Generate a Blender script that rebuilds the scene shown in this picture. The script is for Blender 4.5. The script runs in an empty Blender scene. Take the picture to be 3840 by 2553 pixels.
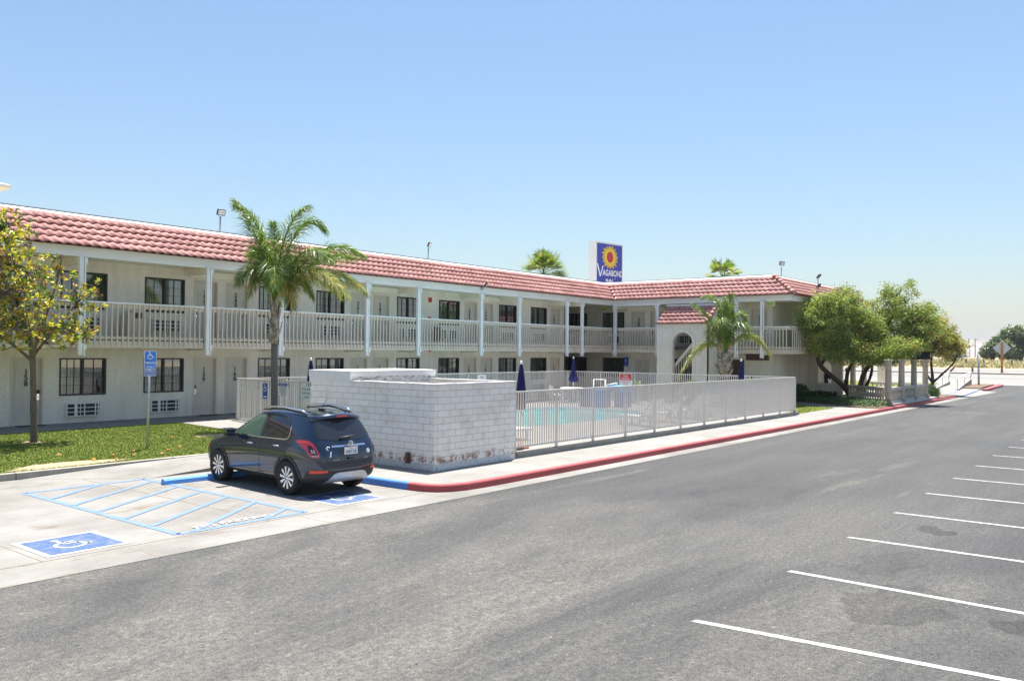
import bpy, bmesh, math, random
import numpy as np
from mathutils import Vector, Matrix
from mathutils.bvhtree import BVHTree
R = math.radians
random.seed(7); rng = np.random.default_rng(7)
S = bpy.context.scene
col = S.collection
# ---------------------------------------------------------------- camera
CAMH = 2.9
def cam_axes(yaw, pitch, roll):
    F = Vector((math.cos(yaw)*math.cos(pitch), math.sin(yaw)*math.cos(pitch), math.sin(pitch)))
    Rt = Vector((math.sin(yaw), -math.cos(yaw), 0)); D = F.cross(Rt)
    c, s = math.cos(roll), math.sin(roll)
    return c*Rt+s*D, -s*Rt+c*D, F
rt, dn, fw = cam_axes(R(38.29129), R(.704677), R(-.558981))
cd = bpy.data.cameras.new('camera'); cam = bpy.data.objects.new('camera', cd); col.objects.link(cam)
cam.matrix_world = Matrix(((rt.x, -dn.x, -fw.x, 0), (rt.y, -dn.y, -fw.y, 0), (rt.z, -dn.z, -fw.z, CAMH), (0, 0, 0, 1)))
cd.lens = 29.4649; cd.sensor_width = 36; cd.clip_end = 20000; cd.clip_start = .1
S.camera = cam
# ---------------------------------------------------------------- light
SUN_AZ, SUN_EL = 27.5, 75.0
w = bpy.data.worlds.new('World'); S.world = w; w.use_nodes = True
nt = w.node_tree; bg = nt.nodes['Background']
sky = nt.nodes.new('ShaderNodeTexSky'); sky.sky_type = 'NISHITA'; sky.sun_disc = False
sky.sun_elevation = R(SUN_EL); sky.sun_rotation = R(90-SUN_AZ)
sky.altitude = 150; sky.air_density = 1.4; sky.dust_density = 1.2; sky.ozone_density = 6.0
nt.links.new(sky.outputs[0], bg.inputs[0]); bg.inputs[1].default_value = .05
sd = bpy.data.lights.new('sun', 'SUN'); sd.energy = 3.95; sd.angle = R(.53); sd.color = (1, .955, .88)
so = bpy.data.objects.new('sun', sd); col.objects.link(so)
dv = Vector((math.cos(R(SUN_AZ))*math.cos(R(SUN_EL)), math.sin(R(SUN_AZ))*math.cos(R(SUN_EL)), math.sin(R(SUN_EL))))
so.rotation_euler = dv.to_track_quat('Z', 'Y').to_euler()
S.view_settings.view_transform = 'Standard'; S.view_settings.look = 'None'
S.view_settings.exposure = 1.64; S.view_settings.gamma = 1.0
S.cycles.max_bounces = 12; S.cycles.transparent_max_bounces = 24; S.cycles.diffuse_bounces = 8
# ---------------------------------------------------------------- materials
MAT = {}
class NT:
    def __init__(s, name):
        s.m = bpy.data.materials.new(name); s.m.use_nodes = True; s.t = s.m.node_tree
        s.b = s.t.nodes['Principled BSDF']; s.out = s.t.nodes['Material Output']; MAT[name] = s.m
        s.co = None
    def n(s, typ, **k):
        nd = s.t.nodes.new(typ)
        for a, v in k.items():
            if a in nd.bl_rna.properties: setattr(nd, a, v)
            else: nd.inputs[a].default_value = v
        return nd
    def l(s, a, b): s.t.links.new(a, b)
    def coord(s, kind='Object'):
        if s.co is None: s.co = s.n('ShaderNodeTexCoord')
        return s.co.outputs[kind]
    def mapc(s, scale, rot=(0, 0, 0), kind='Object'):
        mp = s.n('ShaderNodeMapping'); mp.inputs['Scale'].default_value = scale; mp.inputs['Rotation'].default_value = rot
        s.l(s.coord(kind), mp.inputs[0]); return mp.outputs[0]
    def noise(s, scale, detail=4, rough=.55, vec=None, dist=0):
        nd = s.n('ShaderNodeTexNoise'); nd.inputs['Scale'].default_value = scale; nd.inputs['Detail'].default_value = detail
        nd.inputs['Roughness'].default_value = rough; nd.inputs['Distortion'].default_value = dist
        s.l(vec if vec else s.coord(), nd.inputs['Vector']); return nd.outputs['Fac']
    def ramp(s, fac, stops, interp='LINEAR'):
        r = s.n('ShaderNodeValToRGB'); e = r.color_ramp.elements; r.color_ramp.interpolation = interp
        while len(e) < len(stops): e.new(.5)
        for i, (p, c) in enumerate(stops):
            e[i].position = p; e[i].color = (c, c, c, 1) if isinstance(c, (int, float)) else (*c, 1)
        s.l(fac, r.inputs[0]); return r.outputs[0]
    def mix(s, fac, a, b, mode='MIX'):
        m = s.n('ShaderNodeMix'); m.data_type = 'RGBA'; m.blend_type = mode
        for ix, v in ((0, fac), (6, a), (7, b)):
            sock = m.inputs[ix]
            if isinstance(v, (int, float)): sock.default_value = v if ix == 0 else (v, v, v, 1)
            elif isinstance(v, tuple): sock.default_value = (*v, 1)
            else: s.l(v, sock)
        return m.outputs[2]
    def bump(s, h, strength=.3, dist=.01):
        b = s.n('ShaderNodeBump'); b.inputs['Strength'].default_value = strength; b.inputs['Distance'].default_value = dist
        s.l(h, b.inputs['Height']); s.l(b.outputs[0], s.b.inputs['Normal']); return b
    def col(s, c):
        if isinstance(c, tuple): s.b.inputs['Base Color'].default_value = (*c, 1)
        else: s.l(c, s.b.inputs['Base Color'])
    def set(s, rough=.6, metal=0, spec=.5, **k):
        s.b.inputs['Roughness'].default_value = rough; s.b.inputs['Metallic'].default_value = metal
        s.b.inputs['Specular IOR Level'].default_value = spec
        for a, v in k.items(): s.b.inputs[a].default_value = v
        return s
def simple(name, c, rough=.6, metal=0, var=.12, vs=6, bumps=0, bs=60, spec=.5):
    m = NT(name); m.set(rough, metal, spec)
    n_ = m.noise(vs, 5)
    f = m.ramp(n_, [(.3, 1-var), (.7, 1+var*.6)])
    m.col(m.mix(1.0, c, f, 'MULTIPLY'))
    if bumps: m.bump(m.noise(bs, 3), bumps, .004)
    return m
STAINS = [(10.6, 2.5, 1.0, .55, .72), (11.0, .9, 1.3, .6, .66), (15.2, 3.0, .35, .3, .55), (9.3, 6.2, .8, .5, .8), (12.4, 3.2, .9, .45, .8), (16.5, 6.8, 1.6, 1.0, .86), (20.5, 2.0, .9, .5, .8)]
def build_materials():
    # stucco
    m = NT('stucco'); m.set(.9, spec=.2)
    a = m.ramp(m.noise(.7, 6, .6), [(.38, (.82, .77, .67)), (.62, (.90, .85, .75))])
    g = m.mix(1, m.ramp(m.noise(60, 4, .9), [(.42, .80), (.56, 1.06)]), m.ramp(m.noise(14, 7, .95), [(.42, .86), (.56, 1.05)]), 'MULTIPLY')
    st = m.ramp(m.noise(1.0, 5, .6, m.mapc((3.0, 3.0, .35))), [(.3, .9), (.6, 1.02)])
    m.col(m.mix(1, m.mix(1, a, g, 'MULTIPLY'), st, 'MULTIPLY')); m.bump(m.noise(75, 4, .7), .7, .012)
    m = NT('white_paint'); m.set(.55)
    a = m.ramp(m.noise(1.2, 6, .6, m.mapc((.6, .6, 2))), [(.3, (.82, .82, .82)), (.65, (.90, .90, .89))])
    sp = m.ramp(m.noise(14, 6, .8, m.mapc((.4, .4, 1.6))), [(.26, (.62, .56, .48)), (.34, 1.0)])
    m.col(m.mix(1, a, sp, 'MULTIPLY')); m.bump(m.noise(30, 4), .25, .004)
    m = NT('taupe_paint'); m.set(.6)
    a = m.ramp(m.noise(1.5, 6, .6), [(.3, (.60, .52, .43)), (.7, (.70, .62, .52))]); m.col(a)
    m.bump(m.noise(25, 5, .7, m.mapc((1, 1, .2))), .3, .004)
    simple('door_paint', (.60, .56, .48), .5, var=.07, bumps=.1)
    simple('trim_light', (.80, .79, .76), .5, var=.1)
    simple('soffit_paint', (.80, .76, .66), .8, var=.08)
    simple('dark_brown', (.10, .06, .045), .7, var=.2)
    # roof tile : per tile shade via voronoi in object space
    m = NT('clay_tile'); m.set(.75, spec=.3)
    a = m.ramp(m.noise(.9, 5, .6), [(.36, (.43, .21, .185)), (.62, (.56, .305, .275))])
    v = m.n('ShaderNodeTexVoronoi'); v.inputs['Scale'].default_value = 3.2; m.l(m.coord(), v.inputs['Vector'])
    sep = m.n('ShaderNodeSeparateColor'); m.l(v.outputs['Color'], sep.inputs[0])
    b = m.ramp(sep.outputs[0], [(0, .76), (1, 1.14)])
    gr = m.ramp(m.noise(5, 6, .7, m.mapc((2.5, 2.5, .7))), [(.32, (.75, .70, .68)), (.6, (1.04, 1.02, 1.02))])
    m.col(m.mix(1, m.mix(1, a, b, 'MULTIPLY'), gr, 'MULTIPLY')); m.bump(m.noise(60, 4), .25, .004)
    simple('tile_edge', (.30, .10, .08), .8, var=.2, vs=9)
    m = NT('roof_cap'); m.set(.5); m.col(m.ramp(m.noise(2, 5), [(.3, (.68, .66, .62)), (.7, (.78, .76, .73))]))
    simple('flat_roof', (.42, .42, .42), .9); simple('deck_grey', (.26, .25, .235), .9, var=.2)
    simple('roof_edge_grey', (.48, .50, .50), .6)
    # ground
    m = NT('asphalt'); m.set(.9, spec=.22)
    base = m.ramp(m.noise(.3, 7, .62, m.mapc((.5, 1.0, 1))), [(.3, (.062, .063, .064)), (.7, (.080, .080, .079))])
    st = m.ramp(m.noise(.9, 8, .7, m.mapc((.10, 1.1, 1))), [(.34, .90), (.5, 1.0), (.64, 1.14)])
    c1 = m.mix(1, base, st, 'MULTIPLY')
    wmask = m.ramp(m.noise(.16, 8, .72, m.mapc((.38, 1.0, 1)), .4), [(.43, 0.0), (.54, 1.0)])
    spk = m.ramp(m.noise(8, 9, .95), [(.42, 0.0), (.60, 1.0)])
    worn = m.mix(spk, (.085, .084, .082), (.185, .175, .155))
    sxp = m.n('ShaderNodeSeparateXYZ'); m.l(m.coord(), sxp.inputs[0])
    gx = m.n('ShaderNodeMapRange'); m.l(sxp.outputs[0], gx.inputs[0]); gx.inputs[1].default_value = 7; gx.inputs[2].default_value = 19; gx.inputs[3].default_value = 1.0; gx.inputs[4].default_value = .12
    wmask = m.mix(1, wmask, gx.outputs[0], 'MULTIPLY')
    c2 = m.mix(m.mix(1, wmask, .9, 'MULTIPLY'), c1, worn)
    net = m.n('ShaderNodeTexVoronoi'); net.feature = 'DISTANCE_TO_EDGE'; net.inputs['Scale'].default_value = 2.6
    wv = m.n('ShaderNodeVectorMath'); wv.operation = 'ADD'
    ns = m.n('ShaderNodeTexNoise'); ns.inputs['Scale'].default_value = 2.2; ns.inputs['Detail'].default_value = 8; ns.inputs['Roughness'].default_value = .7; m.l(m.coord(), ns.inputs['Vector'])
    nsc = m.n('ShaderNodeVectorMath'); nsc.operation = 'SCALE'; nsc.inputs['Scale'].default_value = .45; m.l(ns.outputs['Color'], nsc.inputs[0]); m.l(m.coord(), wv.inputs[0]); m.l(nsc.outputs[0], wv.inputs[1]); m.l(wv.outputs[0], net.inputs['Vector'])
    ne = m.ramp(net.outputs['Distance'], [(0, 1.0), (.012, 1.0), (.034, 0.0)])
    brk = m.ramp(m.noise(1.5, 7, .8), [(.47, 0.0), (.55, 1.0)])
    nf = m.mix(1, m.mix(1, ne, brk, 'MULTIPLY'), wmask, 'MULTIPLY')
    c3 = m.mix(m.mix(1, nf, .42, 'MULTIPLY'), c2, (.24, .222, .185))
    # tan dust lying along the lane
    dm = m.ramp(m.noise(.45, 9, .75, m.mapc((.16, 1.2, 1), (0, 0, .03))), [(.57, 0.0), (.67, 1.0)])
    c3 = m.mix(m.mix(1, m.mix(1, dm, spk, 'MULTIPLY'), .8, 'MULTIPLY'), c3, (.20, .185, .15))
    gn = m.mix(1, m.ramp(m.noise(70, 3, .9), [(.40, .50), (.60, 1.50)]), m.ramp(m.noise(17, 7, .95), [(.42, .66), (.58, 1.34)]), 'MULTIPLY')
    c4 = m.mix(1, c3, gn, 'MULTIPLY')
    pits = m.ramp(m.noise(15, 2, .5), [(.275, .25), (.30, 1.0)]); c5 = m.mix(1, c4, pits, 'MULTIPLY')
    chips = m.ramp(m.noise(13, 3, .6), [(.70, 0.0), (.71, 1.0)]); c5 = m.mix(chips, c5, (.30, .26, .18))
    nsd = m.n('ShaderNodeVectorMath'); nsd.operation = 'SCALE'; nsd.inputs['Scale'].default_value = 1.5
    n9 = m.n('ShaderNodeTexNoise'); n9.inputs['Scale'].default_value = 1.6; n9.inputs['Detail'].default_value = 6; m.l(m.coord(), n9.inputs['Vector']); m.l(n9.outputs['Color'], nsd.inputs[0])
    for (x, y, rx, ry, dk) in STAINS:
        mp = m.n('ShaderNodeVectorMath'); mp.operation = 'ADD'; m.l(m.coord(), mp.inputs[0]); m.l(nsd.outputs[0], mp.inputs[1])
        m2 = m.n('ShaderNodeMapping'); m2.vector_type = 'TEXTURE'; m2.inputs['Location'].default_value = (x+.75, y+.75, .75); m2.inputs['Scale'].default_value = (rx, ry, 5); m.l(mp.outputs[0], m2.inputs[0])
        ln = m.n('ShaderNodeVectorMath'); ln.operation = 'LENGTH'; m.l(m2.outputs[0], ln.inputs[0])
        c5 = m.mix(1, c5, m.ramp(ln.outputs['Value'], [(0, dk+.12), (.72, dk+.1), (.9, dk), (1.0, 1.0)]), 'MULTIPLY')
    m.col(c5); m.bump(m.noise(95, 5, .85), .8, .012)
    m = NT('concrete'); m.set(.85, spec=.25)
    a = m.ramp(m.noise(.5, 7, .65), [(.36, (.175, .166, .152)), (.62, (.250, .242, .228))])
    s1 = m.ramp(m.noise(.9, 9, .8, m.mapc((.4, 1, 1))), [(.36, (.74, .66, .55)), (.45, (1.0, 1.0, 1.0))])
    g2 = m.ramp(m.noise(35, 6, .95), [(.40, .88), (.60, 1.08)])
    sp = m.ramp(m.noise(9, 5, .8), [(.29, (.5, .4, .3)), (.31, 1.0)])
    m.col(m.mix(1, m.mix(1, m.mix(1, a, s1, 'MULTIPLY'), g2, 'MULTIPLY'), sp, 'MULTIPLY')); m.bump(m.noise(60, 5, .7), .2, .004)
    m = NT('walk_concrete'); m.set(.85, spec=.25)
    a = m.ramp(m.noise(.6, 7, .65), [(.36, (.205, .197, .183)), (.62, (.258, .250, .236))])
    g2 = m.ramp(m.noise(35, 6, .95), [(.40, .90), (.60, 1.07)])
    m.col(m.mix(1, a, g2, 'MULTIPLY')); m.bump(m.noise(60, 5, .7), .15, .004)
    m = NT('curb_concrete'); m.set(.9, spec=.2)
    a = m.ramp(m.noise(2.2, 7, .7), [(.3, (.26, .24, .20)), (.7, (.40, .38, .33))])
    m.col(a); m.bump(m.noise(50, 5, .7), .4, .008)
    def curbpaint(name, c, lo):
        m = NT(name); m.set(.7)
        a = m.ramp(m.noise(1.2, 7, .7), [(.3, tuple(x*.8 for x in c)), (.7, c)])
        w_ = m.ramp(m.noise(9, 7, .75), [(.31, lo), (.37, (0, 0, 0))])
        f = m.ramp(m.noise(9, 7, .75), [(.31, 1.0), (.38, 0.0)])
        m.col(m.mix(f, a, lo)); m.bump(m.noise(40, 5, .7), .35, .006)
    curbpaint('red_paint', (.40, .075, .08), (.22, .12, .10)); curbpaint('blue_paint', (.07, .21, .62), (.12, .16, .25))
    curbpaint('stop_paint', (.12, .33, .80), (.1, .2, .5))
    m = NT('marking_white'); m.set(.7)
    f = m.ramp(m.noise(5, 9, .95), [(.44, 1.0), (.52, 0.0)]); m.col(m.mix(m.mix(1, f, .75, 'MULTIPLY'), (.44, .44, .43), (.13, .13, .125)))
    m = NT('marking_blue'); m.set(.75)
    f = m.ramp(m.noise(9, 9, .9), [(.44, 1.0), (.56, 0.0)]); m.col(m.mix(m.mix(1, f, .6, 'MULTIPLY'), (.075, .175, .40), (.24, .245, .25)))
    m = NT('marking_square'); m.set(.75)
    f = m.ramp(m.noise(3.5, 8, .8), [(.38, 1.0), (.55, 0.0)]); m.col(m.mix(m.mix(1, f, .45, 'MULTIPLY'), (.035, .085, .205), (.22, .22, .22)))
    simple('joint_line', (.30, .26, .21), .9, var=.3)
    m = NT('lawn_soil'); m.set(.95, spec=.1)
    a = m.ramp(m.noise(1.1, 7, .7), [(.30, (.11, .15, .025)), (.52, (.16, .20, .035)), (.70, (.23, .22, .06))])
    g2 = m.ramp(m.noise(45, 4, .8), [(.3, .6), (.7, 1.35)])
    m.col(m.mix(1, a, g2, 'MULTIPLY')); m.bump(m.noise(60, 4, .8), 1, .03)
    m = NT('dry_patch'); m.set(.95, spec=.1); m.col(m.ramp(m.noise(9, 6, .8), [(.3, (.30, .20, .12)), (.7, (.52, .42, .28))])); m.bump(m.noise(40, 4, .8), 1, .02)
    for nm, c in (('grass_a', (.13, .19, .03)), ('grass_b', (.165, .215, .035)), ('grass_c', (.22, .24, .06))):
        m = NT(nm); m.set(.6, spec=.3); m.col(c)
    simple('bed_soil', (.16, .10, .065), .95, var=.4, vs=12, bumps=1, bs=30)
    m = NT('desert_ground'); m.set(.95, spec=.1)
    a = m.ramp(m.noise(.03, 7, .7), [(.3, (.30, .24, .16)), (.55, (.37, .30, .21)), (.75, (.26, .23, .15))])
    b_ = m.ramp(m.noise(.9, 6, .8), [(.35, .8), (.65, 1.1)]); m.col(m.mix(1, a, b_, 'MULTIPLY'))
    m = NT('road_grey'); m.set(.9, spec=.2)
    a = m.ramp(m.noise(.12, 6, .6, m.mapc((1, .15, 1))), [(.35, (.19, .186, .176)), (.62, (.25, .243, .23))]); m.col(a)
    m = NT('hill'); m.set(1, spec=0)
    m.col(m.ramp(m.noise(.004, 9, .7, m.mapc((1, 1, 3))), [(.3, (.22, .20, .18)), (.7, (.33, .30, .27))]))
    # block wall
    m = NT('block_wall'); m.set(.8, spec=.3)
    co = m.coord('Generated')
    MATB = m
    uvn = m.n('ShaderNodeUVMap'); br = m.n('ShaderNodeTexBrick'); m.l(uvn.outputs[0], br.inputs['Vector'])
    br.inputs['Scale'].default_value = 1.0; br.inputs['Brick Width'].default_value = .4064; br.inputs['Row Height'].default_value = .1524
    br.inputs['Mortar Size'].default_value = .0055; br.inputs['Mortar Smooth'].default_value = .2; br.inputs['Bias'].default_value = 0
    br.inputs['Color1'].default_value = (.82, .78, .71, 1); br.inputs['Color2'].default_value = (.87, .83, .77, 1); br.inputs['Mortar'].default_value = (.44, .40, .33, 1)
    w_ = m.ramp(m.noise(2.0, 7, .7), [(.28, (.82, .78, .72)), (.5, 1.0)])
    c = m.mix(1, br.outputs['Color'], w_, 'MULTIPLY')
    sx = m.n('ShaderNodeSeparateXYZ'); m.l(uvn.outputs[0], sx.inputs[0])
    hi = m.ramp(sx.outputs['Y'], [(.13, 0.0), (.19, 1.0), (.25, 1.0), (.40, 0.0)])
    pe = m.ramp(m.noise(5.5, 8, .75), [(.50, 0.0), (.53, 1.0)])
    c = m.mix(m.mix(1, hi, pe, 'MULTIPLY'), c, (.36, .22, .15))
    lowm = m.ramp(sx.outputs['Y'], [(.14, 1.0), (.155, 0.0)])
    lc = m.ramp(m.noise(12, 6, .7), [(.34, (.35, .37, .38)), (.48, (.66, .66, .65))])
    c = m.mix(lowm, c, lc); m.col(c)
    bp = m.n('ShaderNodeMath'); bp.operation = 'MULTIPLY_ADD'; m.l(br.outputs['Fac'], bp.inputs[0]); bp.inputs[1].default_value = -1; 
    m.l(m.noise(80, 3), bp.inputs[2]); m.bump(bp.outputs[0], .5, .006)
    simple('enclosure_paint', (.80, .78, .74), .7, var=.1, vs=3, bumps=.2)
    m = NT('worn_board'); m.set(.8); f = m.ramp(m.noise(16, 8, .8, m.mapc((.4, .4, 1))), [(.50, 0.0), (.57, 1.0)]); m.col(m.mix(f, (.68, .66, .64), (.22, .22, .24)))
    # glass
    def glass(name, tint, fac):
        m = NT(name); m.t.nodes.remove(m.b)
        tr = m.n('ShaderNodeBsdfTransparent'); tr.inputs[0].default_value = (*tint, 1)
        gl = m.n('ShaderNodeBsdfGlossy'); gl.inputs['Roughness'].default_value = .02; gl.inputs[0].default_value = (.9, .95, 1, 1)
        fr = m.n('ShaderNodeFresnel'); fr.inputs[0].default_value = 1.5
        ad = m.n('ShaderNodeMath'); ad.operation = 'ADD'; ad.use_clamp = True; m.l(fr.outputs[0], ad.inputs[0]); ad.inputs[1].default_value = fac
        mx = m.n('ShaderNodeMixShader'); m.l(ad.outputs[0], mx.inputs[0]); m.l(tr.outputs[0], mx.inputs[1]); m.l(gl.outputs[0], mx.inputs[2])
        m.l(mx.outputs[0], m.out.inputs['Surface'])
    glass('window_glass', (.60, .66, .62), .16)
    m = NT('car_glass'); m.set(.03, spec=.8); m.col((.012, .016, .02))
    m = NT('car_lit_look_glass'); m.set(.03, spec=.8); m.col((.06, .11, .09))  # opaque; light seen through the cabin is put into the greenish base colour
    m = NT('curtain'); m.set(.9); wv = m.n('ShaderNodeTexWave'); wv.inputs['Scale'].default_value = 3.2; wv.inputs['Distortion'].default_value = 2.5; wv.inputs['Detail'].default_value = 2
    m.l(m.mapc((1, 1, .12)), wv.inputs['Vector']); m.col(m.ramp(wv.outputs['Fac'], [(.2, (.36, .35, .30)), (.8, (.62, .60, .53))]))
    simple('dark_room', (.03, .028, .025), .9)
    simple('curtain_grey', (.20, .21, .19), .9, var=.3, vs=20); simple('bronze_frame', (.035, .028, .025), .45)
    simple('ac_dark', (.035, .032, .035), .7)
    # metal / plastics
    simple('fence_paint', (.64, .60, .55), .45, var=.06)
    simple('galvanized', (.42, .45, .48), .4, .6, var=.15)
    simple('sign_back', (.55, .57, .58), .4, .5)
    simple('black_metal', (.02, .02, .022), .5); simple('black_plastic', (.025, .025, .027), .55, bumps=.1, bs=200)
    simple('blue_sign', (.03, .20, .62), .4, var=.04); simple('navy_sign', (.035, .10, .42), .4, var=.04)
    simple('white_sign', (.84, .85, .86), .4, var=.04); simple('red_sign', (.62, .05, .04), .45, var=.05)
    simple('black_ink', (.012, .012, .012), .5); simple('grey_ink', (.25, .26, .28), .6)
    m = NT('exit_yellow'); m.set(.4); m.col((.62, .66, .25)); simple('exit_green', (.04, .22, .05), .5)  # exit sign face is a plain yellow-green, not emissive
    simple('logo_blue', (.045, .055, .36), .4, var=.08, vs=20); simple('logo_yellow', (.80, .58, .03), .45, var=.04); simple('logo_red', (.50, .04, .06), .5)
    simple('navy_cloth', (.022, .025, .13), .85, var=.25, vs=12, bumps=.3, bs=30)
    simple('white_plastic', (.82, .82, .81), .35, var=.05); simple('cyan_plastic', (.08, .36, .72), .5); simple('blue_cover', (.05, .13, .42), .7, var=.2)
    simple('terracotta', (.40, .14, .08), .8)
    m = NT('pool_water'); m.set(.04, spec=.6); m.col(m.ramp(m.noise(2.5, 4), [(.3, (.12, .40, .40)), (.7, (.22, .52, .51))])); m.bump(m.noise(7, 4), .25, .03)
    simple('stone', (.50, .44, .35), .9, var=.25, vs=10, bumps=.6, bs=50); simple('stone_rail', (.55, .53, .49), .9, var=.2, vs=8, bumps=.4)
    simple('pergola_dark', (.012, .010, .014), .9, spec=.1)
    simple('bark', (.16, .12, .09), .95, var=.35, vs=18, bumps=1, bs=40); simple('dark_bark', (.085, .055, .04), .95, var=.35, vs=14, bumps=1, bs=30)
    m = NT('palm_bark'); m.set(.95, spec=.1); wv = m.n('ShaderNodeTexWave'); wv.bands_direction = 'Z'; wv.inputs['Scale'].default_value = 5.5; wv.inputs['Distortion'].default_value = 3; wv.inputs['Detail'].default_value = 4
    m.l(m.coord(), wv.inputs['Vector']); c = m.mix(wv.outputs['Fac'], (.13, .115, .11), (.24, .21, .20)); m.col(c); m.bump(wv.outputs['Fac'], .6, .02)
    m = NT('palm_boot'); m.set(.9, spec=.1); m.col(m.ramp(m.noise(9, 6, .75), [(.35, (.14, .08, .05)), (.48, (.36, .30, .25)), (.65, (.60, .55, .49))])); m.bump(m.noise(14, 6, .8), 1, .04)
    def leaf(name, c, tr=.35, rough=.5, spec=.4):
        m = NT(name); m.set(rough, spec=spec); m.col(c)
        t_ = m.n('ShaderNodeBsdfTranslucent'); t_.inputs[0].default_value = (c[0]*1.5, c[1]*1.5, c[2]*.8, 1)
        mx = m.n('ShaderNodeMixShader'); mx.inputs[0].default_value = tr
        m.l(m.b.outputs[0], mx.inputs[1]); m.l(t_.outputs[0], mx.inputs[2]); m.l(mx.outputs[0], m.out.inputs['Surface'])
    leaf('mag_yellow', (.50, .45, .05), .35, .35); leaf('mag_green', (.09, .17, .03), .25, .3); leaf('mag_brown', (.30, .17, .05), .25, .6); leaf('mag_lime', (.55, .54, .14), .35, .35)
    leaf('palm_green', (.08, .15, .028), .3, .4); leaf('palm_lime', (.17, .26, .04), .35, .45); leaf('palm_dry', (.42, .35, .10), .3, .6); leaf('palm_tan', (.46, .38, .22), .2, .8)
    leaf('palm_silver', (.26, .32, .17), .3, .3)
    leaf('wil_a', (.17, .25, .055), .4); leaf('wil_b', (.34, .41, .14), .4); leaf('wil_c', (.085, .12, .03), .3); leaf('wil_d', (.42, .30, .08), .3)
    leaf('euc_a', (.12, .17, .09), .25); leaf('euc_b', (.20, .25, .15), .25); leaf('euc_c', (.07, .10, .05), .25)
    leaf('shrub_a', (.035, .075, .02), .2); leaf('shrub_b', (.07, .15, .035), .25); leaf('sage_a', (.30, .29, .16), .2); leaf('sage_b', (.40, .36, .22), .2)
    leaf('petal', (.75, .25, .10), .2)
    # car
    m = NT('car_paint'); m.set(.28, .6, .5, **{'Coat Weight': 1.0, 'Coat Roughness': .01, 'Coat IOR': 1.7})
    m.col((.005, .018, .045))
    fl = m.n('ShaderNodeTexNoise'); fl.inputs['Scale'].default_value = 900; m.l(m.coord(), fl.inputs['Vector'])
    simple('chrome', (.85, .86, .88), .08, 1.0, var=.02); simple('alloy', (.78, .79, .81), .22, .9, var=.03); simple('alloy_dark', (.03, .03, .033), .3)
    simple('rubber', (.022, .021, .020), .85, bumps=.5, bs=60); simple('silver_trim', (.50, .52, .55), .35, .5)
    m = NT('tail_red'); m.set(.08, spec=.8, **{'Coat Weight': 1.0}); m.col((.42, .012, .02))
    m = NT('reflector_red'); m.set(.2); m.col((.75, .07, .03))
    simple('tail_dark', (.05, .012, .025), .1); simple('amber', (.8, .25, .03), .3); simple('tail_white', (.55, .5, .58), .15)
    simple('plate_white', (.80, .82, .84), .5, var=.03); simple('plate_ink', (.03, .05, .12), .5)
    simple('skin', (.42, .24, .16), .6); simple('dark_cloth', (.02, .02, .03), .9); simple('hair', (.02, .015, .01), .8)
    simple('rust_post', (.45, .20, .06), .9, var=.3, vs=8); simple('lamp_glass', (.75, .77, .78), .2)
    simple('brown_post', (.16, .07, .06), .8)
    simple('mat_dark', (.05, .045, .045), .95)
build_materials()
# ---------------------------------------------------------------- helpers
def tag(o, label=None, cat=None, group=None, kind=None):
    if label: o['label'] = label
    if cat: o['category'] = cat
    if group: o['group'] = group
    if kind: o['kind'] = kind
    return o
def empty(name, loc, label, cat, group=None, rz=0):
    o = bpy.data.objects.new(name, None); col.objects.link(o); o.location = loc; o.rotation_euler = (0, 0, rz)
    o.empty_display_size = .2
    return tag(o, label, cat, group)
_txt = {}
def glyph(s, bold=0.0):
    k = (s, bold)
    if k not in _txt:
        c = bpy.data.curves.new('t', 'FONT'); c.body = s; c.offset = bold; c.resolution_u = 3
        o = bpy.data.objects.new('t', c); m = bpy.data.meshes.new_from_object(o)
        V = [tuple(v.co[:2]) for v in m.vertices]; F = [tuple(p.vertices) for p in m.polygons]
        bpy.data.objects.remove(o); bpy.data.meshes.remove(m)
        _txt[k] = (V, F)
    return _txt[k]
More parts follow.
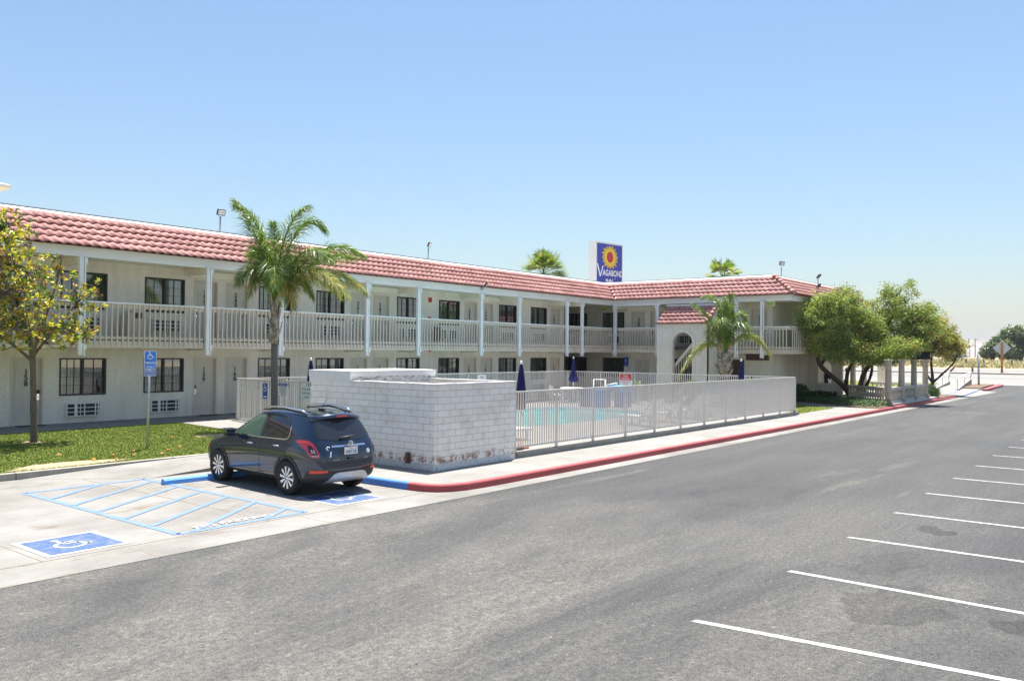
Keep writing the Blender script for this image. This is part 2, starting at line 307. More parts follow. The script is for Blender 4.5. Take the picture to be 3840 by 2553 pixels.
class MB:
    def __init__(s): s.v = []; s.f = []; s.mi = []; s.mats = []; s.uv = None; s.sm = []
    def m(s, name):
        if name not in s.mats: s.mats.append(name)
        return s.mats.index(name)
    def add(s, V, F, mat, smooth=False):
        o = len(s.v); s.v += [tuple(p) for p in V]; k = s.m(mat)
        for f in F: s.f.append(tuple(i+o for i in f)); s.mi.append(k); s.sm.append(smooth)
    def box(s, x0, x1, y0, y1, z0, z1, mat):
        V = [(x, y, z) for z in (z0, z1) for y in (y0, y1) for x in (x0, x1)]
        s.add(V, [(0, 2, 3, 1), (4, 5, 7, 6), (0, 1, 5, 4), (2, 6, 7, 3), (0, 4, 6, 2), (1, 3, 7, 5)], mat)
    def obox(s, c, u, v, w_, a, b, d, mat):   # centre, axes, half sizes
        c, u, v, w_ = Vector(c), Vector(u).normalized()*a, Vector(v).normalized()*b, Vector(w_).normalized()*d
        V = [c+i*u+j*v+k*w_ for k in (-1, 1) for j in (-1, 1) for i in (-1, 1)]
        s.add(V, [(0, 2, 3, 1), (4, 5, 7, 6), (0, 1, 5, 4), (2, 6, 7, 3), (0, 4, 6, 2), (1, 3, 7, 5)], mat)
    def tube(s, pts, r, mat, n=8, smooth=True, cap=True):
        pts = [Vector(p) for p in pts]; rs = r if isinstance(r, (list, tuple)) else [r]*len(pts)
        V = []; F = []; prev = None
        for i, p in enumerate(pts):
            d = (pts[min(i+1, len(pts)-1)]-pts[max(i-1, 0)]).normalized()
            if prev is None:
                a = d.orthogonal().normalized()
            else:
                a = (prev-d*prev.dot(d)); a = a.normalized() if a.length > 1e-6 else d.orthogonal().normalized()
            prev = a; b = d.cross(a)
            for k in range(n):
                t = 2*math.pi*k/n; V.append(p+(a*math.cos(t)+b*math.sin(t))*rs[i])
        for i in range(len(pts)-1):
            for k in range(n): F.append((i*n+k, i*n+(k+1) % n, (i+1)*n+(k+1) % n, (i+1)*n+k))
        if cap: F.append(tuple(range(n-1, -1, -1))); F.append(tuple(range((len(pts)-1)*n, len(pts)*n)))
        s.add(V, F, mat, smooth)
    def lathe(s, c, prof, mat, n=16, axis='Z', smooth=True, cap=True):
        V = []; F = []
        for (r, h) in prof:
            for k in range(n):
                t = 2*math.pi*k/n
                p = (r*math.cos(t), r*math.sin(t), h) if axis == 'Z' else ((h, r*math.cos(t), r*math.sin(t)) if axis == 'X' else (r*math.sin(t), h, r*math.cos(t)))
                V.append((c[0]+p[0], c[1]+p[1], c[2]+p[2]))
        for i in range(len(prof)-1):
            for k in range(n): F.append((i*n+k, i*n+(k+1) % n, (i+1)*n+(k+1) % n, (i+1)*n+k))
        if cap: F.append(tuple(range(n-1, -1, -1))); F.append(tuple(range((len(prof)-1)*n, len(prof)*n)))
        s.add(V, F, mat, smooth)
    def poly(s, pts, z, mat): s.add([(x, y, z) for x, y in pts], [tuple(range(len(pts)))], mat)
    def slab(s, pts, z0, z1, mat, side=None):
        n = len(pts); s.add([(x, y, z1) for x, y in pts], [tuple(range(n))], mat)
        V = [(x, y, z0) for x, y in pts]+[(x, y, z1) for x, y in pts]
        s.add(V, [(i, (i+1) % n, n+(i+1) % n, n+i) for i in range(n)], side or mat)
    def build(s, name, parent=None, loc=None):
        me = bpy.data.meshes.new(name); me.from_pydata(s.v, [], s.f)
        for k in s.mats: me.materials.append(MAT[k])
        me.polygons.foreach_set('material_index', s.mi); me.polygons.foreach_set('use_smooth', s.sm)
        if s.uv:
            ul = me.uv_layers.new(name='UVMap'); fl = []
            for p in me.polygons:
                for vi in p.vertices: fl += list(s.uv(me.vertices[vi].co, p.normal))
            ul.data.foreach_set('uv', fl)
        me.update(); me.validate()
        o = bpy.data.objects.new(name, me); col.objects.link(o)
        if parent:
            o.parent = parent; o.matrix_parent_inverse = parent_inv(parent)
        if loc: o.location = loc
        return o
def parent_inv(p): return WORLD_INV.get(p.name, Matrix.Identity(4))
WORLD_INV = {}
def thing(name, loc, label, cat, group=None):
    "an Empty whose children are written in world coordinates"
    o = empty(name, loc, label, cat, group)
    WORLD_INV[o.name] = Matrix.Translation(-Vector(loc)); return o
class Flat:
    "2-D drawing on a plane in space"
    def __init__(s, mb, o, u, v): s.mb = mb; s.o = Vector(o); s.u = Vector(u).normalized(); s.v = Vector(v).normalized(); s.n = s.u.cross(s.v)
    def P(s, p, h=0): return s.o+s.u*p[0]+s.v*p[1]+s.n*h
    def poly(s, pts, mat, h=.003): s.mb.add([s.P(p, h) for p in pts], [tuple(range(len(pts)))], mat)
    def rect(s, x0, y0, x1, y1, mat, h=.003): s.poly([(x0, y0), (x1, y0), (x1, y1), (x0, y1)], mat, h)
    def rrect(s, x0, y0, x1, y1, r, mat, h=.003): s.poly(rr(x0, y0, x1, y1, r), mat, h)
    def disc(s, c, r, mat, h=.003, n=24, ry=None): s.poly([(c[0]+r*math.cos(2*math.pi*k/n), c[1]+(ry or r)*math.sin(2*math.pi*k/n)) for k in range(n)], mat, h)
    def arc(s, c, r, w_, a0, a1, mat, h=.003, n=20, ry=None):
        ry = ry or r; A = [R(a0+(a1-a0)*k/n) for k in range(n+1)]
        V = [s.P((c[0]+(r-w_/2)*math.cos(a), c[1]+(ry-w_/2)*math.sin(a)), h) for a in A]+[s.P((c[0]+(r+w_/2)*math.cos(a), c[1]+(ry+w_/2)*math.sin(a)), h) for a in A]
        s.mb.add(V, [(k, n+1+k, n+2+k, k+1) for k in range(n)], mat)
    def line(s, a, b, w_, mat, h=.003):
        a, b = Vector(a), Vector(b); d = (b-a).normalized(); q = Vector((-d.y, d.x))*w_/2
        s.poly([a-q, b-q, b+q, a+q], mat, h)
    def text(s, t, x, y, size, mat, bold=.02, sx=1.0, align='C', h=.004):
        V, F = glyph(t, bold)
        if not V: return
        x0 = min(p[0] for p in V); x1 = max(p[0] for p in V)
        off = {'C': (x0+x1)/2, 'L': x0, 'R': x1}[align]
        s.mb.add([s.P((x+(p[0]-off)*size*sx, y+p[1]*size), h) for p in V], F, mat)
    def isa(s, cx, cy, k, mat, h=.004):   # wheelchair symbol, about k high
        q = lambda x, y: (cx+x*k, cy+y*k)
        s.disc(q(-.10, .42), .075*k, mat, h)
        s.line(q(-.09, .36), q(-.05, .02), .085*k, mat, h); s.line(q(-.07, .17), q(.17, .17), .065*k, mat, h)
        s.line(q(-.06, .02), q(.20, .02), .085*k, mat, h); s.line(q(.19, .05), q(.30, -.24), .085*k, mat, h)
        s.line(q(.27, -.23), q(.40, -.18), .065*k, mat, h)
        s.arc(q(-.02, -.12), .27*k, .075*k, 110, 345, mat, h)
def rr(x0, y0, x1, y1, r, n=5):
    P = []
    for cx, cy, a in ((x1-r, y0+r, -90), (x1-r, y1-r, 0), (x0+r, y1-r, 90), (x0+r, y0+r, 180)):
        for k in range(n+1): t = R(a+90*k/n); P.append((cx+r*math.cos(t), cy+r*math.sin(t)))
    return P
def fastmesh(name, V, F, mats, mi, parent=None):
    "V (n,3) F (m,k) numpy"
    me = bpy.data.meshes.new(name); V = np.asarray(V, 'f'); F = np.asarray(F, 'i'); k = F.shape[1]
    me.vertices.add(len(V)); me.vertices.foreach_set('co', V.ravel())
    me.loops.add(F.size); me.loops.foreach_set('vertex_index', F.ravel())
    me.polygons.add(len(F)); me.polygons.foreach_set('loop_start', np.arange(0, F.size, k)); me.polygons.foreach_set('loop_total', np.full(len(F), k))
    for m in mats: me.materials.append(MAT[m])
    me.polygons.foreach_set('material_index', np.asarray(mi, 'i')); me.update(calc_edges=True)
    o = bpy.data.objects.new(name, me); col.objects.link(o)
    if parent: o.parent = parent; o.matrix_parent_inverse = parent_inv(parent)
    return o
def copy_tree(o, parent=None):
    c = o.copy(); col.objects.link(c)
    if parent: c.parent = parent
    for ch in o.children: copy_tree(ch, c)
    return c
# ================================================================ SETTING
def struct(name, mb): return tag(mb.build(name), kind='structure')
TP = [(-400, -.03), (94, -.03), (94.01, 0), (118, .58), (122, .66), (145, .85), (160, .97), (300, 1.3), (600, 1.75), (9000, -6)]
def tz(x):
    for (a, za), (b, zb) in zip(TP, TP[1:]):
        if x <= b: return za+(zb-za)*(x-a)/(b-a)
    return TP[-1][1]
m = MB(); ys = [-6000, -800, -200, -60, 0, 60, 200, 800, 7000]
V = [(x, y, z) for x, z in TP for y in ys]; n = len(ys)
m.add(V, [(i*n+j, (i+1)*n+j, (i+1)*n+j+1, i*n+j+1) for i in range(len(TP)-1) for j in range(n-1)], 'desert_ground')
struct('ground', m)
m = MB(); m.poly([(-60, -60), (93.5, -60), (93.5, 13.9), (80, 13.9), (75.9, 11.0), (-60, 11.0)], 0, 'asphalt'); struct('parking_lot', m)
m = MB()                                                            # parking slab and gutter, real joints between the pours
m.poly([(-30, 11.945), (12.6, 11.945), (12.6, 19.7), (-30, 19.7)], .004, 'concrete')
for i in range(-6, 5):
    m.poly([(i*3.05, 11.0), (i*3.05+3.03, 11.0), (i*3.05+3.03, 11.90), (i*3.05, 11.90)], .006, 'concrete')
m.poly([(-30, 11.0), (12.25, 11.0), (12.25, 11.93), (-30, 11.93)], .003, 'joint_line')
m.poly([(12.25, 10.98), (66, 10.96), (66, 11.60), (13.4, 11.60), (12.6, 12.1), (12.25, 12.1)], .0065, 'concrete')
for y in (14.87,): m.poly([(-30, y), (12.3, y-.004), (12.3, y+.006), (-30, y+.012)], .009, 'joint_line')
for x in (-2.3, 1.35, 4.98, 8.6): m.poly([(x, 11.93), (x+.012, 11.93), (x+.016, 19.6), (x, 19.6)], .009, 'joint_line')
m.poly([(-30, 17.74), (9.3, 17.74), (9.3, 17.75), (-30, 17.75)], .009, 'joint_line')
struct('parking_slab', m)
# grey curb beside the lawn
m = MB()
xs = [-8, -4, 0, 3.1, 7.62, 7.64, 11.28, 11.30, 12.1, 12.9]
def curbprof(x): return .15 if x < 10 else .15
for a, b in ((-8, -.1), (-.08, 3.6), (3.62, 7.62), (7.64, 11.28), (11.30, 13.2)):
    m.slab([(a, 19.64), (b, 19.66), (b, 19.82), (a, 19.82)], -.01, .15, 'curb_concrete')
struct('lawn_curb', m)
# ramp and sidewalk in front of the parked car
m = MB()
m.add([(9.65, 17.77, .007), (12.28, 17.77, .148), (12.28, 19.64, .149), (10.0, 19.64, .10), (7.7, 19.64, .007), (9.65, 17.77, -.02), (12.28, 17.77, -.02)],
      [(0, 1, 2, 3, 4), (5, 6, 1, 0)], 'concrete')
struct('ramp', m)
# sidewalk with its curb: path of the kerb line
path = [(12.28, 19.6), (12.27, 13.9), (12.31, 12.45), (12.36, 12.0), (12.50, 11.76), (12.75, 11.58), (13.1, 11.48), (13.6, 11.44), (14.6, 11.43), (20, 11.43), (30, 11.45), (40, 11.48), (50, 11.5), (57, 11.5), (63.5, 11.52)]
def offs(path, d):
    out = []
    for i, p in enumerate(path):
        a = Vector(path[max(i-1, 0)]); b = Vector(path[min(i+1, len(path)-1)]); t = (b-a).normalized(); out.append((p[0]-t.y*d, p[1]+t.x*d))
    return out
inner = offs(path, .17)
def curb_run(i0, i1, mat):
    m = MB(); P = path[i0:i1+1]; Q = inner[i0:i1+1]; B = offs(path, .0)[i0:i1+1]; T = offs(path, .025)[i0:i1+1]
    n = len(P); V = []
    for pb, pt, q in zip(P, T, Q):
        zt = .15 if pb[0] < 60 else .15*max(0, (64-pb[0])/4)+.012
        V += [(*pb, -.01), (pb[0]*.6+pt[0]*.4, pb[1]*.6+pt[1]*.4, zt-.025), (*pt, zt), (*q, zt+.002)]
    F = [(i*4+k, (i+1)*4+k, (i+1)*4+k+1, i*4+k+1) for i in range(n-1) for k in range(3)]
    m.add(V, F, mat)
    m.add(V[:4], [(0, 1, 2, 3)], mat); return m
struct('kerb', curb_run(0, 2, 'blue_paint')); struct('kerb', curb_run(2, 14, 'red_paint'))
m = MB()
ins = offs(path, .165)
wk = ins[:10]+[(30, 11.62), (44.8, 11.65), (44.8, 13.4), (17.1, 13.25), (17.1, 20.0), (13.2, 20.0), (13.2, 19.62)]
m.slab(wk, .02, .148, 'walk_concrete')
for x in list(np.arange(14.9, 44, 1.52)): m.poly([(x, 11.62), (x+.012, 11.62), (x+.012, 13.2), (x, 13.2)], .1525, 'joint_line')
for y in (13.2, 14.8, 16.4, 18.0): m.poly([(12.45, y), (13.85, y), (13.85, y+.01), (12.45, y+.01)], .1525, 'joint_line')
struct('sidewalk', m)
m = MB(); m.add([(15.05, 26.0, .418), (15.3, 23.7, .325), (15.9, 23.46, .315), (17.1, 23.9, .33), (17.1, 26.0, .418)]+[(15.05, 26.0, .2), (15.3, 23.7, .2), (15.9, 23.46, .2), (17.1, 23.9, .2), (17.1, 26.0, .2)], [(0, 1, 2, 3, 4), (0, 5, 6, 1), (1, 6, 7, 2), (2, 7, 8, 3)], 'walk_concrete'); struct('path', m)
m = MB(); m.slab([(2, 26.0), (45.29, 26.0), (45.29, 34), (40.6, 34), (40.6, 28.14), (2, 28.14)], .1, .42, 'walk_concrete')
struct('walkway', m)
# lawn: gently rising sheet
def lawn_z(x, y): return .15+.25*min(1, max(0, (y-19.8)/6.2))
lp = [(2, 19.82), (13.2, 19.82), (13.3, 20.0), (17.05, 20.0), (17.05, 23.86), (15.9, 23.46), (15.28, 23.72), (15.05, 26.0), (2, 26.0)]
bmx = bmesh.new(); bmx.faces.new([bmx.verts.new((x, y, 0)) for x, y in lp])
for k in range(3, 18):
    for nv in ((1, 0, 0), (0, 1, 0)):
        bmesh.ops.bisect_plane(bmx, geom=bmx.verts[:]+bmx.edges[:]+bmx.faces[:], plane_co=(k, 19.8+(k-2)*.42, 0), plane_no=nv)
for v in bmx.verts: v.co.z = lawn_z(v.co.x, v.co.y)+.004
me = bpy.data.meshes.new('lawn'); bmx.to_mesh(me); bmx.free(); me.materials.append(MAT['lawn_soil'])
o = bpy.data.objects.new('lawn', me); col.objects.link(o); tag(o, kind='structure')
def inpoly(x, y, P):
    c = False
    for i in range(len(P)):
        (x1, y1), (x2, y2) = P[i-1], P[i]
        if (y1 > y) != (y2 > y) and x < (x2-x1)*(y-y1)/(y2-y1)+x1: c = not c
    return c
def blades(name, P, zf, dens, h, mats, w8, kill=None):
    x0, x1 = min(p[0] for p in P), max(p[0] for p in P); y0, y1 = min(p[1] for p in P), max(p[1] for p in P)
    V = []; F = []; MI = []
    for i in range(int((x1-x0)*(y1-y0)*dens)):
        x, y = random.uniform(x0, x1), random.uniform(y0, y1)
        if not inpoly(x, y, P) or (kill and kill(x, y)): continue
        a = random.uniform(0, 6.28); hh = h*random.uniform(.4, 1.3); ww = .012; z = zf(x, y); lx, ly = random.gauss(0, hh*.5), random.gauss(0, hh*.5)
        k = len(V); V += [(x-ww*math.cos(a), y-ww*math.sin(a), z), (x+ww*math.cos(a), y+ww*math.sin(a), z), (x+lx, y+ly, z+hh)]
        F.append((k, k+1, k+2)); MI.append(random.choices(range(len(mats)), w8)[0])
    return tag(fastmesh(name, V, F, mats, MI), 'short green lawn grass', 'grass', kind='stuff')
dry = [(8.9, 20.15, 1.3, .33), (14.4, 22.7, .8, .22), (9.7, 23.95, .3, .25)]
isdry = lambda x, y: any(((x-a)/c)**2+((y-b)/d)**2 < 1+random.uniform(-.5, .1) for a, b, c, d in dry)
m = MB()
for a, b, c, d in dry:
    pts = []
    for k in range(28):
        t = 2*math.pi*k/28; r = 1+.18*math.sin(3*t+a)+random.uniform(-.12, .12); pts.append((a+c*r*math.cos(t), b+d*r*math.sin(t)))
    pts = [(x, max(y, 19.84)) for x, y in pts]
    m.add([(x, y, lawn_z(x, y)+.009) for x, y in pts], [tuple(range(28))], 'dry_patch')
struct('soil_patch', m)
g_ = blades('lawn_grass', [(5, 19.84)]+lp[1:8]+[(8, 26)], lawn_z, 1700, .028, ['grass_a', 'grass_b', 'grass_c'], [5, 5, 2], isdry)
g_['label'] = 'short green lawn grass between the grey curb and the walkway'
# fallen orange leaves on the lawn
# ---- pool deck and pool
px0, px1, py0, py1 = 22.6, 33.2, 17.3, 23.2
pool = [(x, y) for x, y in rr(px0, py0, px1, py1, 2.2, 8)]
m = MB(); deck = [(17.1, 13.25), (37.75, 13.25), (37.75, 26.0), (17.1, 26.0)]
# ring between deck outline and pool edge
np_ = len(pool); cxp, cyp = (px0+px1)/2, (py0+py1)/2
def hit(p):
    dx, dy = p[0]-cxp, p[1]-cyp; ts = []
    for lim, c, d in ((37.75, cxp, dx), (17.1, cxp, dx), (26.0, cyp, dy), (13.25, cyp, dy)):
        if abs(d) > 1e-9 and (lim-c)/d > 0: ts.append((lim-c)/d)
    t = min(ts); return (cxp+dx*t, cyp+dy*t)
cor = sorted([(math.atan2(y-cyp, x-cxp), (x, y)) for x, y in deck])
ring = sorted([(math.atan2(p[1]-cyp, p[0]-cxp), p, hit(p)) for p in pool]+[(a, None, c) for a, c in cor], key=lambda t: t[0])
def pedge(a):
    best = min(pool, key=lambda p: abs(math.atan2(p[1]-cyp, p[0]-cxp)-a)); return best
rg = [(p or pedge(a), h) for a, p, h in ring]
n = len(rg); V = [(*p, .28) for p, h in rg]+[(*h, .28) for p, h in rg]
m.add(V, [(i, (i+1) % n, n+(i+1) % n, n+i) for i in range(n)][::1], 'walk_concrete')
m.add([(x, y, z) for z in (.0, .28) for x, y in deck], [(0, 1, 5, 4), (1, 2, 6, 5), (3, 0, 4, 7)], 'curb_concrete')
m.add([(x, y, z) for z in (-.1, .279) for x, y in pool], [(i, (i+1) % np_, np_+(i+1) % np_, np_+i) for i in range(np_)], 'white_plastic')
struct('pool_deck', m)
m = MB(); m.poly(pool, .15, 'pool_water'); struct('pool_water', m)
# ---- right-hand ground: grass wedge, walk, bed, patio
m = MB(); m.slab([(37.76, 13.25), (44.8, 13.4), (48.0, 17.38), (45.29, 17.38), (45.29, 26.0), (37.76, 26.0)], .01, .147, 'walk_concrete'); 
struct('sidewalk', m)
gp = [(37.8, 13.45), (43.6, 13.55), (45.8, 16.5), (44.2, 17.2), (37.8, 17.4)]
m = MB(); m.slab(gp, .1, .16, 'lawn_soil'); struct('lawn', m)
g_ = blades('lawn_grass', gp, lambda x, y: .16, 150, .06, ['grass_b', 'grass_c'], [3, 4]); g_['label'] = 'small dry grass wedge behind the far end of the pool fence'
bed = [(44.9, 11.75), (64, 11.72), (64, 18.5), (51.4, 18.5), (51.4, 17.4), (47.9, 17.38), (47.3, 16.6)]
m = MB(); m.slab(bed, .02, .165, 'bed_soil', 'curb_concrete'); struct('planting_bed', m)
m = MB(); m.slab([(47.6, 11.72), (58.2, 11.72), (58.2, 17.3), (51.5, 17.3), (50.2, 14.2), (49.0, 12.4)], .16, .27, 'stone_rail'); struct('patio', m)
# far corner of the lot
m = MB(); m.slab([(64, 11.52), (93.4, 13.95), (93.4, 40), (57, 40), (57, 18.5), (64, 18.5)], 0, .05, 'walk_concrete'); m.poly([(63.5, 10.98), (75.9, 10.96), (79, 13.0), (64, 11.56)], .008, 'walk_concrete'); struct('apron', m)
m = MB(); m.slab([(74, 17.8), (92, 18.4), (92, 30), (70, 30)], .04, .10, 'lawn_soil'); struct('lawn', m)
m = MB(); m.slab([(77.5, 11.9), (90.5, 12.55), (92.8, 13.0), (92.8, 13.3), (77.5, 12.25)], 0, .16, 'red_paint'); struct('kerb', m)
m = MB(); m.slab([(80.5, 13.0), (92.6, 13.6), (92.6, 15.2), (80.5, 14.3)], .04, .12, 'bed_soil'); struct('planting_bed', m)
m = MB()
for y0, x0, x1 in ((13.2, 66, 76), (12.1, 66, 77)): m.poly([(x0, y0-.5), (x1, y0+.35), (x1, y0+.47), (x0, y0-.38)], .055, 'marking_blue')
struct('marking', m)
# street
m = MB(); V = [(94, -400, .004), (118, -400, .59), (118, 500, .59), (94, 500, .004)]; m.add(V, [(0, 1, 2, 3)], 'road_grey'); struct('road', m)
m = MB(); m.add([(x, y, z) for y in (-400, 500) for x, z in ((118, .58), (118, .74), (118.4, .75), (121.5, .76), (121.5, .66))], [(0, 5, 6, 1), (1, 6, 7, 2), (2, 7, 8, 3), (3, 8, 9, 4)], 'curb_concrete'); struct('kerb', m)
m = MB(); m.add([(122, -400, .68), (143.5, -400, .86), (143.5, 500, .86), (122, 500, .68)], [(0, 1, 2, 3)], 'road_grey'); struct('road', m)
# hills
m = MB(); hx, hn = 3200, 60; V = []; 
for i in range(hn+1):
    y = -1500+i*90; h = 62+10*math.sin(i*.16+1.0)+4*math.sin(i*.61)+2.0*math.sin(i*1.7)-max(0, (y-2200))*.012 - max(0, 500-y)*.02
    V += [(hx-700, y-100, -6), (hx-250, y-50, h*.55+3*math.sin(i*.9)), (hx, y, h), (hx+900, y, h*.6), (hx+1600, y, -8)]
m.add(V, [(i*5+k, i*5+k+1, (i+1)*5+k+1, (i+1)*5+k) for i in range(hn) for k in range(4)], 'hill', True); struct('hills', m)
HZ = True
# ---- painted markings on the lot (flat sheets above the paving)
m = MB()
for x, y, xe, ye in [(8.389, 4.096, 8.93, -1.4), (11.116, 4.04, 10.95, -1.4), (13.774, 4.061, 13.8, -1.4), (16.481, 4.039, 16.5, -1.4), (19.215, 4.082, 19.2, -1.4), (22.017, 4.1, 22.0, -1.4), (24.885, 4.106, 24.85, -1.4), (27.812, 4.138, 27.75, -1.4), (30.708, 4.129, 30.6, -1.4), (33.6, 4.13, 33.5, -1.4), (36.5, 4.13, 36.4, -1.4)]:
    m.poly([(x-.05, y), (xe-.05, ye), (xe+.05, ye), (x+.05, y-.03)], .004, 'marking_white')
struct('marking', m)
m = MB()
A, B, C_, D_ = (7.05, 17.75), (7.04, 12.13), (9.45, 12.10), (9.50, 17.76)
F2 = Flat(m, (0, 0, .010), (1, 0, 0), (0, 1, 0))
for a, b in ((A, B), (B, C_), (C_, D_), (D_, A)): F2.line(a, b, .125, 'marking_blue', 0)
F3 = Flat(m, (0, 0, .013), (1, 0, 0), (0, 1, 0))
for a, b in (((7.10, 16.70), (8.54, 17.71)), ((7.07, 15.74), (9.42, 17.31)), ((7.07, 14.80), (9.40, 16.27)), ((7.10, 13.90), (9.40, 15.38)), ((7.08, 12.99), (9.40, 14.46)), ((7.30, 12.12), (9.42, 13.57)), ((8.62, 12.12), (9.42, 12.62))): F3.line(a, b, .11, 'marking_blue', 0)
F4 = Flat(m, (0, 0, .017), (1, 0, 0), (0, 1, 0)); F4.text('NO PARKING', 8.18, 12.24, .26, 'marking_white', .02, .95, h=0)
struct('marking', m)
def ada_square(x0, y0, x1, y1, tilt=0):
    m = MB(); F = Flat(m, (0, 0, .010), (1, 0, 0), (0, 1, 0)); F.rect(x0, y0, x1, y1, 'marking_white', 0)
    F.rect(x0+.09, y0+.09, x1-.09, y1-.09, 'marking_square', .003)
    F.isa((x0+x1)/2-.05, (y0+y1)/2, .72, 'marking_white', .007); struct('marking', m)
ada_square(5.11, 12.10, 6.32, 13.34); ada_square(10.19, 12.10, 11.42, 13.37)
# ================================================================ MOTEL
YW, YB = 28.146, 26.85           # main wing: wall plane, balcony front plane (faces -Y)
XW, XB = 45.29, 43.99            # side wing: wall plane, balcony front plane (faces -X)
ZG, ZF1, ZS = .42, 3.25, 5.74    # ground floor, upper floor, soffit
motel = thing('motel_building', (30, 30, 0), 'two-storey beige stucco motel in an L shape with red clay tile roof', 'building')
# frames: f(u, d, z): u along facade, d outward distance from the wall, z up
class Fac:
    def __init__(s, kind): s.k = kind
    def __call__(s, u, d, z): return (u, YW-d, z) if s.k == 'M' else (XW-d, u, z)
    def box(s, mb, u0, u1, d0, d1, z0, z1, mat):
        a = s(u0, d0, z0); b = s(u1, d1, z1)
        mb.box(min(a[0], b[0]), max(a[0], b[0]), min(a[1], b[1]), max(a[1], b[1]), z0, z1, mat)
    def flat(s, mb, u, d, z):   # 2-D drawing plane facing outward; x to the viewer's right
        if s.k == 'M': return Flat(mb, (u, YW-d, z), (1, 0, 0), (0, 0, 1))
        return Flat(mb, (XW-d, u, z), (0, -1, 0), (0, 0, 1))
FM, FW = Fac('M'), Fac('W')
def wall_holes(f, u0, u1, z0, z1, holes, mat, depth=.14, skew=0):
    mb = MB(); us = sorted({u0, u1}|{h[i] for h in holes for i in (0, 1)}); zs = sorted({z0, z1}|{h[i] for h in holes for i in (2, 3)})
    us = [u for u in us if u0 <= u <= u1]; zs = [z for z in zs if z0 <= z <= z1]
    # extra cuts keep long faces short
    for a, b in zip(us, us[1:]):
        for c, d in zip(zs, zs[1:]):
            cx, cz = (a+b)/2, (c+d)/2
            if any(h[0] < cx < h[1] and h[2] < cz < h[3] for h in holes): continue
            mb.add([f(a, 0, c), f(b, 0, c), f(b, 0, d), f(a, 0, d)], [(0, 1, 2, 3)], mat)
    for a, b, c, d in holes:
        mb.add([f(a, 0, c), f(b, 0, c), f(b, 0, d), f(a, 0, d), f(a, -depth, c), f(b, -depth, c), f(b, -depth, d), f(a, -depth, d)],
               [(0, 4, 5, 1), (1, 5, 6, 2), (2, 6, 7, 3), (3, 7, 4, 0)], mat)
    return mb
def window(f, u0, u1, z0, z1, cols=(2, 2), curt=1, parent=None):
    t = .045; mb = MB()
    for a, b, c, d in ((u0, u1, z0, z0+t), (u0, u1, z1-t, z1), (u0, u0+t, z0+t, z1-t), (u1-t, u1, z0+t, z1-t)): f.box(mb, a, b, -.10, .022, c, d, 'bronze_frame')
    um = (u0+u1)/2; f.box(mb, um-.035, um+.035, -.10, -.015, z0+t, z1-t, 'bronze_frame')
    for s_, (a, b) in enumerate(((u0+t, um-.035), (um+.035, u1-t))):
        for k in range(1, cols[s_]): u = a+(b-a)*k/cols[s_]; f.box(mb, u-.006, u+.006, -.075, -.055, z0+t, z1-t, 'bronze_frame')
        for k in (1, 2, 3): z = z0+t+(z1-z0-2*t)*k/4; f.box(mb, a, b, -.078, -.057, z-.006, z+.006, 'bronze_frame')
    fr = mb.build('window', parent or motel)
    g = MB(); g.add([f(u0+t, -.085, z0+t), f(u1-t, -.085, z0+t), f(u1-t, -.085, z1-t), f(u0+t, -.085, z1-t)], [(0, 1, 2, 3)], 'window_glass'); g.build('pane', fr)
    c = MB(); 
    n = 44; gap = random.choice((.5, .62, .38)) if curt == 2 else None
    V = []; F = []
    for i in range(n+1):
        uu = u0+(u1-u0)*i/n; dd = -.16-.022*math.sin(i*1.45)-.012*math.sin(i*.77); V += [f(uu, dd, z0), f(uu, dd, z1)]
    for i in range(n):
        fr_ = (i+.5)/n
        if gap and (abs(fr_-gap) < .1 if gap < .6 else fr_ > .56): continue
        F.append((2*i, 2*i+2, 2*i+3, 2*i+1))
    c.add(V, F, random.choice(('curtain', 'curtain', 'curtain_grey')), True); c.build('curtain', fr)
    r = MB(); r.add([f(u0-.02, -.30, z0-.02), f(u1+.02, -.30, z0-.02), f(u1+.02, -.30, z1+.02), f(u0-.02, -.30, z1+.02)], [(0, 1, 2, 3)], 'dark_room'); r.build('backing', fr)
def ac(f, u0, z0, parent=None, w_=1.1, h=.44):
    mb = MB(); f.box(mb, u0, u0+w_, .003, .11, z0, z0+h, 'trim_light'); f.box(mb, u0+.03, u0+w_-.03, .111, .112, z0+.03, z0+h-.03, 'ac_dark')
    o = mb.build('air_conditioner', parent or motel); g = MB()
    for k in range(4): z = z0+.01+(h-.04)*k/3; f.box(g, u0+.005, u0+w_-.005, .113, .135, z, z+.026, 'trim_light')
    for k, ww in ((0, .03), (.24, .09), (.41, .016), (.53, .03), (.86, .03), (.95, .03)): u = u0+(w_-.04)*k; f.box(g, u+.004, u+.004+ww, .1135, .1335, z0+.02, z0+h-.02, 'trim_light')
    g.build('grille', o)
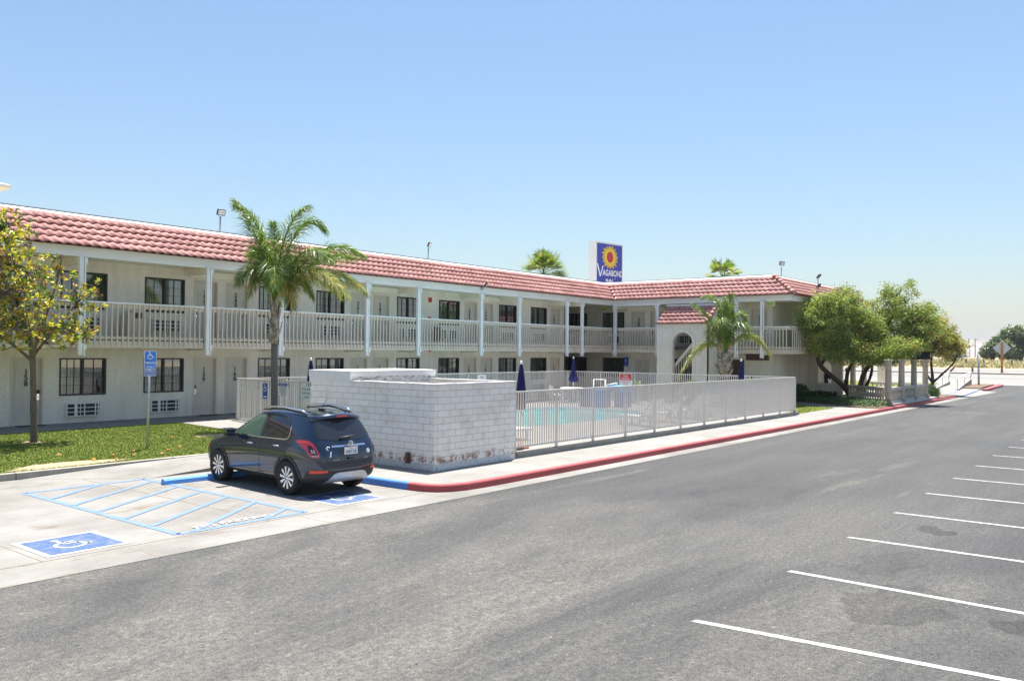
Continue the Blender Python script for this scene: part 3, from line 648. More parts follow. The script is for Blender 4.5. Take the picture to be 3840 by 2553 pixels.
def door(f, u0, u1, z0, z1, num=None, side=1, parent=None, handle=True):
    mb = MB(); t = .055
    for a, b, c, d in ((u0, u1, z1-t, z1), (u0, u0+t, z0, z1-t), (u1-t, u1, z0, z1-t)): f.box(mb, a, b, -.12, .018, c, d, 'taupe_paint')
    f.box(mb, u0+t, u1-t, -.14, -.10, z0, z1-t, 'door_paint')
    a0, a1 = u0+t+.10, u1-t-.10
    for i in range(3):
        for j in range(8):
            ua = a0+(a1-a0)*i/3+.025; ub = a0+(a1-a0)*(i+1)/3-.025; za = z0+.16+(z1-t-z0-.3)*j/8+.03; zb = z0+.16+(z1-t-z0-.3)*(j+1)/8-.03
            f.box(mb, ua, ub, -.10, -.092, za, zb, 'door_paint')
    o = mb.build('door', parent or motel)
    if num:
        n = MB(); u = (u0+u1)/2; F = f.flat(n, u, -.088, 0)
        for k, ch in enumerate(num): F.text(ch, 0, z0+1.60-k*.185, .23, 'black_ink', .03, h=.006)
        n.build('door_number', o)
    if handle:
        h = MB(); u = (u1-t-.07) if side > 0 else (u0+t+.07)
        f.box(h, u-.04, u+.04, -.092, -.07, z0+.98, z0+1.10, 'black_metal'); f.box(h, u-.035, u+.035, -.092, -.075, z0+.78, z0+.975, 'chrome')
        f.box(h, u-.02, u+.02, -.075, -.03, z0+.86, z0+.885, 'chrome'); f.box(h, min(u, u-side*.12), max(u, u-side*.12), -.045, -.03, z0+.86, z0+.885, 'chrome'); h.build('door_handle', o)
# --- main wing openings, module 7.45 m
holesL, holesU, doorsL, doorsU, wins = [], [], [], [], []
num = {-1: ('57', '58'), 0: ('59', '60'), 1: ('61', '62'), 2: ('63', '64'), 3: ('65', None)}
for k in range(-1, 4):
    b = 14.97+7.45*k
    for fl, z in ((0, ZG), (1, ZF1)):
        for j, u in enumerate((b, b+4.64)):
            if k == 3 and j == 1: continue
            if u < 7: pass
            wins.append((FM, u, u+1.5, z+.885, z+2.10, fl, k, j))
        for j, u in enumerate((b+1.90, b+3.21)):
            n_ = num[k][j]
            if n_ is None: continue
            (doorsU if fl else doorsL).append((FM, u-.02, u+.95, z, z+2.13, ('2' if fl else '1')+n_, 1 if j == 1 or fl == 0 and k == -1 else -1))
hm = [(w_[1], w_[2], w_[3], w_[4]) for w_ in wins]+[(d[1], d[2], d[3], d[4]) for d in doorsL+doorsU]
wall_holes(FM, 2, 40.6, ZG-.3, ZS+.02, hm, 'stucco').build('wall', motel)
for i, (f, a, b, c, d, fl, k, j) in enumerate(wins):
    window(f, a, b, c, d, ((2, 2), (3, 2), (2, 2))[i % 3], 2 if (i*7) % 5 in (0, 2) else 1)
    ac(f, a+(.22 if j == 0 else .18), c-.685)
for f, a, b, c, d, n_, s_ in doorsL+doorsU: door(f, a, b, c, d, n_, s_)
# door mats, bell buttons
for f, a, b, c, d, n_, s_ in doorsL:
    m = MB(); f.box(m, a+.1, b-.1, .12, .52, c+.003, c+.018, 'mat_dark'); tag(m.build('doormat'), 'dark doormat at the foot of the ground floor door numbered '+n_, 'doormat', 'doormats at the ground floor doors')
# return wall of the breezeway, back wall
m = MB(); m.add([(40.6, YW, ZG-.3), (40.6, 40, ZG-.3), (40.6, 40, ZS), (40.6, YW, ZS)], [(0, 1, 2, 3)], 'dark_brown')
m.add([(45.29, 40, ZG-.3), (40.6, 40, ZG-.3), (40.6, 40, ZS), (45.29, 40, ZS)], [(0, 1, 2, 3)], 'stucco')
m.add([(2, YW, ZG-.3), (2, 40, ZG-.3), (2, 40, 7.1), (2, YW, 7.1)], [(0, 3, 2, 1)], 'stucco'); m.add([(2, 40, 0), (58, 40, 0), (58, 40, 7.1), (2, 40, 7.1)], [(0, 3, 2, 1)], 'stucco')
m.build('breezeway_wall', motel)
# --- side wing wall (faces -X), u = y
wh = [(26.86, 28.41, ZG+.885, ZG+2.10), (26.86, 28.41, ZF1+.885, ZF1+2.10), (29.62, 31.25, ZG+.885, ZG+2.10), (29.62, 31.25, ZF1+.885, ZF1+2.10),
      (21.9, 23.4, ZF1+.885, ZF1+2.10), (19.35, 20.75, ZF1+.885, ZF1+2.10), (21.9, 23.4, ZG+.885, ZG+2.10)]
dh = [(25.38, 26.36, ZF1, ZF1+2.13, '268', -1), (24.05, 25.03, ZF1, ZF1+2.13, '269', 1), (17.70, 18.66, ZF1, ZF1+2.13, '270', -1), (25.05, 26.1, ZG, ZG+2.05, None, 1), (18.98, 19.98, ZG, ZG+2.10, None, 1)]
wall_holes(FW, 17.42, 40, ZG-.3, ZS+.02, wh+[(d[0], d[1], d[2], d[3]) for d in dh], 'stucco').build('wall', motel)
for i, (a, b, c, d) in enumerate(wh):
    window(FW, a, b, c, d, (2, 2), 1)
    if i not in (0, 2): ac(FW, a+.2, c-.685)
for i, (a, b, c, d, n_, s_) in enumerate(dh):
    if i < 3: door(FW, a, b, c, d, n_, s_)
    elif i == 3:
        mb = MB(); FW.box(mb, a, b, -.1, -.06, c, d, 'door_paint')
        for u in (a, b-.03): FW.box(mb, u, u+.03, -.06, .01, c, d, 'trim_light')
        for z in (c, c+.95, d-.03): FW.box(mb, a+.03, b-.03, -.06, .008, z, z+.03, 'trim_light')
        FW.box(mb, (a+b)/2-.01, (a+b)/2+.01, -.06, .006, c+.03, d-.03, 'trim_light'); mb.build('utility_door', motel)
    else:
        mb = MB(); FW.box(mb, a, b, -.13, -.09, c, d, 'dark_brown'); FW.box(mb, a, a+.05, -.09, .015, c, d, 'taupe_paint'); FW.box(mb, b-.05, b, -.09, .015, c, d, 'taupe_paint'); mb.build('service_door', motel)
# end wall of the wing (faces -Y)
m = MB(); m.add([(45.29, 17.42, 0), (57, 17.42, 0), (57, 17.42, ZS+.02), (45.29, 17.42, ZS+.02)], [(0, 1, 2, 3)], 'stucco')
m.add([(57, 17.42, 0), (57, 40, 0), (57, 40, ZS+.02), (57, 17.42, ZS+.02)], [(0, 1, 2, 3)], 'stucco'); m.build('end_wall', motel)
# --- balcony slab, soffit
m = MB()
m.box(2, 43.985+1.3, YB+.08, YW-.002, 3.06, ZF1, 'deck_grey'); m.box(XB+.08, XW-.002, 16.03, YB+.078, 3.06, ZF1, 'deck_grey'); m.box(XW-.002, 57, 16.03, 17.418, 3.06, ZF1, 'deck_grey')
m.box(40.602, 45.288, YW, 39.99, 3.06, ZF1, 'deck_grey'); m.build('balcony_floor', motel)
m = MB(); m.box(2, XW, YB+.03, YW+.05, ZS, ZS+.03, 'soffit_paint'); m.box(XB+.03, XW+.03, 15.98, YB+.028, ZS, ZS+.03, 'soffit_paint'); m.box(XW+.03, 58, 15.98, 17.5, ZS, ZS+.03, 'soffit_paint')
m.box(40.6, 45.32, YW+.05, 40, ZS, ZS+.03, 'soffit_paint'); m.build('soffit', motel)
# --- railings
def railing(p0, p1, z0=2.87, sp=.182):
    p0, p1 = Vector((*p0, 0)), Vector((*p1, 0)); d = (p1-p0); L = d.length; d.normalize(); nrm = Vector((d.y, -d.x, 0))  # outward
    mb = MB(); mid = (p0+p1)/2
    def bd(zc, h, off, th, mat='taupe_paint'): c = mid+nrm*off; mb.obox((c.x, c.y, zc), d, nrm, (0, 0, 1), L/2, th/2, h/2, mat)
    bd(z0+.115, .23, 0, .04); bd(z0+.325, .10, 0, .035); bd(4.235, .15, 0, .04); 
    n = int(L/sp); s0 = (L-(n-1)*sp)/2
    for i in range(n):
        c = p0+d*(s0+i*sp)+nrm*.040; mb.obox((c.x, c.y, (z0+.07+4.29)/2), d, nrm, (0, 0, 1), .024, .0185, (4.29-z0-.07)/2, 'taupe_paint')
    o = mb.build('balcony_railing', motel)
    c = MB(); V = []; nn = max(4, int(L/.25))
    for i in range(nn+1):
        q = p0+d*(L*i/nn); wob = .012*math.sin(i*1.1+p0.x)+.008*math.sin(i*2.7)
        for off, z in ((-.05, 4.312), (-.05, 4.345), (.075+wob, 4.345), (.080+wob, 4.300-abs(wob)*.6)): e = q+nrm*off; V.append((e.x, e.y, z))
    c.add(V, [(i*4+k, (i+1)*4+k, (i+1)*4+k+1, i*4+k+1) for i in range(nn) for k in range(3)], 'white_paint'); c.build('rail_cap', o)
posts = [b+o_ for b in (14.97+7.45*k for k in range(-2, 4)) for o_ in (1.59, 4.66)][:-1]+[40.44]
posts = [p for p in posts if p > 3]
pw = .11
xs = [2]+posts+[XB-.0]
for i, (a, b) in enumerate(zip(xs, xs[1:])):
    railing((a+(pw if i else 0), YB+.02), (b-(pw if i < len(xs)-2 else .14), YB+.02))
wposts = [26.67, 23.78, 18.97, 17.51]
ysr = [YB]+wposts+[15.97]
for i, (a, b) in enumerate(zip(ysr, ysr[1:])):
    if i == 0: continue
    a_, b_ = a-pw, b+(pw if i < len(ysr)-2 else 0)
    if i == 2:      # the stair tower stands in front of part of this bay
        railing((XB+.02, 23.67), (XB+.02, 23.16)); railing((XB+.02, 20.04), (XB+.02, 19.08)); continue
    railing((XB+.02, a_), (XB+.02, b_))
railing((XB+.10, 15.99), (51.2, 15.99), sp=.30); railing((51.2, 15.99), (57, 15.99), sp=.30)
# --- posts with downspouts, cross beams, door headers
def post(f, u, bottom=2.64, spout=1):
    fo = lambda d: d
    mb = MB(); D = 1.296
    f.box(mb, u-.06, u+.06, D-.02, D+.10, bottom, 5.715, 'white_paint'); o = mb.build('balcony_post', motel)
    s_ = 1 if f is FM else spout
    d = MB(); a, b = (u+.095, u+.145) if s_ > 0 else (u-.145, u-.095)
    f.box(d, a, b, D+.03, D+.08, bottom-.03, 5.60, 'white_paint')
    for z in (5.48, bottom+.16): f.box(d, a-.02, b+.03, D+.01, D+.12, z, z+.20, 'white_paint')
    d.build('downspout', o)
    e = MB(); f.box(e, u-.06, u+.06, .003, D-.022, 5.50, 5.738, 'soffit_paint'); e.build('cross_beam', o)
    e = MB(); f.box(e, u-.06, u+.06, .003, D-.10, 2.80, 3.058, 'soffit_paint'); e.build('cross_beam', o)
for p in posts: post(FM, p)
for p in wposts: post(FW, p, spout=1 if p > 20 else -1)
for k in range(-2, 4):
    b = 14.97+7.45*k; a0, a1 = b+1.59+.072, b+4.66-.072
    if k == 3: a1 = 40.44-.072
    if a0 < 3: a0 = 3
    m = MB(); FM.box(m, a0, a1, .003, .12, 5.46, 5.715, 'soffit_paint'); m.build('door_header', motel)
    m = MB(); FM.box(m, a0, a1, .003, .12, 2.76, 3.055, 'soffit_paint'); m.build('door_header', motel)
for a_, b_, c_, d_, mt in ((23.86, 26.59, 5.46, 5.715, 'soffit_paint'), (23.86, 26.59, 2.76, 3.055, 'soffit_paint'), (17.59, 18.89, 2.5, 3.055, 'dark_brown')):  # last header: beam in shade, its shade put into the dark brown
    m = MB(); FW.box(m, a_, b_, .003, .12, c_, d_, mt); m.build('door_header', motel)
# --- fascia
m = MB(); m.box(2, XB+.05, YB-.005, YB+.04, 5.715, 6.035, 'white_paint'); m.box(XB-.005, XB+.04, 15.935, YB-.006, 5.715, 6.035, 'white_paint'); m.box(XB+.041, 58, 15.935, 15.98, 5.715, 6.035, 'white_paint')
m.build('fascia', motel)
m = MB(); m.box(XB-.085, XB-.006, 23.6, 26.8, 5.66, 5.77, 'white_paint'); m.build('gutter', motel)
# --- tile mansard
def tile_slope(o, e, up, rise, L, s0=(0, 0), s1=(0, 0), rows=5, pitch=.30, name='roof_slope', parent=None, top=None):
    """o: eave start; e: unit along eave; up: horizontal run vector (eave to top); rise; s limits (at t=0, t=1)"""
    o, e, up = Vector(o), Vector(e), Vector(up); run = up.length; sl = Vector((up.x, up.y, rise)); nrm = e.cross(sl).normalized()
    if nrm.z < 0: nrm = -nrm
    mb = MB(); seg = 8; N = int(L/pitch)+2; du = pitch/seg
    def prof(s_):   # S tile: barrel and pan
        q = (s_/pitch) % 1.0
        return .036*math.sin(math.pi*q/.62) if q < .62 else -.016*math.sin(math.pi*(q-.62)/.38)
    lo = lambda t: s0[0]+(s0[1]-s0[0])*t
    hi = lambda t: L+s1[0]+(s1[1]-s1[0])*t
    V = []; F = []; E = []
    for r in range(rows):
        t0, t1 = r/rows, (r+1)/rows+.02
        tm = (t0+t1)/2; k0 = int(lo(tm)/du)-1; k1 = int(hi(tm)/du)+2; base = len(V); jit = random.uniform(-.01, .01)
        cols = 0
        for k in range(k0, k1):
            ss = k*du
            for t, lift in ((t0-.012, .0), (t0-.012, .05), (t1, .004)):
                s_ = min(max(ss, lo(t)), hi(t)); V.append(o+e*s_+sl*t+nrm*(prof(ss)+lift+.01+(jit if lift == .05 else 0)))
            cols += 1
        for k in range(cols-1):
            a = base+k*3; F.append((a+1, a+4, a+5, a+2)); E.append((a, a+3, a+4, a+1))
    mb.add(V, F, 'clay_tile', True); nV = len(mb.v); mb.v += []; 
    k = mb.m('tile_edge')
    for f in E: mb.f.append(f); mb.mi.append(k); mb.sm.append(False)
    # closing underlay
    mb.add([o+e*lo(0)-nrm*.0, o+e*hi(0), o+e*hi(1)+sl, o+e*lo(1)+sl], [(0, 1, 2, 3)], 'tile_edge')
    ob = mb.build(name, parent or motel); return ob
EAZ, TOPZ = 6.03, 7.17
yE, yT = YB-.27, 28.35; xE, xT = XB-.27, XB+1.5+.05
runM = yT-yE
tile_slope((2, yE, EAZ), (1, 0, 0), (0, runM, 0), TOPZ-EAZ, xE-2, s1=(0, xT-xE))
yEnd, yEndT = 15.66, 17.45
tile_slope((xE, yE, EAZ), (0, -1, 0), (xT-xE, 0, 0), TOPZ-EAZ, yE-yEnd, s0=(0, -(yT-yE)), s1=(0, -(yEndT-yEnd)))
tile_slope((xE, yEnd, EAZ), (1, 0, 0), (0, yEndT-yEnd, 0), TOPZ-EAZ, 14.6, s0=(0, xT-xE), s1=(0, -1.8))
tile_slope((xE+14.6, yEnd, EAZ), (0, 1, 0), (-1.8, 0, 0), TOPZ-EAZ, 24, s0=(0, yEndT-yEnd))
def ridge_caps(a, b, n, parent=None):
    a, b = Vector(a), Vector(b); mb = MB(); d = (b-a)/n
    for i in range(n):
        p = a+d*i; mb.tube([p-d*.08+Vector((0, 0, .035)), p+d*1.0+Vector((0, 0, .0))], [.13, .105], 'clay_tile', 12)
    mb.build('ridge_cap', parent or motel)
ridge_caps((xE, yEnd, EAZ+.06), (xT, yEndT, TOPZ+.06), 7); ridge_caps((xE+14.6, yEnd, EAZ+.06), (xE+12.8, yEndT, TOPZ+.06), 7)
m = MB()   # white cap along the top edge and the grey parapet behind it
zz = TOPZ+.015; zc = TOPZ+.10
for A1, A2, B2, B1 in (((2, yT-.05), (xT-.05, yT-.05), (xT+.10, yT+.10), (2, yT+.10)), ((xT-.05, yT-.05), (xT-.05, yEndT-.05), (xT+.10, yEndT+.10), (xT+.10, yT+.10)), ((xT-.05, yEndT-.05), (xE+12.8, yEndT-.05), (xE+12.8, yEndT+.10), (xT+.10, yEndT+.10))):
    m.add([(*A1, zz), (*A2, zz), (*B2, zc), (*B1, zc), (*A1, zz-.06), (*A2, zz-.06), (*B2, zc-.12), (*B1, zc-.12)], [(0, 1, 2, 3), (4, 5, 1, 0), (3, 2, 6, 7)], 'roof_cap')
m.box(2, xT+.3, yT+.16, yT+.26, TOPZ-.02, TOPZ+.16, 'roof_edge_grey'); m.box(xT+.16, xT+.26, yEndT+.27, yT+.159, TOPZ-.02, TOPZ+.15, 'roof_edge_grey'); m.box(xT+.16, xE+12.8, yEndT+.16, yEndT+.26, TOPZ-.02, TOPZ+.15, 'roof_edge_grey')
m.build('roof_cap', motel)
m = MB(); m.box(2, 56.5, yT+.27, 40, 7.0, 7.1, 'flat_roof'); m.box(xT+.27, 56.5, yEndT+.27, yT+.269, 7.0, 7.1, 'flat_roof'); m.build('flat_roof', motel)
# --- stair tower with arch
def arch_wall(mb, P, u0, u1, z0, z1, a0, a1, zb, zs, th, mat, n=18):
    """P(u,d,z); wall with an arched opening a0..a1, sill zb, spring zs"""
    c, r = (a0+a1)/2, (a1-a0)/2; arc = [(c-r*math.cos(math.pi*k/n), zs+r*math.sin(math.pi*k/n)) for k in range(n+1)]
    def quad(p, d, fl=False): mb.add([P(a, d, b) for a, b in p], [tuple(range(len(p)))], mat)
    for d in (0, -th):
        quad([(u0, z0), (a0, z0), (a0, z1), (u0, z1)], d); quad([(a1, z0), (u1, z0), (u1, z1), (a1, z1)], d)
        if zb > z0: quad([(a0, z0), (a1, z0), (a1, zb), (a0, zb)], d)
        for (xa, za), (xb, zb_) in zip(arc, arc[1:]): quad([(xa, za), (xb, zb_), (xb, z1), (xa, z1)], d)
        
    rim = [(a0, zb)]+arc+[(a1, zb)]
    for (xa, za), (xb, zb_) in zip(rim, rim[1:]): mb.add([P(xa, 0, za), P(xb, 0, zb_), P(xb, -th, zb_), P(xa, -th, za)], [(0, 1, 2, 3)], mat)
    mb.add([P(a0, 0, zb), P(a1, 0, zb), P(a1, -th, zb), P(a0, -th, zb)], [(0, 1, 2, 3)], mat)
    for u in (u0, u1): mb.add([P(u, 0, z0), P(u, -th, z0), P(u, -th, z1), P(u, 0, z1)], [(0, 1, 2, 3)], mat)
    mb.add([P(u0, 0, z1), P(u1, 0, z1), P(u1, -th, z1), P(u0, -th, z1)], [(0, 1, 2, 3)], mat)
def arch_trim(mb, P, a0, a1, zb, zs, w_, d, mat, sill=False, n=18):
    c, r = (a0+a1)/2, (a1-a0)/2
    inn = [(a0, zb)]+[(c-r*math.cos(math.pi*k/n), zs+r*math.sin(math.pi*k/n)) for k in range(n+1)]+[(a1, zb)]
    R_ = r+w_; out = [(a0-w_, zb)]+[(c-R_*math.cos(math.pi*k/n), zs+R_*math.sin(math.pi*k/n)) for k in range(n+1)]+[(a1+w_, zb)]
    for i in range(len(inn)-1):
        a, b, c2, d2 = inn[i], inn[i+1], out[i+1], out[i]
        mb.add([P(p[0], d, p[1]) for p in (a, b, c2, d2)], [(0, 1, 2, 3)], mat); mb.add([P(d2[0], 0, d2[1]), P(c2[0], 0, c2[1]), P(c2[0], d, c2[1]), P(d2[0], d, d2[1])], [(0, 1, 2, 3)], mat)
        mb.add([P(a[0], 0, a[1]), P(b[0], 0, b[1]), P(b[0], d, b[1]), P(a[0], d, a[1])], [(0, 1, 2, 3)], mat)
    if sill:
        for (za, zb_) in ((zb-w_, zb),): mb.add([P(a0-w_, 0, za), P(a1+w_, 0, za), P(a1+w_, 0, zb_), P(a0-w_, 0, zb_), P(a0-w_, d, za), P(a1+w_, d, za), P(a1+w_, d, zb_), P(a0-w_, d, zb_)], [(4, 5, 6, 7), (0, 1, 5, 4), (3, 2, 6, 7), (0, 4, 7, 3), (1, 5, 6, 2)], mat)
XT_ = 42.66; TY0, TY1 = 20.06, 23.14
PT = lambda u, d, z: (XT_-d, u, z)
m = MB(); arch_wall(m, PT, TY0, TY1, .1, 4.50, 20.94, 22.13, .1, 3.425, .2, 'stucco')
m.add([(XT_, TY0, .1), (43.98, TY0, .1), (43.98, TY0, 5.55), (XT_, TY0, 4.48)], [(0, 1, 2, 3)], 'stucco'); m.add([(XT_, TY1, .1), (43.98, TY1, .1), (43.98, TY1, 5.55), (XT_, TY1, 4.48)], [(0, 3, 2, 1)], 'stucco')
m.add([(XT_+.19, TY0+.15, .1), (43.98, TY0+.15, .1), (43.98, TY0+.15, 4.5), (XT_+.19, TY0+.15, 4.5)], [(0, 1, 2, 3)], 'stucco')
tw = m.build('stair_tower', motel)
m = MB(); arch_trim(m, PT, 20.94, 22.13, .3, 3.425, .19, .035, 'stucco'); m.build('arch_trim', tw)
tile_slope((42.55, 23.17, 4.50), (0, -1, 0), (1.43, 0, 0), 1.06, 3.13, rows=5, name='tower_roof', parent=tw)
ridge_caps((42.55, 20.05, 4.55), (43.95, 20.05, 5.60), 5, parent=tw)
m = MB(); m.box(43.84, 43.98, TY0-.05, TY1+.05, 5.56, 5.66, 'roof_cap'); m.build('flashing', tw)
m = MB()                                    # stair flight rising towards -Y behind the arch
ya, yb, za, zb = 23.0, 20.35, .42, 3.25
for i in range(16):
    y = ya-(ya-yb)*i/16; z = za+(zb-za)*(i+1)/16; m.box(42.95, 43.9, y-(ya-yb)/16-.02, y, z-.05, z, 'taupe_paint')
m.build('stair_flight', tw)
m = MB(); m.tube([(42.93, 22.22, 2.15), (42.93, 20.5, 4.05)], .035, 'trim_light', 6)
m.obox((42.93, 21.36, 2.98), (0, -1.72, 1.9), (1, 0, 0), (0, 1.9, 1.72), 1.28, .02, .06, 'taupe_paint')
for i in range(12): y = 22.2-i*.155; zt = 2.15+(22.22-y)*1.1; m.box(42.915, 42.945, y-.02, y+.02, zt-.95, zt-.02, 'taupe_paint')
m.box(42.90, 42.96, 22.12, 22.16, .4, 2.2, 'taupe_paint')
m.build('stair_railing', tw)
# small fittings on the walls
def wallsign(f, u, z, w_, h, name, label, cat, draw, d=.012):
    mb = MB(); f.box(mb, u-w_/2, u+w_/2, .002, d, z-h/2, z+h/2, 'white_sign'); F = f.flat(mb, u, d, z); draw(F, w_, h); return tag(mb.build(name), label, cat)
def exitd(F, w_, h): F.rect(-w_/2+.01, -h/2+.01, w_/2-.01, h/2-.01, 'exit_yellow', .001); F.text('EXIT', 0, -h*.26, h*.75, 'exit_green', .02, .8)
m = MB(); F = Flat(m, (44.55, 27.9, 5.58), (0, -1, 0), (0, 0, 1)); m.box(44.551, 44.60, 27.72, 28.08, 5.44, 5.738, 'exit_yellow'); F.text('EXIT', 0, -.10, .2, 'exit_green', .02, .8); tag(m.build('exit_sign'), 'yellow EXIT sign hanging from the upper balcony soffit at the inner corner of the motel', 'exit sign')
m = MB(); m.box(44.0, 44.05, 17.0-.2, 17.0+.2, 5.44, 5.714, 'exit_yellow'); F = Flat(m, (43.999, 17.0, 5.58), (0, -1, 0), (0, 0, 1)); F.text('EXIT', 0, -.09, .2, 'exit_green', .02, .8); tag(m.build('exit_sign'), 'yellow EXIT sign under the fascia beside the post at the outer end of the balcony', 'exit sign')
for i, (u, z, l) in enumerate(((28.95+.27, ZF1+2.05, 'small red fire alarm bell high on the upper stucco wall'), (28.95+.27, ZG+2.5, 'small red fire alarm bell on the lower stucco wall under the balcony'))):
    m = MB(); FM.box(m, u-.09, u+.09, .003, .07, z-.1, z+.12, 'red_sign'); m.lathe((u, YW-.07, z), [(.07, 0), (.07, -.03), (.02, -.045)], 'red_sign', 14, 'Y'); tag(m.build('fire_alarm'), l, 'fire alarm')
m = MB(); FM.box(m, 29.12, 29.28, .003, .06, ZF1+1.02, ZF1+1.24, 'red_sign'); tag(m.build('fire_alarm_pull'), 'small red alarm pull box at shoulder height on the upper wall', 'alarm box')
m = MB(); FM.box(m, 29.45, 29.80, .003, .19, ZF1+.1, ZF1+.78, 'dark_brown'); FM.box(m, 29.50, 29.75, .191, .195, ZF1+.14, ZF1+.74, 'black_plastic'); tag(m.build('extinguisher_cabinet'), 'dark extinguisher cabinet on the upper wall behind the balusters', 'cabinet')
m = MB(); m.tube([(45.16, 18.56, 1.05), (45.16, 18.56, 1.52)], .075, 'red_sign', 12); m.tube([(45.16, 18.56, 1.52), (45.16, 18.56, 1.62)], [.04, .02], 'black_metal', 8); m.tube([(45.12, 18.5, 1.6), (45.07, 18.45, 1.3)], .012, 'black_metal', 6)
m.box(45.24, 45.287, 18.50, 18.62, 1.0, 1.66, 'white_sign'); tag(m.build('fire_extinguisher'), 'red fire extinguisher on the ground floor wall near the right end of the motel', 'fire extinguisher')
# --- far neighbour roof tip at the left edge, trash can on the balcony
nb = thing('neighbour_building', (10, 48, 0), 'pale building behind the motel with only a roof corner showing at the left edge', 'building')
m = MB(); m.box(2, 16.0, 45.5, 58, 0, 10.6, 'stucco'); m.build('wall', nb)
m = MB(); m.add([(1, 44.6, 10.6), (16.9, 44.6, 10.6), (16.9, 59, 10.6), (1, 59, 10.6), (1, 44.6, 10.85), (16.9, 44.6, 10.75), (16.9, 59, 10.75), (1, 59, 10.85), (1, 52, 12.6), (13, 52, 12.6)], [(0, 1, 5, 4), (1, 2, 6, 5), (2, 3, 7, 6), (4, 5, 9, 8), (5, 6, 9), (6, 7, 8, 9), (0, 3, 2, 1), (3, 0, 4, 8, 7)], 'soffit_paint'); m.build('roof', nb)
m = MB(); FM.box(m, 14.0, 14.62, .25, .80, ZF1+.003, ZF1+.62, 'taupe_paint')
V = []; 
for k in range(11):
    t = math.pi*k/10; V += [(14.31-.31*math.cos(t), YW-.25, ZF1+.62+.28*math.sin(t)), (14.31-.31*math.cos(t), YW-.80, ZF1+.62+.28*math.sin(t))]
m.add(V, [(2*i, 2*i+1, 2*i+3, 2*i+2) for i in range(10)]+[tuple(range(0, 22, 2)), tuple(range(21, 0, -2))], 'taupe_paint'); m.box(14.16, 14.46, YW-.806, YW-.801, ZF1+.62, ZF1+.80, 'dark_brown')
tag(m.build('trash_can'), 'grey round-topped trash can standing on the upper balcony behind the balusters', 'trash can')
# ================================================================ POOL FENCE
fence = thing('pool_fence', (27, 19, .28), 'light grey metal picket fence around the swimming pool', 'fence')
T = 1.85
def fence_run(p0, p1, n, gate=None, plates=True):
    p0, p1 = Vector((*p0, 0)), Vector((*p1, 0)); d = (p1-p0).normalized(); L = (p1-p0).length; nr = Vector((d.y, -d.x, 0)); step = L/n
    for i in range(n+1):
        if gate is not None and i == gate: pass
        q = p0+d*step*i; m = MB(); m.obox((q.x, q.y, (.28+T-.03)/2), d, nr, (0, 0, 1), .032, .032, (T-.03-.28)/2, 'fence_paint'); m.box(q.x-.07, q.x+.07, q.y-.07, q.y+.07, .281, .29, 'fence_paint'); m.build('fence_post', fence)
    for i in range(n):
        a = p0+d*(step*i+.034); b = p0+d*(step*(i+1)-.034); c = (a+b)/2; l = (b-a).length; m = MB()
        m.obox((c.x, c.y, .405), d, nr, (0, 0, 1), l/2, .018, .025, 'fence_paint')
        k = int(l/.105)
        for j in range(1, k):
            q = a+d*(l*j/k); m.obox((q.x, q.y, (.43+T-.045)/2), d, nr, (0, 0, 1), .0155, .0155, (T-.045-.43)/2, 'fence_paint')
        g = gate is not None and i == gate
        if g:
            for q in (a, b): m.obox((q.x, q.y, 1.1), d, nr, (0, 0, 1), .02, .02, .68, 'fence_paint')
        m.build('fence_gate' if g else 'fence_panel', fence)
    m = MB(); c = (p0+p1)/2; m.obox((c.x, c.y, T-.022), d, nr, (0, 0, 1), L/2+.03, .032, .022, 'fence_paint'); m.build('fence_rail', fence)
fence_run((17.1, 13.38), (37.55, 13.38), 11)
fence_run((37.55, 13.45), (37.55, 25.72), 6)
fence_run((37.48, 25.78), (17.17, 25.78), 10)
fence_run((17.1, 25.72), (17.1, 13.45), 7, gate=2)
for g_ in [o for o in fence.children if o.name.startswith('fence_gate')]:
    m = MB(); yg = 25.72-(25.72-13.45)/7*3+.10
    m.box(17.05, 17.09, yg, yg+.25, 1.05, 1.16, 'black_metal'); m.box(17.03, 17.05, yg+.09, yg+.16, .95, 1.26, 'black_metal')
    for s_ in (-1, 1): m.tube([(17.03, yg+.125+s_*.11, 1.02), (17.03, yg+.125+s_*.14, 1.10), (17.03, yg+.125+s_*.11, 1.2), (17.03, yg+.125, 1.22)], .012, 'black_metal', 6)
    m.box(17.04, 17.085, yg-.07, yg-.0, 1.2, 1.5, 'black_metal')
    m.build('gate_latch', g_)
# signs hung on the fence.  Left run faces -X: viewer right is -Y
def fsign(o, u, w_, h, name, label, draw, base='white_sign'):
    m = MB(); F = Flat(m, o, u, (0, 0, 1)); F.rrect(-w_/2, -h/2, w_/2, h/2, .02, base, .004); F.rrect(-w_/2, -h/2, w_/2, h/2, .02, 'sign_back', -.004)
    P = rr(-w_/2, -h/2, w_/2, h/2, .02); n = len(P); m.add([F.P(p, -.004) for p in P]+[F.P(p, .004) for p in P], [(i, (i+1) % n, n+(i+1) % n, n+i) for i in range(n)], base)
    draw(F, w_, h); return tag(m.build(name), label, 'sign')
def d_ada(F, w_, h): F.rrect(-w_/2+.012, -h/2+.012, w_/2-.012, h/2-.012, .02, 'navy_sign', .006); F.isa(0, .10, .26, 'white_sign', .008); F.line((-.09, -.19), (.05, -.19), .035, 'white_sign', .008); F.poly([(.03, -.24), (.10, -.19), (.03, -.14)], 'white_sign', .008)
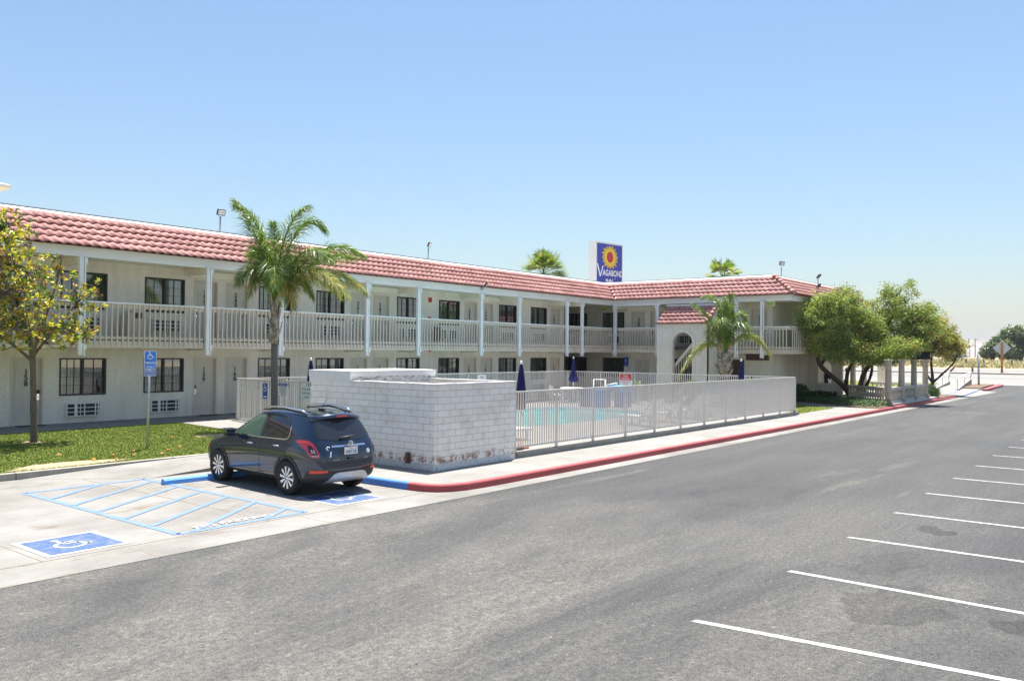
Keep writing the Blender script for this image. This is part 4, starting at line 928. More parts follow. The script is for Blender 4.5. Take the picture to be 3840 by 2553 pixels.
def d_notice(F, w_, h):
    F.rect(-w_/2+.015, h/2-.105, w_/2-.015, h/2-.015, 'navy_sign', .006); F.text('NOTICE', 0, h/2-.09, .085, 'white_sign', .01, h=.008)
    for k in range(6):
        y = h/2-.15-k*.058; wd = (.17, .17, .165, .17, .15, .09)[k]
        x = -wd
        while x < wd: l = random.uniform(.02, .045); F.rect(x, y, min(x+l, wd), y+.018, 'grey_ink', .006); x += l+.010
def d_gate(F, w_, h): F.text('POOL AREA', 0, .09, .095, 'black_ink', .008, .82, h=.006); F.text('KEEP GATE', 0, -.035, .095, 'black_ink', .008, .82, h=.006); F.text('CLOSED', 0, -.16, .095, 'black_ink', .008, .82, h=.006)
def d_dive(F, w_, h):
    F.rect(-w_/2+.02, -.005, w_/2-.02, h/2-.02, 'red_sign', .006); F.text('NO', 0, .155, .14, 'white_sign', .012, 1.25, h=.008); F.text('DIVING', 0, .025, .135, 'white_sign', .012, 1.12, h=.008)
    F.text('SHALLOW', 0, -.115, .10, 'red_sign', .004, 1.2, h=.008); F.text('POOL', 0, -.235, .10, 'red_sign', .004, 1.2, h=.008)
def d_faint(F, w_, h):
    for y, a in ((.05, .22), (-.06, .30)):
        x = -a
        while x < a: l = random.uniform(.03, .06); F.rect(x, y, x+l, y+.022, 'sign_back', .006); x += l+.02
def d_red(F, w_, h):
    for y, a in ((.10, .13), (.0, .05), (-.10, .11)):
        x = -a
        while x < a: l = .03; F.rect(x, y-.02, x+l, y+.03, 'red_sign', .006); x += l+.012
fsign((17.055, 24.05, 1.46), (0, -1, 0), .30, .56, 'access_sign', 'blue wheelchair symbol sign with a white arrow on the left side of the pool fence', d_ada)
fsign((17.055, 23.08, 1.56), (0, -1, 0), .50, .42, 'notice_sign', 'white NOTICE sign with a blue header on the pool fence left of the palm trunk', d_notice)
fsign((17.055, 21.85, 1.48), (0, -1, 0), .56, .44, 'gate_sign', 'white POOL AREA KEEP GATE CLOSED sign on the gate behind the palm trunk', d_gate)
fsign((37.50, 22.12, 1.45), (0, -1, 0), .72, .66, 'no_diving_sign', 'red and white NO DIVING SHALLOW POOL sign on the far pool fence', d_dive)
fsign((24.0, 25.73, 1.56), (1, 0, 0), .98, .44, 'pool_rule_sign', 'wide pale sign with faded lines on the back pool fence beside the enclosure roof', d_faint)
fsign((30.3, 25.73, 1.54), (1, 0, 0), .62, .42, 'pool_rule_sign', 'small white sign with faint red words on the back pool fence', d_red)
m = MB(); m.box(45.24, 45.287, 26.53, 26.84, 2.02, 2.57, 'navy_sign'); F = Flat(m, (45.239, 26.685, 2.3), (0, -1, 0), (0, 0, 1)); F.isa(0, .07, .26, 'white_sign'); F.text('ROOM', 0, -.21, .07, 'white_sign', .005)
tag(m.build('access_sign'), 'blue wheelchair symbol sign on the shaded wall beside the dark lower window', 'sign')
# accessible parking sign on its post
sg = thing('parking_sign', (11.52, 21.375, .22), 'blue wheelchair PARKING ONLY sign on a galvanized pole in the lawn', 'sign')
m = MB(); m.tube([(11.50, 21.375, .2), (11.535, 21.375, 2.78)], .030, 'galvanized', 10); m.build('pole', sg)
m = MB(); u = (.98, -.2, 0); F = Flat(m, (11.53, 21.335, 2.56), u, (0, 0, 1)); F.rrect(-.155, -.25, .155, .24, .03, 'white_sign', .0); F.rrect(-.155, -.25, .155, .24, .03, 'sign_back', -.003); F.rrect(-.143, -.238, .143, .228, .025, 'blue_sign', .002)
F.isa(-.0, .115, .22, 'white_sign'); F.text('PARKING', 0, -.105, .095, 'white_sign', .006, .78); F.text('ONLY', 0, -.215, .095, 'white_sign', .006, .85); m.build('sign_panel', sg)
m = MB(); F = Flat(m, (11.53, 21.335, 2.215), u, (0, 0, 1)); F.rrect(-.155, -.08, .155, .08, .02, 'white_sign', .0); F.rrect(-.155, -.08, .155, .08, .02, 'sign_back', -.003); F.rrect(-.145, -.07, .145, .07, .02, 'navy_sign', .002)
F.text('MINIMUM', 0, .012, .055, 'white_sign', .006, 1.0); F.text('FINE $250', 0, -.052, .055, 'white_sign', .006, 1.0); m.build('fine_panel', sg)
# ================================================================ BLOCK ENCLOSURE
enc = thing('block_enclosure', (15.4, 15, .15), 'white painted concrete block enclosure with peeling paint at its foot', 'enclosure')
ex0, ex1, ey0, ey1, zt_ = 13.872, 16.87, 13.185, 17.60, 2.045
def buv(co, no): return ((co.y+.10) if abs(no.x) > .5 else (co.x+.03), co.z-.14-.0762*0)
m = MB(); m.uv = buv
m.box(ex0, ex1, ey0, ey0+.15, .10, 2.08, 'block_wall'); m.box(ex0, ex0+.15, ey0+.151, 16.06, .10, 2.08, 'block_wall'); m.box(ex1-.15, ex1, ey0+.151, 16.06, .10, 2.08, 'block_wall')
m.box(ex0+.004, ex1, 16.072, ey1, .10, 2.05, 'block_wall'); m.build('wall', enc)
m = MB()
n = 8
for i in range(n): a = ex0-.02+(ex1-ex0+.04)*i/n; m.box(a+.004, a+(ex1-ex0+.04)/n-.004, ey0-.025, ey0+.175, 2.083, 2.128+.004*math.sin(i*2.1), 'roof_cap')
for i in range(7): a = ey0+.178+(16.05-ey0-.178)*i/7; b = a+(16.05-ey0-.178)/7; m.box(ex0-.025, ex0+.175, a+.004, b-.004, 2.083, 2.128+.004*math.sin(i*1.7), 'roof_cap'); m.box(ex1-.175, ex1+.025, a+.004, b-.004, 2.083, 2.126, 'roof_cap')
m.build('coping', enc)
m = MB(); m.box(ex0-.03, ex1+.06, 16.03, ey1+.05, 2.31, 2.36, 'enclosure_paint'); m.box(ex0-.03, ex0, 16.03, ey1+.05, 2.19, 2.309, 'enclosure_paint'); m.box(ex0-.015, ex0+.02, 16.04, ey1+.04, 2.045, 2.189, 'enclosure_paint')
m.box(ex0+.001, ex1+.06, 16.03, 16.06, 2.22, 2.309, 'enclosure_paint'); m.box(ex0+.021, ex1+.04, 16.045, 16.07, 2.052, 2.219, 'worn_board'); m.build('shed_roof', enc)
m = MB(); m.tube([(ex0-.002, 14.03, .37), (ex0-.07, 14.03, .37), (ex0-.10, 14.03, .36)], .042, 'rust_post', 10); m.box(ex0-.09, ex0-.001, 13.93, 14.01, .27, .52, 'dark_brown'); m.build('drain_pipe', enc)
# ================================================================ FLOODLIGHTS
def floodlight(x, y, z0, h, face, label, name='roof_floodlight', two=False):
    t = thing(name, (x, y, z0), label, 'floodlight')
    m = MB(); m.tube([(x, y, z0), (x, y, z0+h)], .03, 'galvanized', 8); m.box(x-.12, x+.12, y-.1, y+.1, z0-.02, z0+.03, 'galvanized'); m.tube([(x, y, z0+.5*h), (x-.12, y, z0+.05)], .008, 'galvanized', 5); m.build('pole', t)
    for q in ((0, .55) if two else (0,)):
        f = Vector(face).normalized(); sd_ = f.cross(Vector((0, 0, 1))).normalized(); up = sd_.cross(f).normalized(); c = Vector((x, y, z0+h+.20-q))+f*.06
        m = MB(); m.obox(c, sd_, up, f, .17, .115, .035, 'black_plastic'); m.tube([Vector((x, y, z0+h-q)), Vector((x, y, z0+h-q))+sd_*.1+Vector((0, 0, .05)), c+sd_*.12-up*.1], .013, 'galvanized', 6); m.tube([Vector((x, y, z0+h-q)), Vector((x, y, z0+h-q))-sd_*.1+Vector((0, 0, .05)), c-sd_*.12-up*.1], .013, 'galvanized', 6); o = m.build('lamp_head', t)
        m = MB(); F = Flat(m, c+f*.036, -sd_, up)
        for s_ in (-1, 1): F.rect(-.145, min(0, s_*.095)+.008, .145, max(0, s_*.095)-.008, 'lamp_glass', .002)
        m.build('lens', o)
floodlight(18.54, 29.2, 7.25, .75, (.0, -1, -.35), 'twin-panel floodlight on a short pole on the roof above room 260')
floodlight(30.17, 29.2, 7.25, .72, (.5, -1, -.5), 'floodlight on a short roof pole tilted right, near the middle of the long wing')
floodlight(48, 17.95, 7.2, .75, (-.55, -1, -.15), 'floodlight on a thin pole on the roof beside the hip corner')
floodlight(48.2, 15.9, 6.2, .95, (.9, -1, -.9), 'pair of floodlights stacked on one pole above the right tree', two=True)
t = thing('eave_floodlight', (29.5, YB, 6.03), 'black floodlight mounted on the eave above a balcony post', 'floodlight')
xe_ = ex_ = 32.0
m = MB(); m.box(31.47, 31.57, YB-.08, YB-.006, 5.88, 6.0, 'galvanized'); m.tube([(31.52, YB-.04, 6.0), (31.52, YB-.2, 6.1)], .02, 'galvanized', 6); m.build('bracket', t)
f = Vector((.5, -1, -.6)).normalized(); sd_ = f.cross(Vector((0, 0, 1))).normalized(); up = sd_.cross(f); c = Vector((31.55, YB-.28, 6.12))
m = MB(); m.obox(c, sd_, up, f, .17, .12, .04, 'black_plastic'); m.build('lamp_head', t); m = MB(); F = Flat(m, c+f*.041, -sd_, up); F.rect(-.14, -.09, .14, .09, 'lamp_glass', .002); m.build('lens', t)
# ================================================================ PYLON SIGN
ps = thing('pylon_sign', (57.9, 36.2, 0), 'tall purple-blue motel sign with a yellow sunflower rising behind the roof', 'sign')
A_ = Vector((56.25, 36.0, 0)); B_ = Vector((59.60, 35.55, 0)); U_ = (B_-A_).normalized(); Wd = (B_-A_).length; N_ = Vector((U_.y, -U_.x, 0))
zt2 = 11.69; zb2 = 7.3; th_ = .75
c = (A_+B_)/2-N_*th_/2
m = MB(); m.obox((c.x, c.y, (zt2+zb2)/2), U_, N_, (0, 0, 1), Wd/2, th_/2, (zt2-zb2)/2, 'trim_light'); bx_ = m.build('cabinet', ps)
for s_ in (-1, 1):
    m = MB(); p = c+U_*s_*1.0; m.box(p.x-.15, p.x+.15, p.y-.15, p.y+.15, 0, zb2, 'trim_light'); m.build('pole', ps)
m = MB(); F = Flat(m, A_+N_*.012, U_, (0, 0, 1))
Fx = lambda x, y: (x, y)
F.rect(.12, zb2+.1, Wd-.10, zt2-.13, 'logo_blue', 0)
sc_ = Vector((1.73, 10.52)); nP = 16; pts = []
for k in range(nP*2):
    a = math.pi*2*k/(nP*2)+.05; r = (1.06+.05*math.sin(k*2.3)) if k % 2 == 0 else .80
    pts.append((sc_.x+r*math.cos(a+(.04 if k % 2 == 0 else 0))*1.0, sc_.y+r*math.sin(a)*.94))
for i in range(len(pts)): F.poly([tuple(sc_), pts[i], pts[(i+1) % len(pts)]], 'logo_yellow', .006)
for k in range(nP):
    a = math.pi*2*(2*k)/(nP*2)+.07; d_ = Vector((math.cos(a), math.sin(a)*.94)); q = Vector((-d_.y, d_.x)); b = sc_+d_*.70
    F.poly([b+q*.055, b-q*.055, b+d_*.22], 'logo_red', .012)
F.disc(tuple(sc_), .40, 'logo_red', .012, 32, ry=.45)
F.line((.16, 9.93), (.52, 8.92), .14, 'white_sign', .010); F.line((.52, 8.92), (.86, 9.78), .12, 'white_sign', .012)
F.text('AGABOND', .98-.18, 9.02, .66, 'white_sign', .028, .78, 'L', h=.012); F.text('INN', 1.66, 8.33, .62, 'white_sign', .03, .85, 'C', h=.012)
F.arc((2.38, 8.82), .06, .018, 0, 360, 'white_sign', .012); F.text('R', 2.38, 8.788, .07, 'white_sign', .004, h=.012)
m.build('sign_face', bx_)
# ================================================================ POOL FURNITURE
def umbrella(x, y, zb, zt, fl, label, droop=.0):
    t = thing('closed_umbrella', (x, y, zb), label, 'umbrella', 'closed navy umbrellas around the pool')
    m = MB(); m.tube([(x, y, zb), (x, y, zt-.05)], .022, 'white_plastic', 8); m.build('pole', t)
    m = MB(); m.lathe((x, y, zt), [(.045, -.10), (.03, -.03), (.008, .0)], 'white_plastic', 10); m.build('finial', t)
    m = MB(); m.lathe((x, y, zb), [(.24, 0), (.24, .05), (.05, .09), (.04, .16)], 'terracotta', 16); m.build('base', t)
    m = MB(); V = []; n = 16; lv = [(.035, zt-.07, 0), (.065, zt-.30, .010), (.095, zt-.60, .016), (.118, zt-.90, .02), (fl*.78, zt-1.15, .022), (fl*.66, zt-1.32, .022)]
    for r, z, am in lv:
        for k in range(n*2): a = math.pi*k/n; rr_ = r+(am if k % 2 else -am); V.append((x+rr_*math.cos(a), y+rr_*math.sin(a), z-(.05 if k % 4 == 1 and r > .15 else 0)))
    m.add(V, [(i*2*n+k, i*2*n+(k+1) % (2*n), (i+1)*2*n+(k+1) % (2*n), (i+1)*2*n+k) for i in range(len(lv)-1) for k in range(2*n)], 'navy_cloth'); m.build('canopy', t)
umbrella(17.92, 13.82, .28, 2.64, .17, 'closed navy umbrella standing just inside the near corner of the pool fence')
umbrella(18.2, 23.1, .28, 2.60, .17, 'closed navy umbrella behind the left end of the block enclosure roof')
umbrella(36.8, 24.9, .28, 2.62, .30, 'closed navy umbrella with a flared lower edge over the white table')
umbrella(34.9, 14.8, .28, 2.64, .19, 'closed navy umbrella near the right end of the pool fence')
def chair_proto():
    t = empty('plastic_chair', (0, 0, 0), '', 'chair'); m = MB(); m.box(-.24, .24, -.22, .24, .40, .43, 'white_plastic'); m.build('seat', t)
    m = MB(); V = []
    for k in range(9):
        u = -1+k/4; V += [(u*.24, .22-.07*(1-u*u)+.05, .43), (u*.26, .30+.02, .43+.42*math.sqrt(max(0, 1-(abs(u)**3)))+.02)]
    m.add(V, [(2*i, 2*i+2, 2*i+3, 2*i+1) for i in range(8)], 'white_plastic'); m.add([(v[0], v[1]+.02, v[2]) for v in V], [(2*i, 2*i+1, 2*i+3, 2*i+2) for i in range(8)], 'white_plastic'); m.build('backrest', t)
    for sx in (-1, 1):
        for sy in (-1, 1): m = MB(); m.tube([(sx*.22, sy*.2, .40), (sx*.27, sy*.25, 0)], [.024, .018], 'white_plastic', 6); m.build('leg', t)
        m = MB(); m.tube([(sx*.27, .26, .62), (sx*.28, -.1, .64), (sx*.26, -.24, .60), (sx*.25, -.22, .42)], .02, 'white_plastic', 6); m.build('armrest', t)
    return t
cp = chair_proto(); first = True
for x, y, rz, l in ((34.7, 24.5, 1.2, 'white plastic chair at the left side of the poolside table'), (35.4, 25.0, .5, 'white plastic chair behind the poolside table, nearest the umbrella'), (37.0, 23.6, -2.6, 'white plastic chair in front of the poolside table'),
                    (18.9, 16.8, 1.7, 'white plastic chair near the fence inside the near pool corner'), (20.2, 18.6, 1.3, 'white plastic chair by the left pool edge'), (18.4, 21.3, 1.6, 'white plastic chair behind the gate, left one of the pair'), (18.5, 20.2, 1.6, 'white plastic chair behind the gate, right one of the pair'),
                    (33.4, 15.8, -1.2, 'white plastic chair between the loungers and the right umbrella'), (36.2, 16.6, .4, 'white plastic chair in the far right corner of the pool yard')):
    c = cp if first else copy_tree(cp); first = False
    c.location = (x, y, .281); c.rotation_euler = (0, 0, rz); tag(c, l, 'chair', 'white plastic chairs around the pool')
tb = thing('round_table', (36.1, 24.5, .28), 'round white plastic table under the closed navy umbrella', 'table')
m = MB(); m.lathe((36.1, 24.5, .98), [(.02, 0), (.62, 0), (.64, .02), (.60, .04), (.02, .04)], 'white_plastic', 24); m.build('tabletop', tb)
for k in range(4): a = math.pi/4+k*math.pi/2; m = MB(); m.tube([(36.1+.3*math.cos(a), 24.5+.3*math.sin(a), .98), (36.1+.45*math.cos(a), 24.5+.45*math.sin(a), .281)], .03, 'white_plastic', 8); m.build('leg', tb)
def lounger_proto():
    t = empty('pool_lounger', (0, 0, 0), '', 'lounger')
    m = MB()
    for i in range(10): m.box(-.30, .30, -.95+i*.115, -.95+i*.115+.09, .32, .34, 'white_plastic')
    m.box(-.32, -.28, -.97, .2, .28, .345, 'white_plastic'); m.box(.28, .32, -.97, .2, .28, .345, 'white_plastic'); m.build('seat', t)
    m = MB(); d_ = Vector((0, .55, .62)).normalized()
    for i in range(8): c = Vector((0, .22, .34))+d_*(.06+i*.105); m.obox(c, (1, 0, 0), d_, (0, -.62, .55), .30, .042, .01, 'white_plastic')
    for s_ in (-1, 1): m.obox(Vector((s_*.30, .22, .34))+d_*.42, (1, 0, 0), d_, (0, -.62, .55), .02, .45, .02, 'white_plastic')
    m.build('backrest', t)
    for sx in (-1, 1):
        for y in (-.75, .15): m = MB(); m.box(sx*.29-.025, sx*.29+.025, y-.03, y+.03, 0, .279, 'white_plastic'); m.build('leg', t)
    return t
lpz = lounger_proto(); first = True
for x, y, rz, l in ((26.4, 14.9, 2.9, 'white slatted lounger nearest the middle of the front pool fence'), (28.5, 15.1, 3.3, 'white slatted lounger, second along the front pool fence'), (30.6, 15.2, 2.9, 'white slatted lounger with raised back, third along the front pool fence'), (32.2, 14.7, 3.6, 'white slatted lounger nearest the right umbrella'), (19.0, 15.4, 1.3, 'white slatted lounger behind the near fence corner')):
    c = lpz if first else copy_tree(lpz); first = False
    c.location = (x, y, .281); c.rotation_euler = (0, 0, rz); tag(c, l, 'lounger', 'white loungers on the pool deck')
def hoop(mb, pts, r=.02, mat='galvanized'): mb.tube(pts, r, mat, 8)
for x, y, l in ((22.7, 19.2, 'curved steel grab rail at the near left pool edge'), (23.0, 18.0, 'curved steel grab rail at the near pool corner')):
    m = MB()
    for s_ in (0, .5): hoop(m, [(x-.4, y+s_, .28), (x-.4, y+s_, .9), (x-.25, y+s_, 1.08), (x, y+s_, 1.1), (x+.25, y+s_, .95), (x+.45, y+s_, .6), (x+.5, y+s_, .1)])
    tag(m.build('pool_grab_rail'), l, 'grab rail')
lf = thing('pool_lift', (33.8, 21.4, .28), 'covered pool lift with dark blue cloth covers beside the far pool edge', 'pool lift')
m = MB(); m.box(33.5, 34.2, 21.0, 22.3, .281, 1.10, 'blue_cover'); m.build('cover', lf)
m = MB(); m.box(34.3, 35.0, 20.35, 20.85, .281, 1.0, 'blue_cover'); m.box(34.25, 35.05, 20.3, 21.2, 1.02, 1.28, 'cyan_plastic'); m.build('seat', lf)
m = MB(); hoop(m, [(33.7, 20.9, .3), (33.7, 20.9, 1.35), (34.1, 20.6, 1.42), (34.6, 20.9, 1.35)], .03, 'white_plastic'); m.build('arm', lf)
ld = thing('life_ladder', (36.2, 22.9, .28), 'white and cyan A-frame stand at the far pool deck', 'stand')
m = MB()
for y in (22.6, 23.3): m.tube([(36.2, y, .281), (36.3, y, 1.48)], .025, 'white_plastic', 8)
m.tube([(36.3, 22.6, 1.48), (36.3, 23.3, 1.48)], .025, 'white_plastic', 8); m.tube([(36.25, 22.6, .9), (36.25, 23.3, .9)], .02, 'cyan_plastic', 8); m.build('frame', ld)
# ================================================================ PATIO with columns
def col_mb(x, y, z0, z1, r=.165):
    m = MB(); m.box(x-.24, x+.24, y-.24, y+.24, z0, z0+.16, 'stone')
    m.lathe((x, y, z0+.16), [(r*1.35, 0), (r*1.35, .06), (r*1.08, .10), (r*1.05, .14), (r, (z1-z0)*.4), (r*.9, z1-z0-.42), (r*1.08, z1-z0-.39), (r*1.1, z1-z0-.35), (r*.95, z1-z0-.32), (r*1.3, z1-z0-.23), (r*1.45, z1-z0-.19), (r*1.45, z1-z0-.161)], 'stone', 20); return m
for i, (x, l) in enumerate(((47.8, 'stone column nearest the tree at the patio corner'), (50.55, 'stone column, second along the red kerb'), (53.4, 'stone column, third along the red kerb'), (56.3, 'stone column at the far end of the patio row'))):
    tag(col_mb(x, 12.0, .27 if i else .165, 2.62).build('stone_column'), l, 'column', 'stone columns of the patio')
for x, y, l in ((53.9, 15.6, 'stone column behind the tree trunk, nearest the arched wall'), (57.0, 15.8, 'stone column at the back of the patio right of the leaning trunk')):
    tag(col_mb(x, y, .27, 2.62).build('stone_column'), l, 'column', 'stone columns of the patio')
m = MB(); m.box(58.6, 59.8, 14.9, 15.4, .17, 2.3, 'soffit_paint'); tag(m.build('patio_pier'), 'wide pinkish pier seen through the patio balustrade', 'pier')
pg = thing('pergola', (54, 13.5, 2.63), 'dark pergola roof resting on the stone columns', 'pergola')
m = MB(); m.box(52.5, 56.75, 11.82, 12.2, 2.63, 3.02, 'pergola_dark'); m.build('front_beam', pg)
m = MB(); m.box(53.2, 57.3, 15.45, 15.8, 2.63, 3.02, 'pergola_dark'); m.build('back_beam', pg)
m = MB()
for i in range(13): x = 52.6+i*.36; m.box(x, x+.06, 11.6, 16.0, 3.022, 3.09, 'pergola_dark')
m.build('rafters', pg)
m = MB(); m.lathe((56.0, 12.6, 3.09), [(.05, 0), (.05, .16), (.12, .2), (.11, .3), (.03, .34)], 'sign_back', 12); tag(m.build('roof_vent'), 'small grey vent on the dark pergola', 'vent')
bal_prof = [(.075, 0), (.075, .05), (.045, .09), (.055, .14), (.085, .24), (.075, .34), (.042, .44), (.036, .52), (.06, .56), (.06, .62)]
def balustrade(p0, p1, z0, label):
    t = thing('stone_balustrade', (p0[0], p0[1], z0), label, 'balustrade', 'stone balustrades of the patio')
    p0, p1 = Vector((*p0, 0)), Vector((*p1, 0)); d = (p1-p0).normalized(); L = (p1-p0).length; nr = Vector((-d.y, d.x, 0)); c = (p0+p1)/2
    m = MB(); m.obox((c.x, c.y, z0+.06), d, nr, (0, 0, 1), L/2, .10, .06, 'stone_rail'); m.build('base_rail', t)
    m = MB(); m.obox((c.x, c.y, z0+.80), d, nr, (0, 0, 1), L/2, .11, .05, 'stone_rail'); m.obox((c.x, c.y, z0+.725), d, nr, (0, 0, 1), L/2, .08, .024, 'stone_rail'); m.build('top_rail', t)
    n = max(2, int(L/.24))
    for i in range(n): q = p0+d*(L*(i+.5)/n); m = MB(); m.lathe((q.x, q.y, z0+.12), [(r, h*.94) for r, h in bal_prof], 'stone', 10); m.build('baluster', t)
balustrade((48.02, 12.0), (50.3, 12.0), .272, 'stone balustrade between the first and second column along the kerb')
balustrade((50.8, 12.0), (53.15, 12.0), .272, 'stone balustrade between the second and third column along the kerb')
balustrade((53.65, 12.0), (56.05, 12.0), .272, 'stone balustrade bay farthest along the kerb')
balustrade((48.2, 12.3), (51.0, 15.15), .272, 'stone balustrade running back behind the tree trunks')
balustrade((57.2, 12.4), (57.4, 15.5), .272, 'stone balustrade at the far side of the patio')
sw = thing('arched_wall', (51.26, 16.4, .2), 'stucco garden wall with an arched opening behind the leaning trunk', 'wall')
PS = lambda u, d, z: (51.26-d, u, z)
m = MB(); arch_wall(m, PS, 15.47, 17.42, .1, 3.05, 16.074, 16.869, 1.14, 2.06, .3, 'stucco'); m.build('wall', sw)
m = MB(); arch_trim(m, PS, 16.074, 16.869, 1.14, 2.06, .16, .04, 'stucco', sill=True); m.build('arch_trim', sw)
# ---- two people on the patio
def person(x, y, z0, rz, label, phone=False):
    t = thing('person', (x, y, z0), label, 'person')
    J = {'pel': (0, 0, .95), 'ch': (0, .02, 1.25), 'nk': (0, .03, 1.47), 'hd': (0, -.0, 1.62), 'top': (0, 0, 1.74)}
    E_ = [('pel', 'ch'), ('ch', 'nk'), ('nk', 'hd'), ('hd', 'top')]; Rr = {'pel': .15, 'ch': .16, 'nk': .06, 'hd': .095, 'top': .07}
    for s_, n_ in ((-1, 'l'), (1, 'r')):
        J.update({n_+'hip': (s_*.10, 0, .88), n_+'kn': (s_*.12, -.03, .48), n_+'an': (s_*.12, .02, .09), n_+'to': (s_*.13, -.16, .04), n_+'sh': (s_*.19, .03, 1.40)})
        J.update({n_+'el': (s_*.25, -.04 if phone else .02, 1.12), n_+'wr': ((s_*.12, -.30, 1.28) if phone else (s_*.22, -.14, .92)), n_+'ha': ((s_*.06, -.36, 1.33) if phone else (s_*.20, -.17, .84))})
        E_ += [('pel', n_+'hip'), (n_+'hip', n_+'kn'), (n_+'kn', n_+'an'), (n_+'an', n_+'to'), ('ch', n_+'sh'), (n_+'sh', n_+'el'), (n_+'el', n_+'wr'), (n_+'wr', n_+'ha')]
        Rr.update({n_+'hip': .10, n_+'kn': .065, n_+'an': .045, n_+'to': .04, n_+'sh': .07, n_+'el': .045, n_+'wr': .032, n_+'ha': .035})
    ks = list(J); me = bpy.data.meshes.new('p'); me.from_pydata([J[k] for k in ks], [(ks.index(a), ks.index(b)) for a, b in E_], []); o = bpy.data.objects.new('p', me); col.objects.link(o)
    sk = o.modifiers.new('s', 'SKIN'); o.modifiers.new('u', 'SUBSURF').levels = 2
    for k, v in zip(ks, me.skin_vertices[0].data): v.radius = (Rr[k], Rr[k]*(.72 if k in ('pel', 'ch') else 1)); v.use_root = (k == 'pel')
    dg = bpy.context.evaluated_depsgraph_get(); ev = o.evaluated_get(dg); bm_ = bpy.data.meshes.new_from_object(ev); bpy.data.objects.remove(o)
    M_ = Matrix.Translation((x, y, z0)) @ Matrix.Rotation(rz, 4, 'Z'); bm_.transform(M_)
    for nm in ('dark_cloth', 'skin'): bm_.materials.append(MAT[nm])
    for p in bm_.polygons:
        q = M_.inverted() @ p.center; p.material_index = 1 if (q.z > 1.47 or (phone and q.y < -.2 and q.z > 1.1) or (not phone and q.y < -.1 and .7 < q.z < .95)) else 0; p.use_smooth = True
    b = bpy.data.objects.new('body', bm_); col.objects.link(b); b.parent = t; b.matrix_parent_inverse = parent_inv(t)
    m = MB(); V = M_ @ Vector((0, .015, 1.66)); m.lathe((V.x, V.y, V.z-.1), [(.06, -.02), (.10, .06), (.105, .12), (.08, .18), (.02, .205)], 'hair', 14); m.build('hair', t)
    m = MB()
    for s_ in (-1, 1):   # fingers
        base = Vector(J[('l' if s_ < 0 else 'r')+'ha'])
        for k in range(4): a = M_ @ (base+Vector((0, -.01, .03-.018*k))); b2 = M_ @ (base+Vector((-s_*.03, -.07+.008*abs(k-1.5), .03-.018*k))); c2 = M_ @ (base+Vector((-s_*.055, -.075, .02-.018*k))); m.tube([a, b2, c2], .009, 'skin', 6)
        a = M_ @ (base+Vector((-s_*.01, 0, .04))); b2 = M_ @ (base+Vector((-s_*.03, -.03, .075))); m.tube([a, b2], .010, 'skin', 6)
    m.build('fingers', t)
    m = MB()
    for s_ in (-1, 1): e = M_ @ Vector((s_*.035, -.088, 1.635)); m.lathe((e.x, e.y, e.z-.008), [(.004, 0), (.010, .008), (.004, .016)], 'black_ink', 8)
    e = M_ @ Vector((0, -.10, 1.60)); m.lathe((e.x, e.y, e.z-.02), [(.016, 0), (.012, .03), (.004, .045)], 'skin', 8); m.build('face', t)
    return t
person(54.2, 17.35, .17, R(70), 'person in dark clothes seen through the arched opening, hands raised', True)
person(54.6, 16.2, .27, R(200), 'person in black standing behind the leaning tree trunk', False)
# ================================================================ STREET SIDE
for i, (x0, y0, x1, y1, l) in enumerate(((76.41, 15.55, 90.8, 17.25, 'galvanized handrail on the left side of the ramp to the street'), (76.22, 13.84, 92.8, 15.7, 'galvanized handrail on the right side of the ramp to the street'))):
    t = thing('ramp_handrail', (x0, y0, .05), l, 'handrail', 'handrails of the street ramp')
    p, q = Vector((x0, y0, .05)), Vector((x1, y1, .26)); H_ = Vector((0, 0, .95)); m = MB(); m.tube([p+Vector((0, 0, .55)), p+H_+(p-q).normalized()*.35, p+H_, q+H_, q+H_+(q-p).normalized()*.7, q+Vector((.7, .05, .55)), q+Vector((0, 0, .55))], .045, 'trim_light', 8); m.build('rail', t)
    for s_ in (0, .5, 1): c = p.lerp(q, s_); m = MB(); m.tube([c, c+H_], .035, 'trim_light', 8); m.build('post', t)
    m = MB(); n_ = Vector((-.12, 1, 0))*(.0); V = []
    m.add([(x0, y0-.12, .02), (x0, y0+.12, .02), (x1, y1+.12, .02), (x1, y1-.12, .02), (x0, y0-.12, .10), (x0, y0+.12, .10), (x1, y1+.12, .30 if i == 0 else .52), (x1, y1-.12, .30 if i == 0 else .52)], [(4, 5, 6, 7), (0, 1, 5, 4), (2, 3, 7, 6), (3, 0, 4, 7), (1, 2, 6, 5)], 'curb_concrete'); m.build('ramp_kerb', t)
pz = lambda x, y: (x, y, tz(x))
t = thing('street_sign', (89.98, 14.52, .1), 'grey metal signpost with a narrow sign edge-on by the lot exit', 'sign post')
m = MB(); m.tube([(89.98, 14.52, .1), (89.98, 14.57, 2.95)], .09, 'galvanized', 8); m.build('pole', t); m = MB(); m.box(89.6, 90.2, 14.55, 14.62, 2.4, 2.95, 'sign_back'); m.build('sign_panel', t)
fx = .72; t = thing('diamond_sign', (119.9, 16.8, .75), 'diamond warning sign seen from the back on an orange-brown wooden post', 'sign')
zb_ = .75; m = MB(); m.box(119.78, 120.02, 16.68, 16.92, zb_, 4.55, 'rust_post'); m.build('post', t)
dd = Vector((-.99, -.14, 0)); ss = Vector((.14, -.99, 0)); c0 = Vector((120.15, 16.83, 3.82)); r_ = .98
m = MB(); P_ = [c0+ss*r_, c0+Vector((0, 0, r_)), c0-ss*r_, c0-Vector((0, 0, r_))]; m.add([p for p in P_]+[p-dd*.02 for p in P_], [(0, 1, 2, 3), (4, 7, 6, 5), (0, 4, 5, 1), (1, 5, 6, 2), (2, 6, 7, 3), (3, 7, 4, 0)], 'sign_back'); m.build('sign_panel', t)
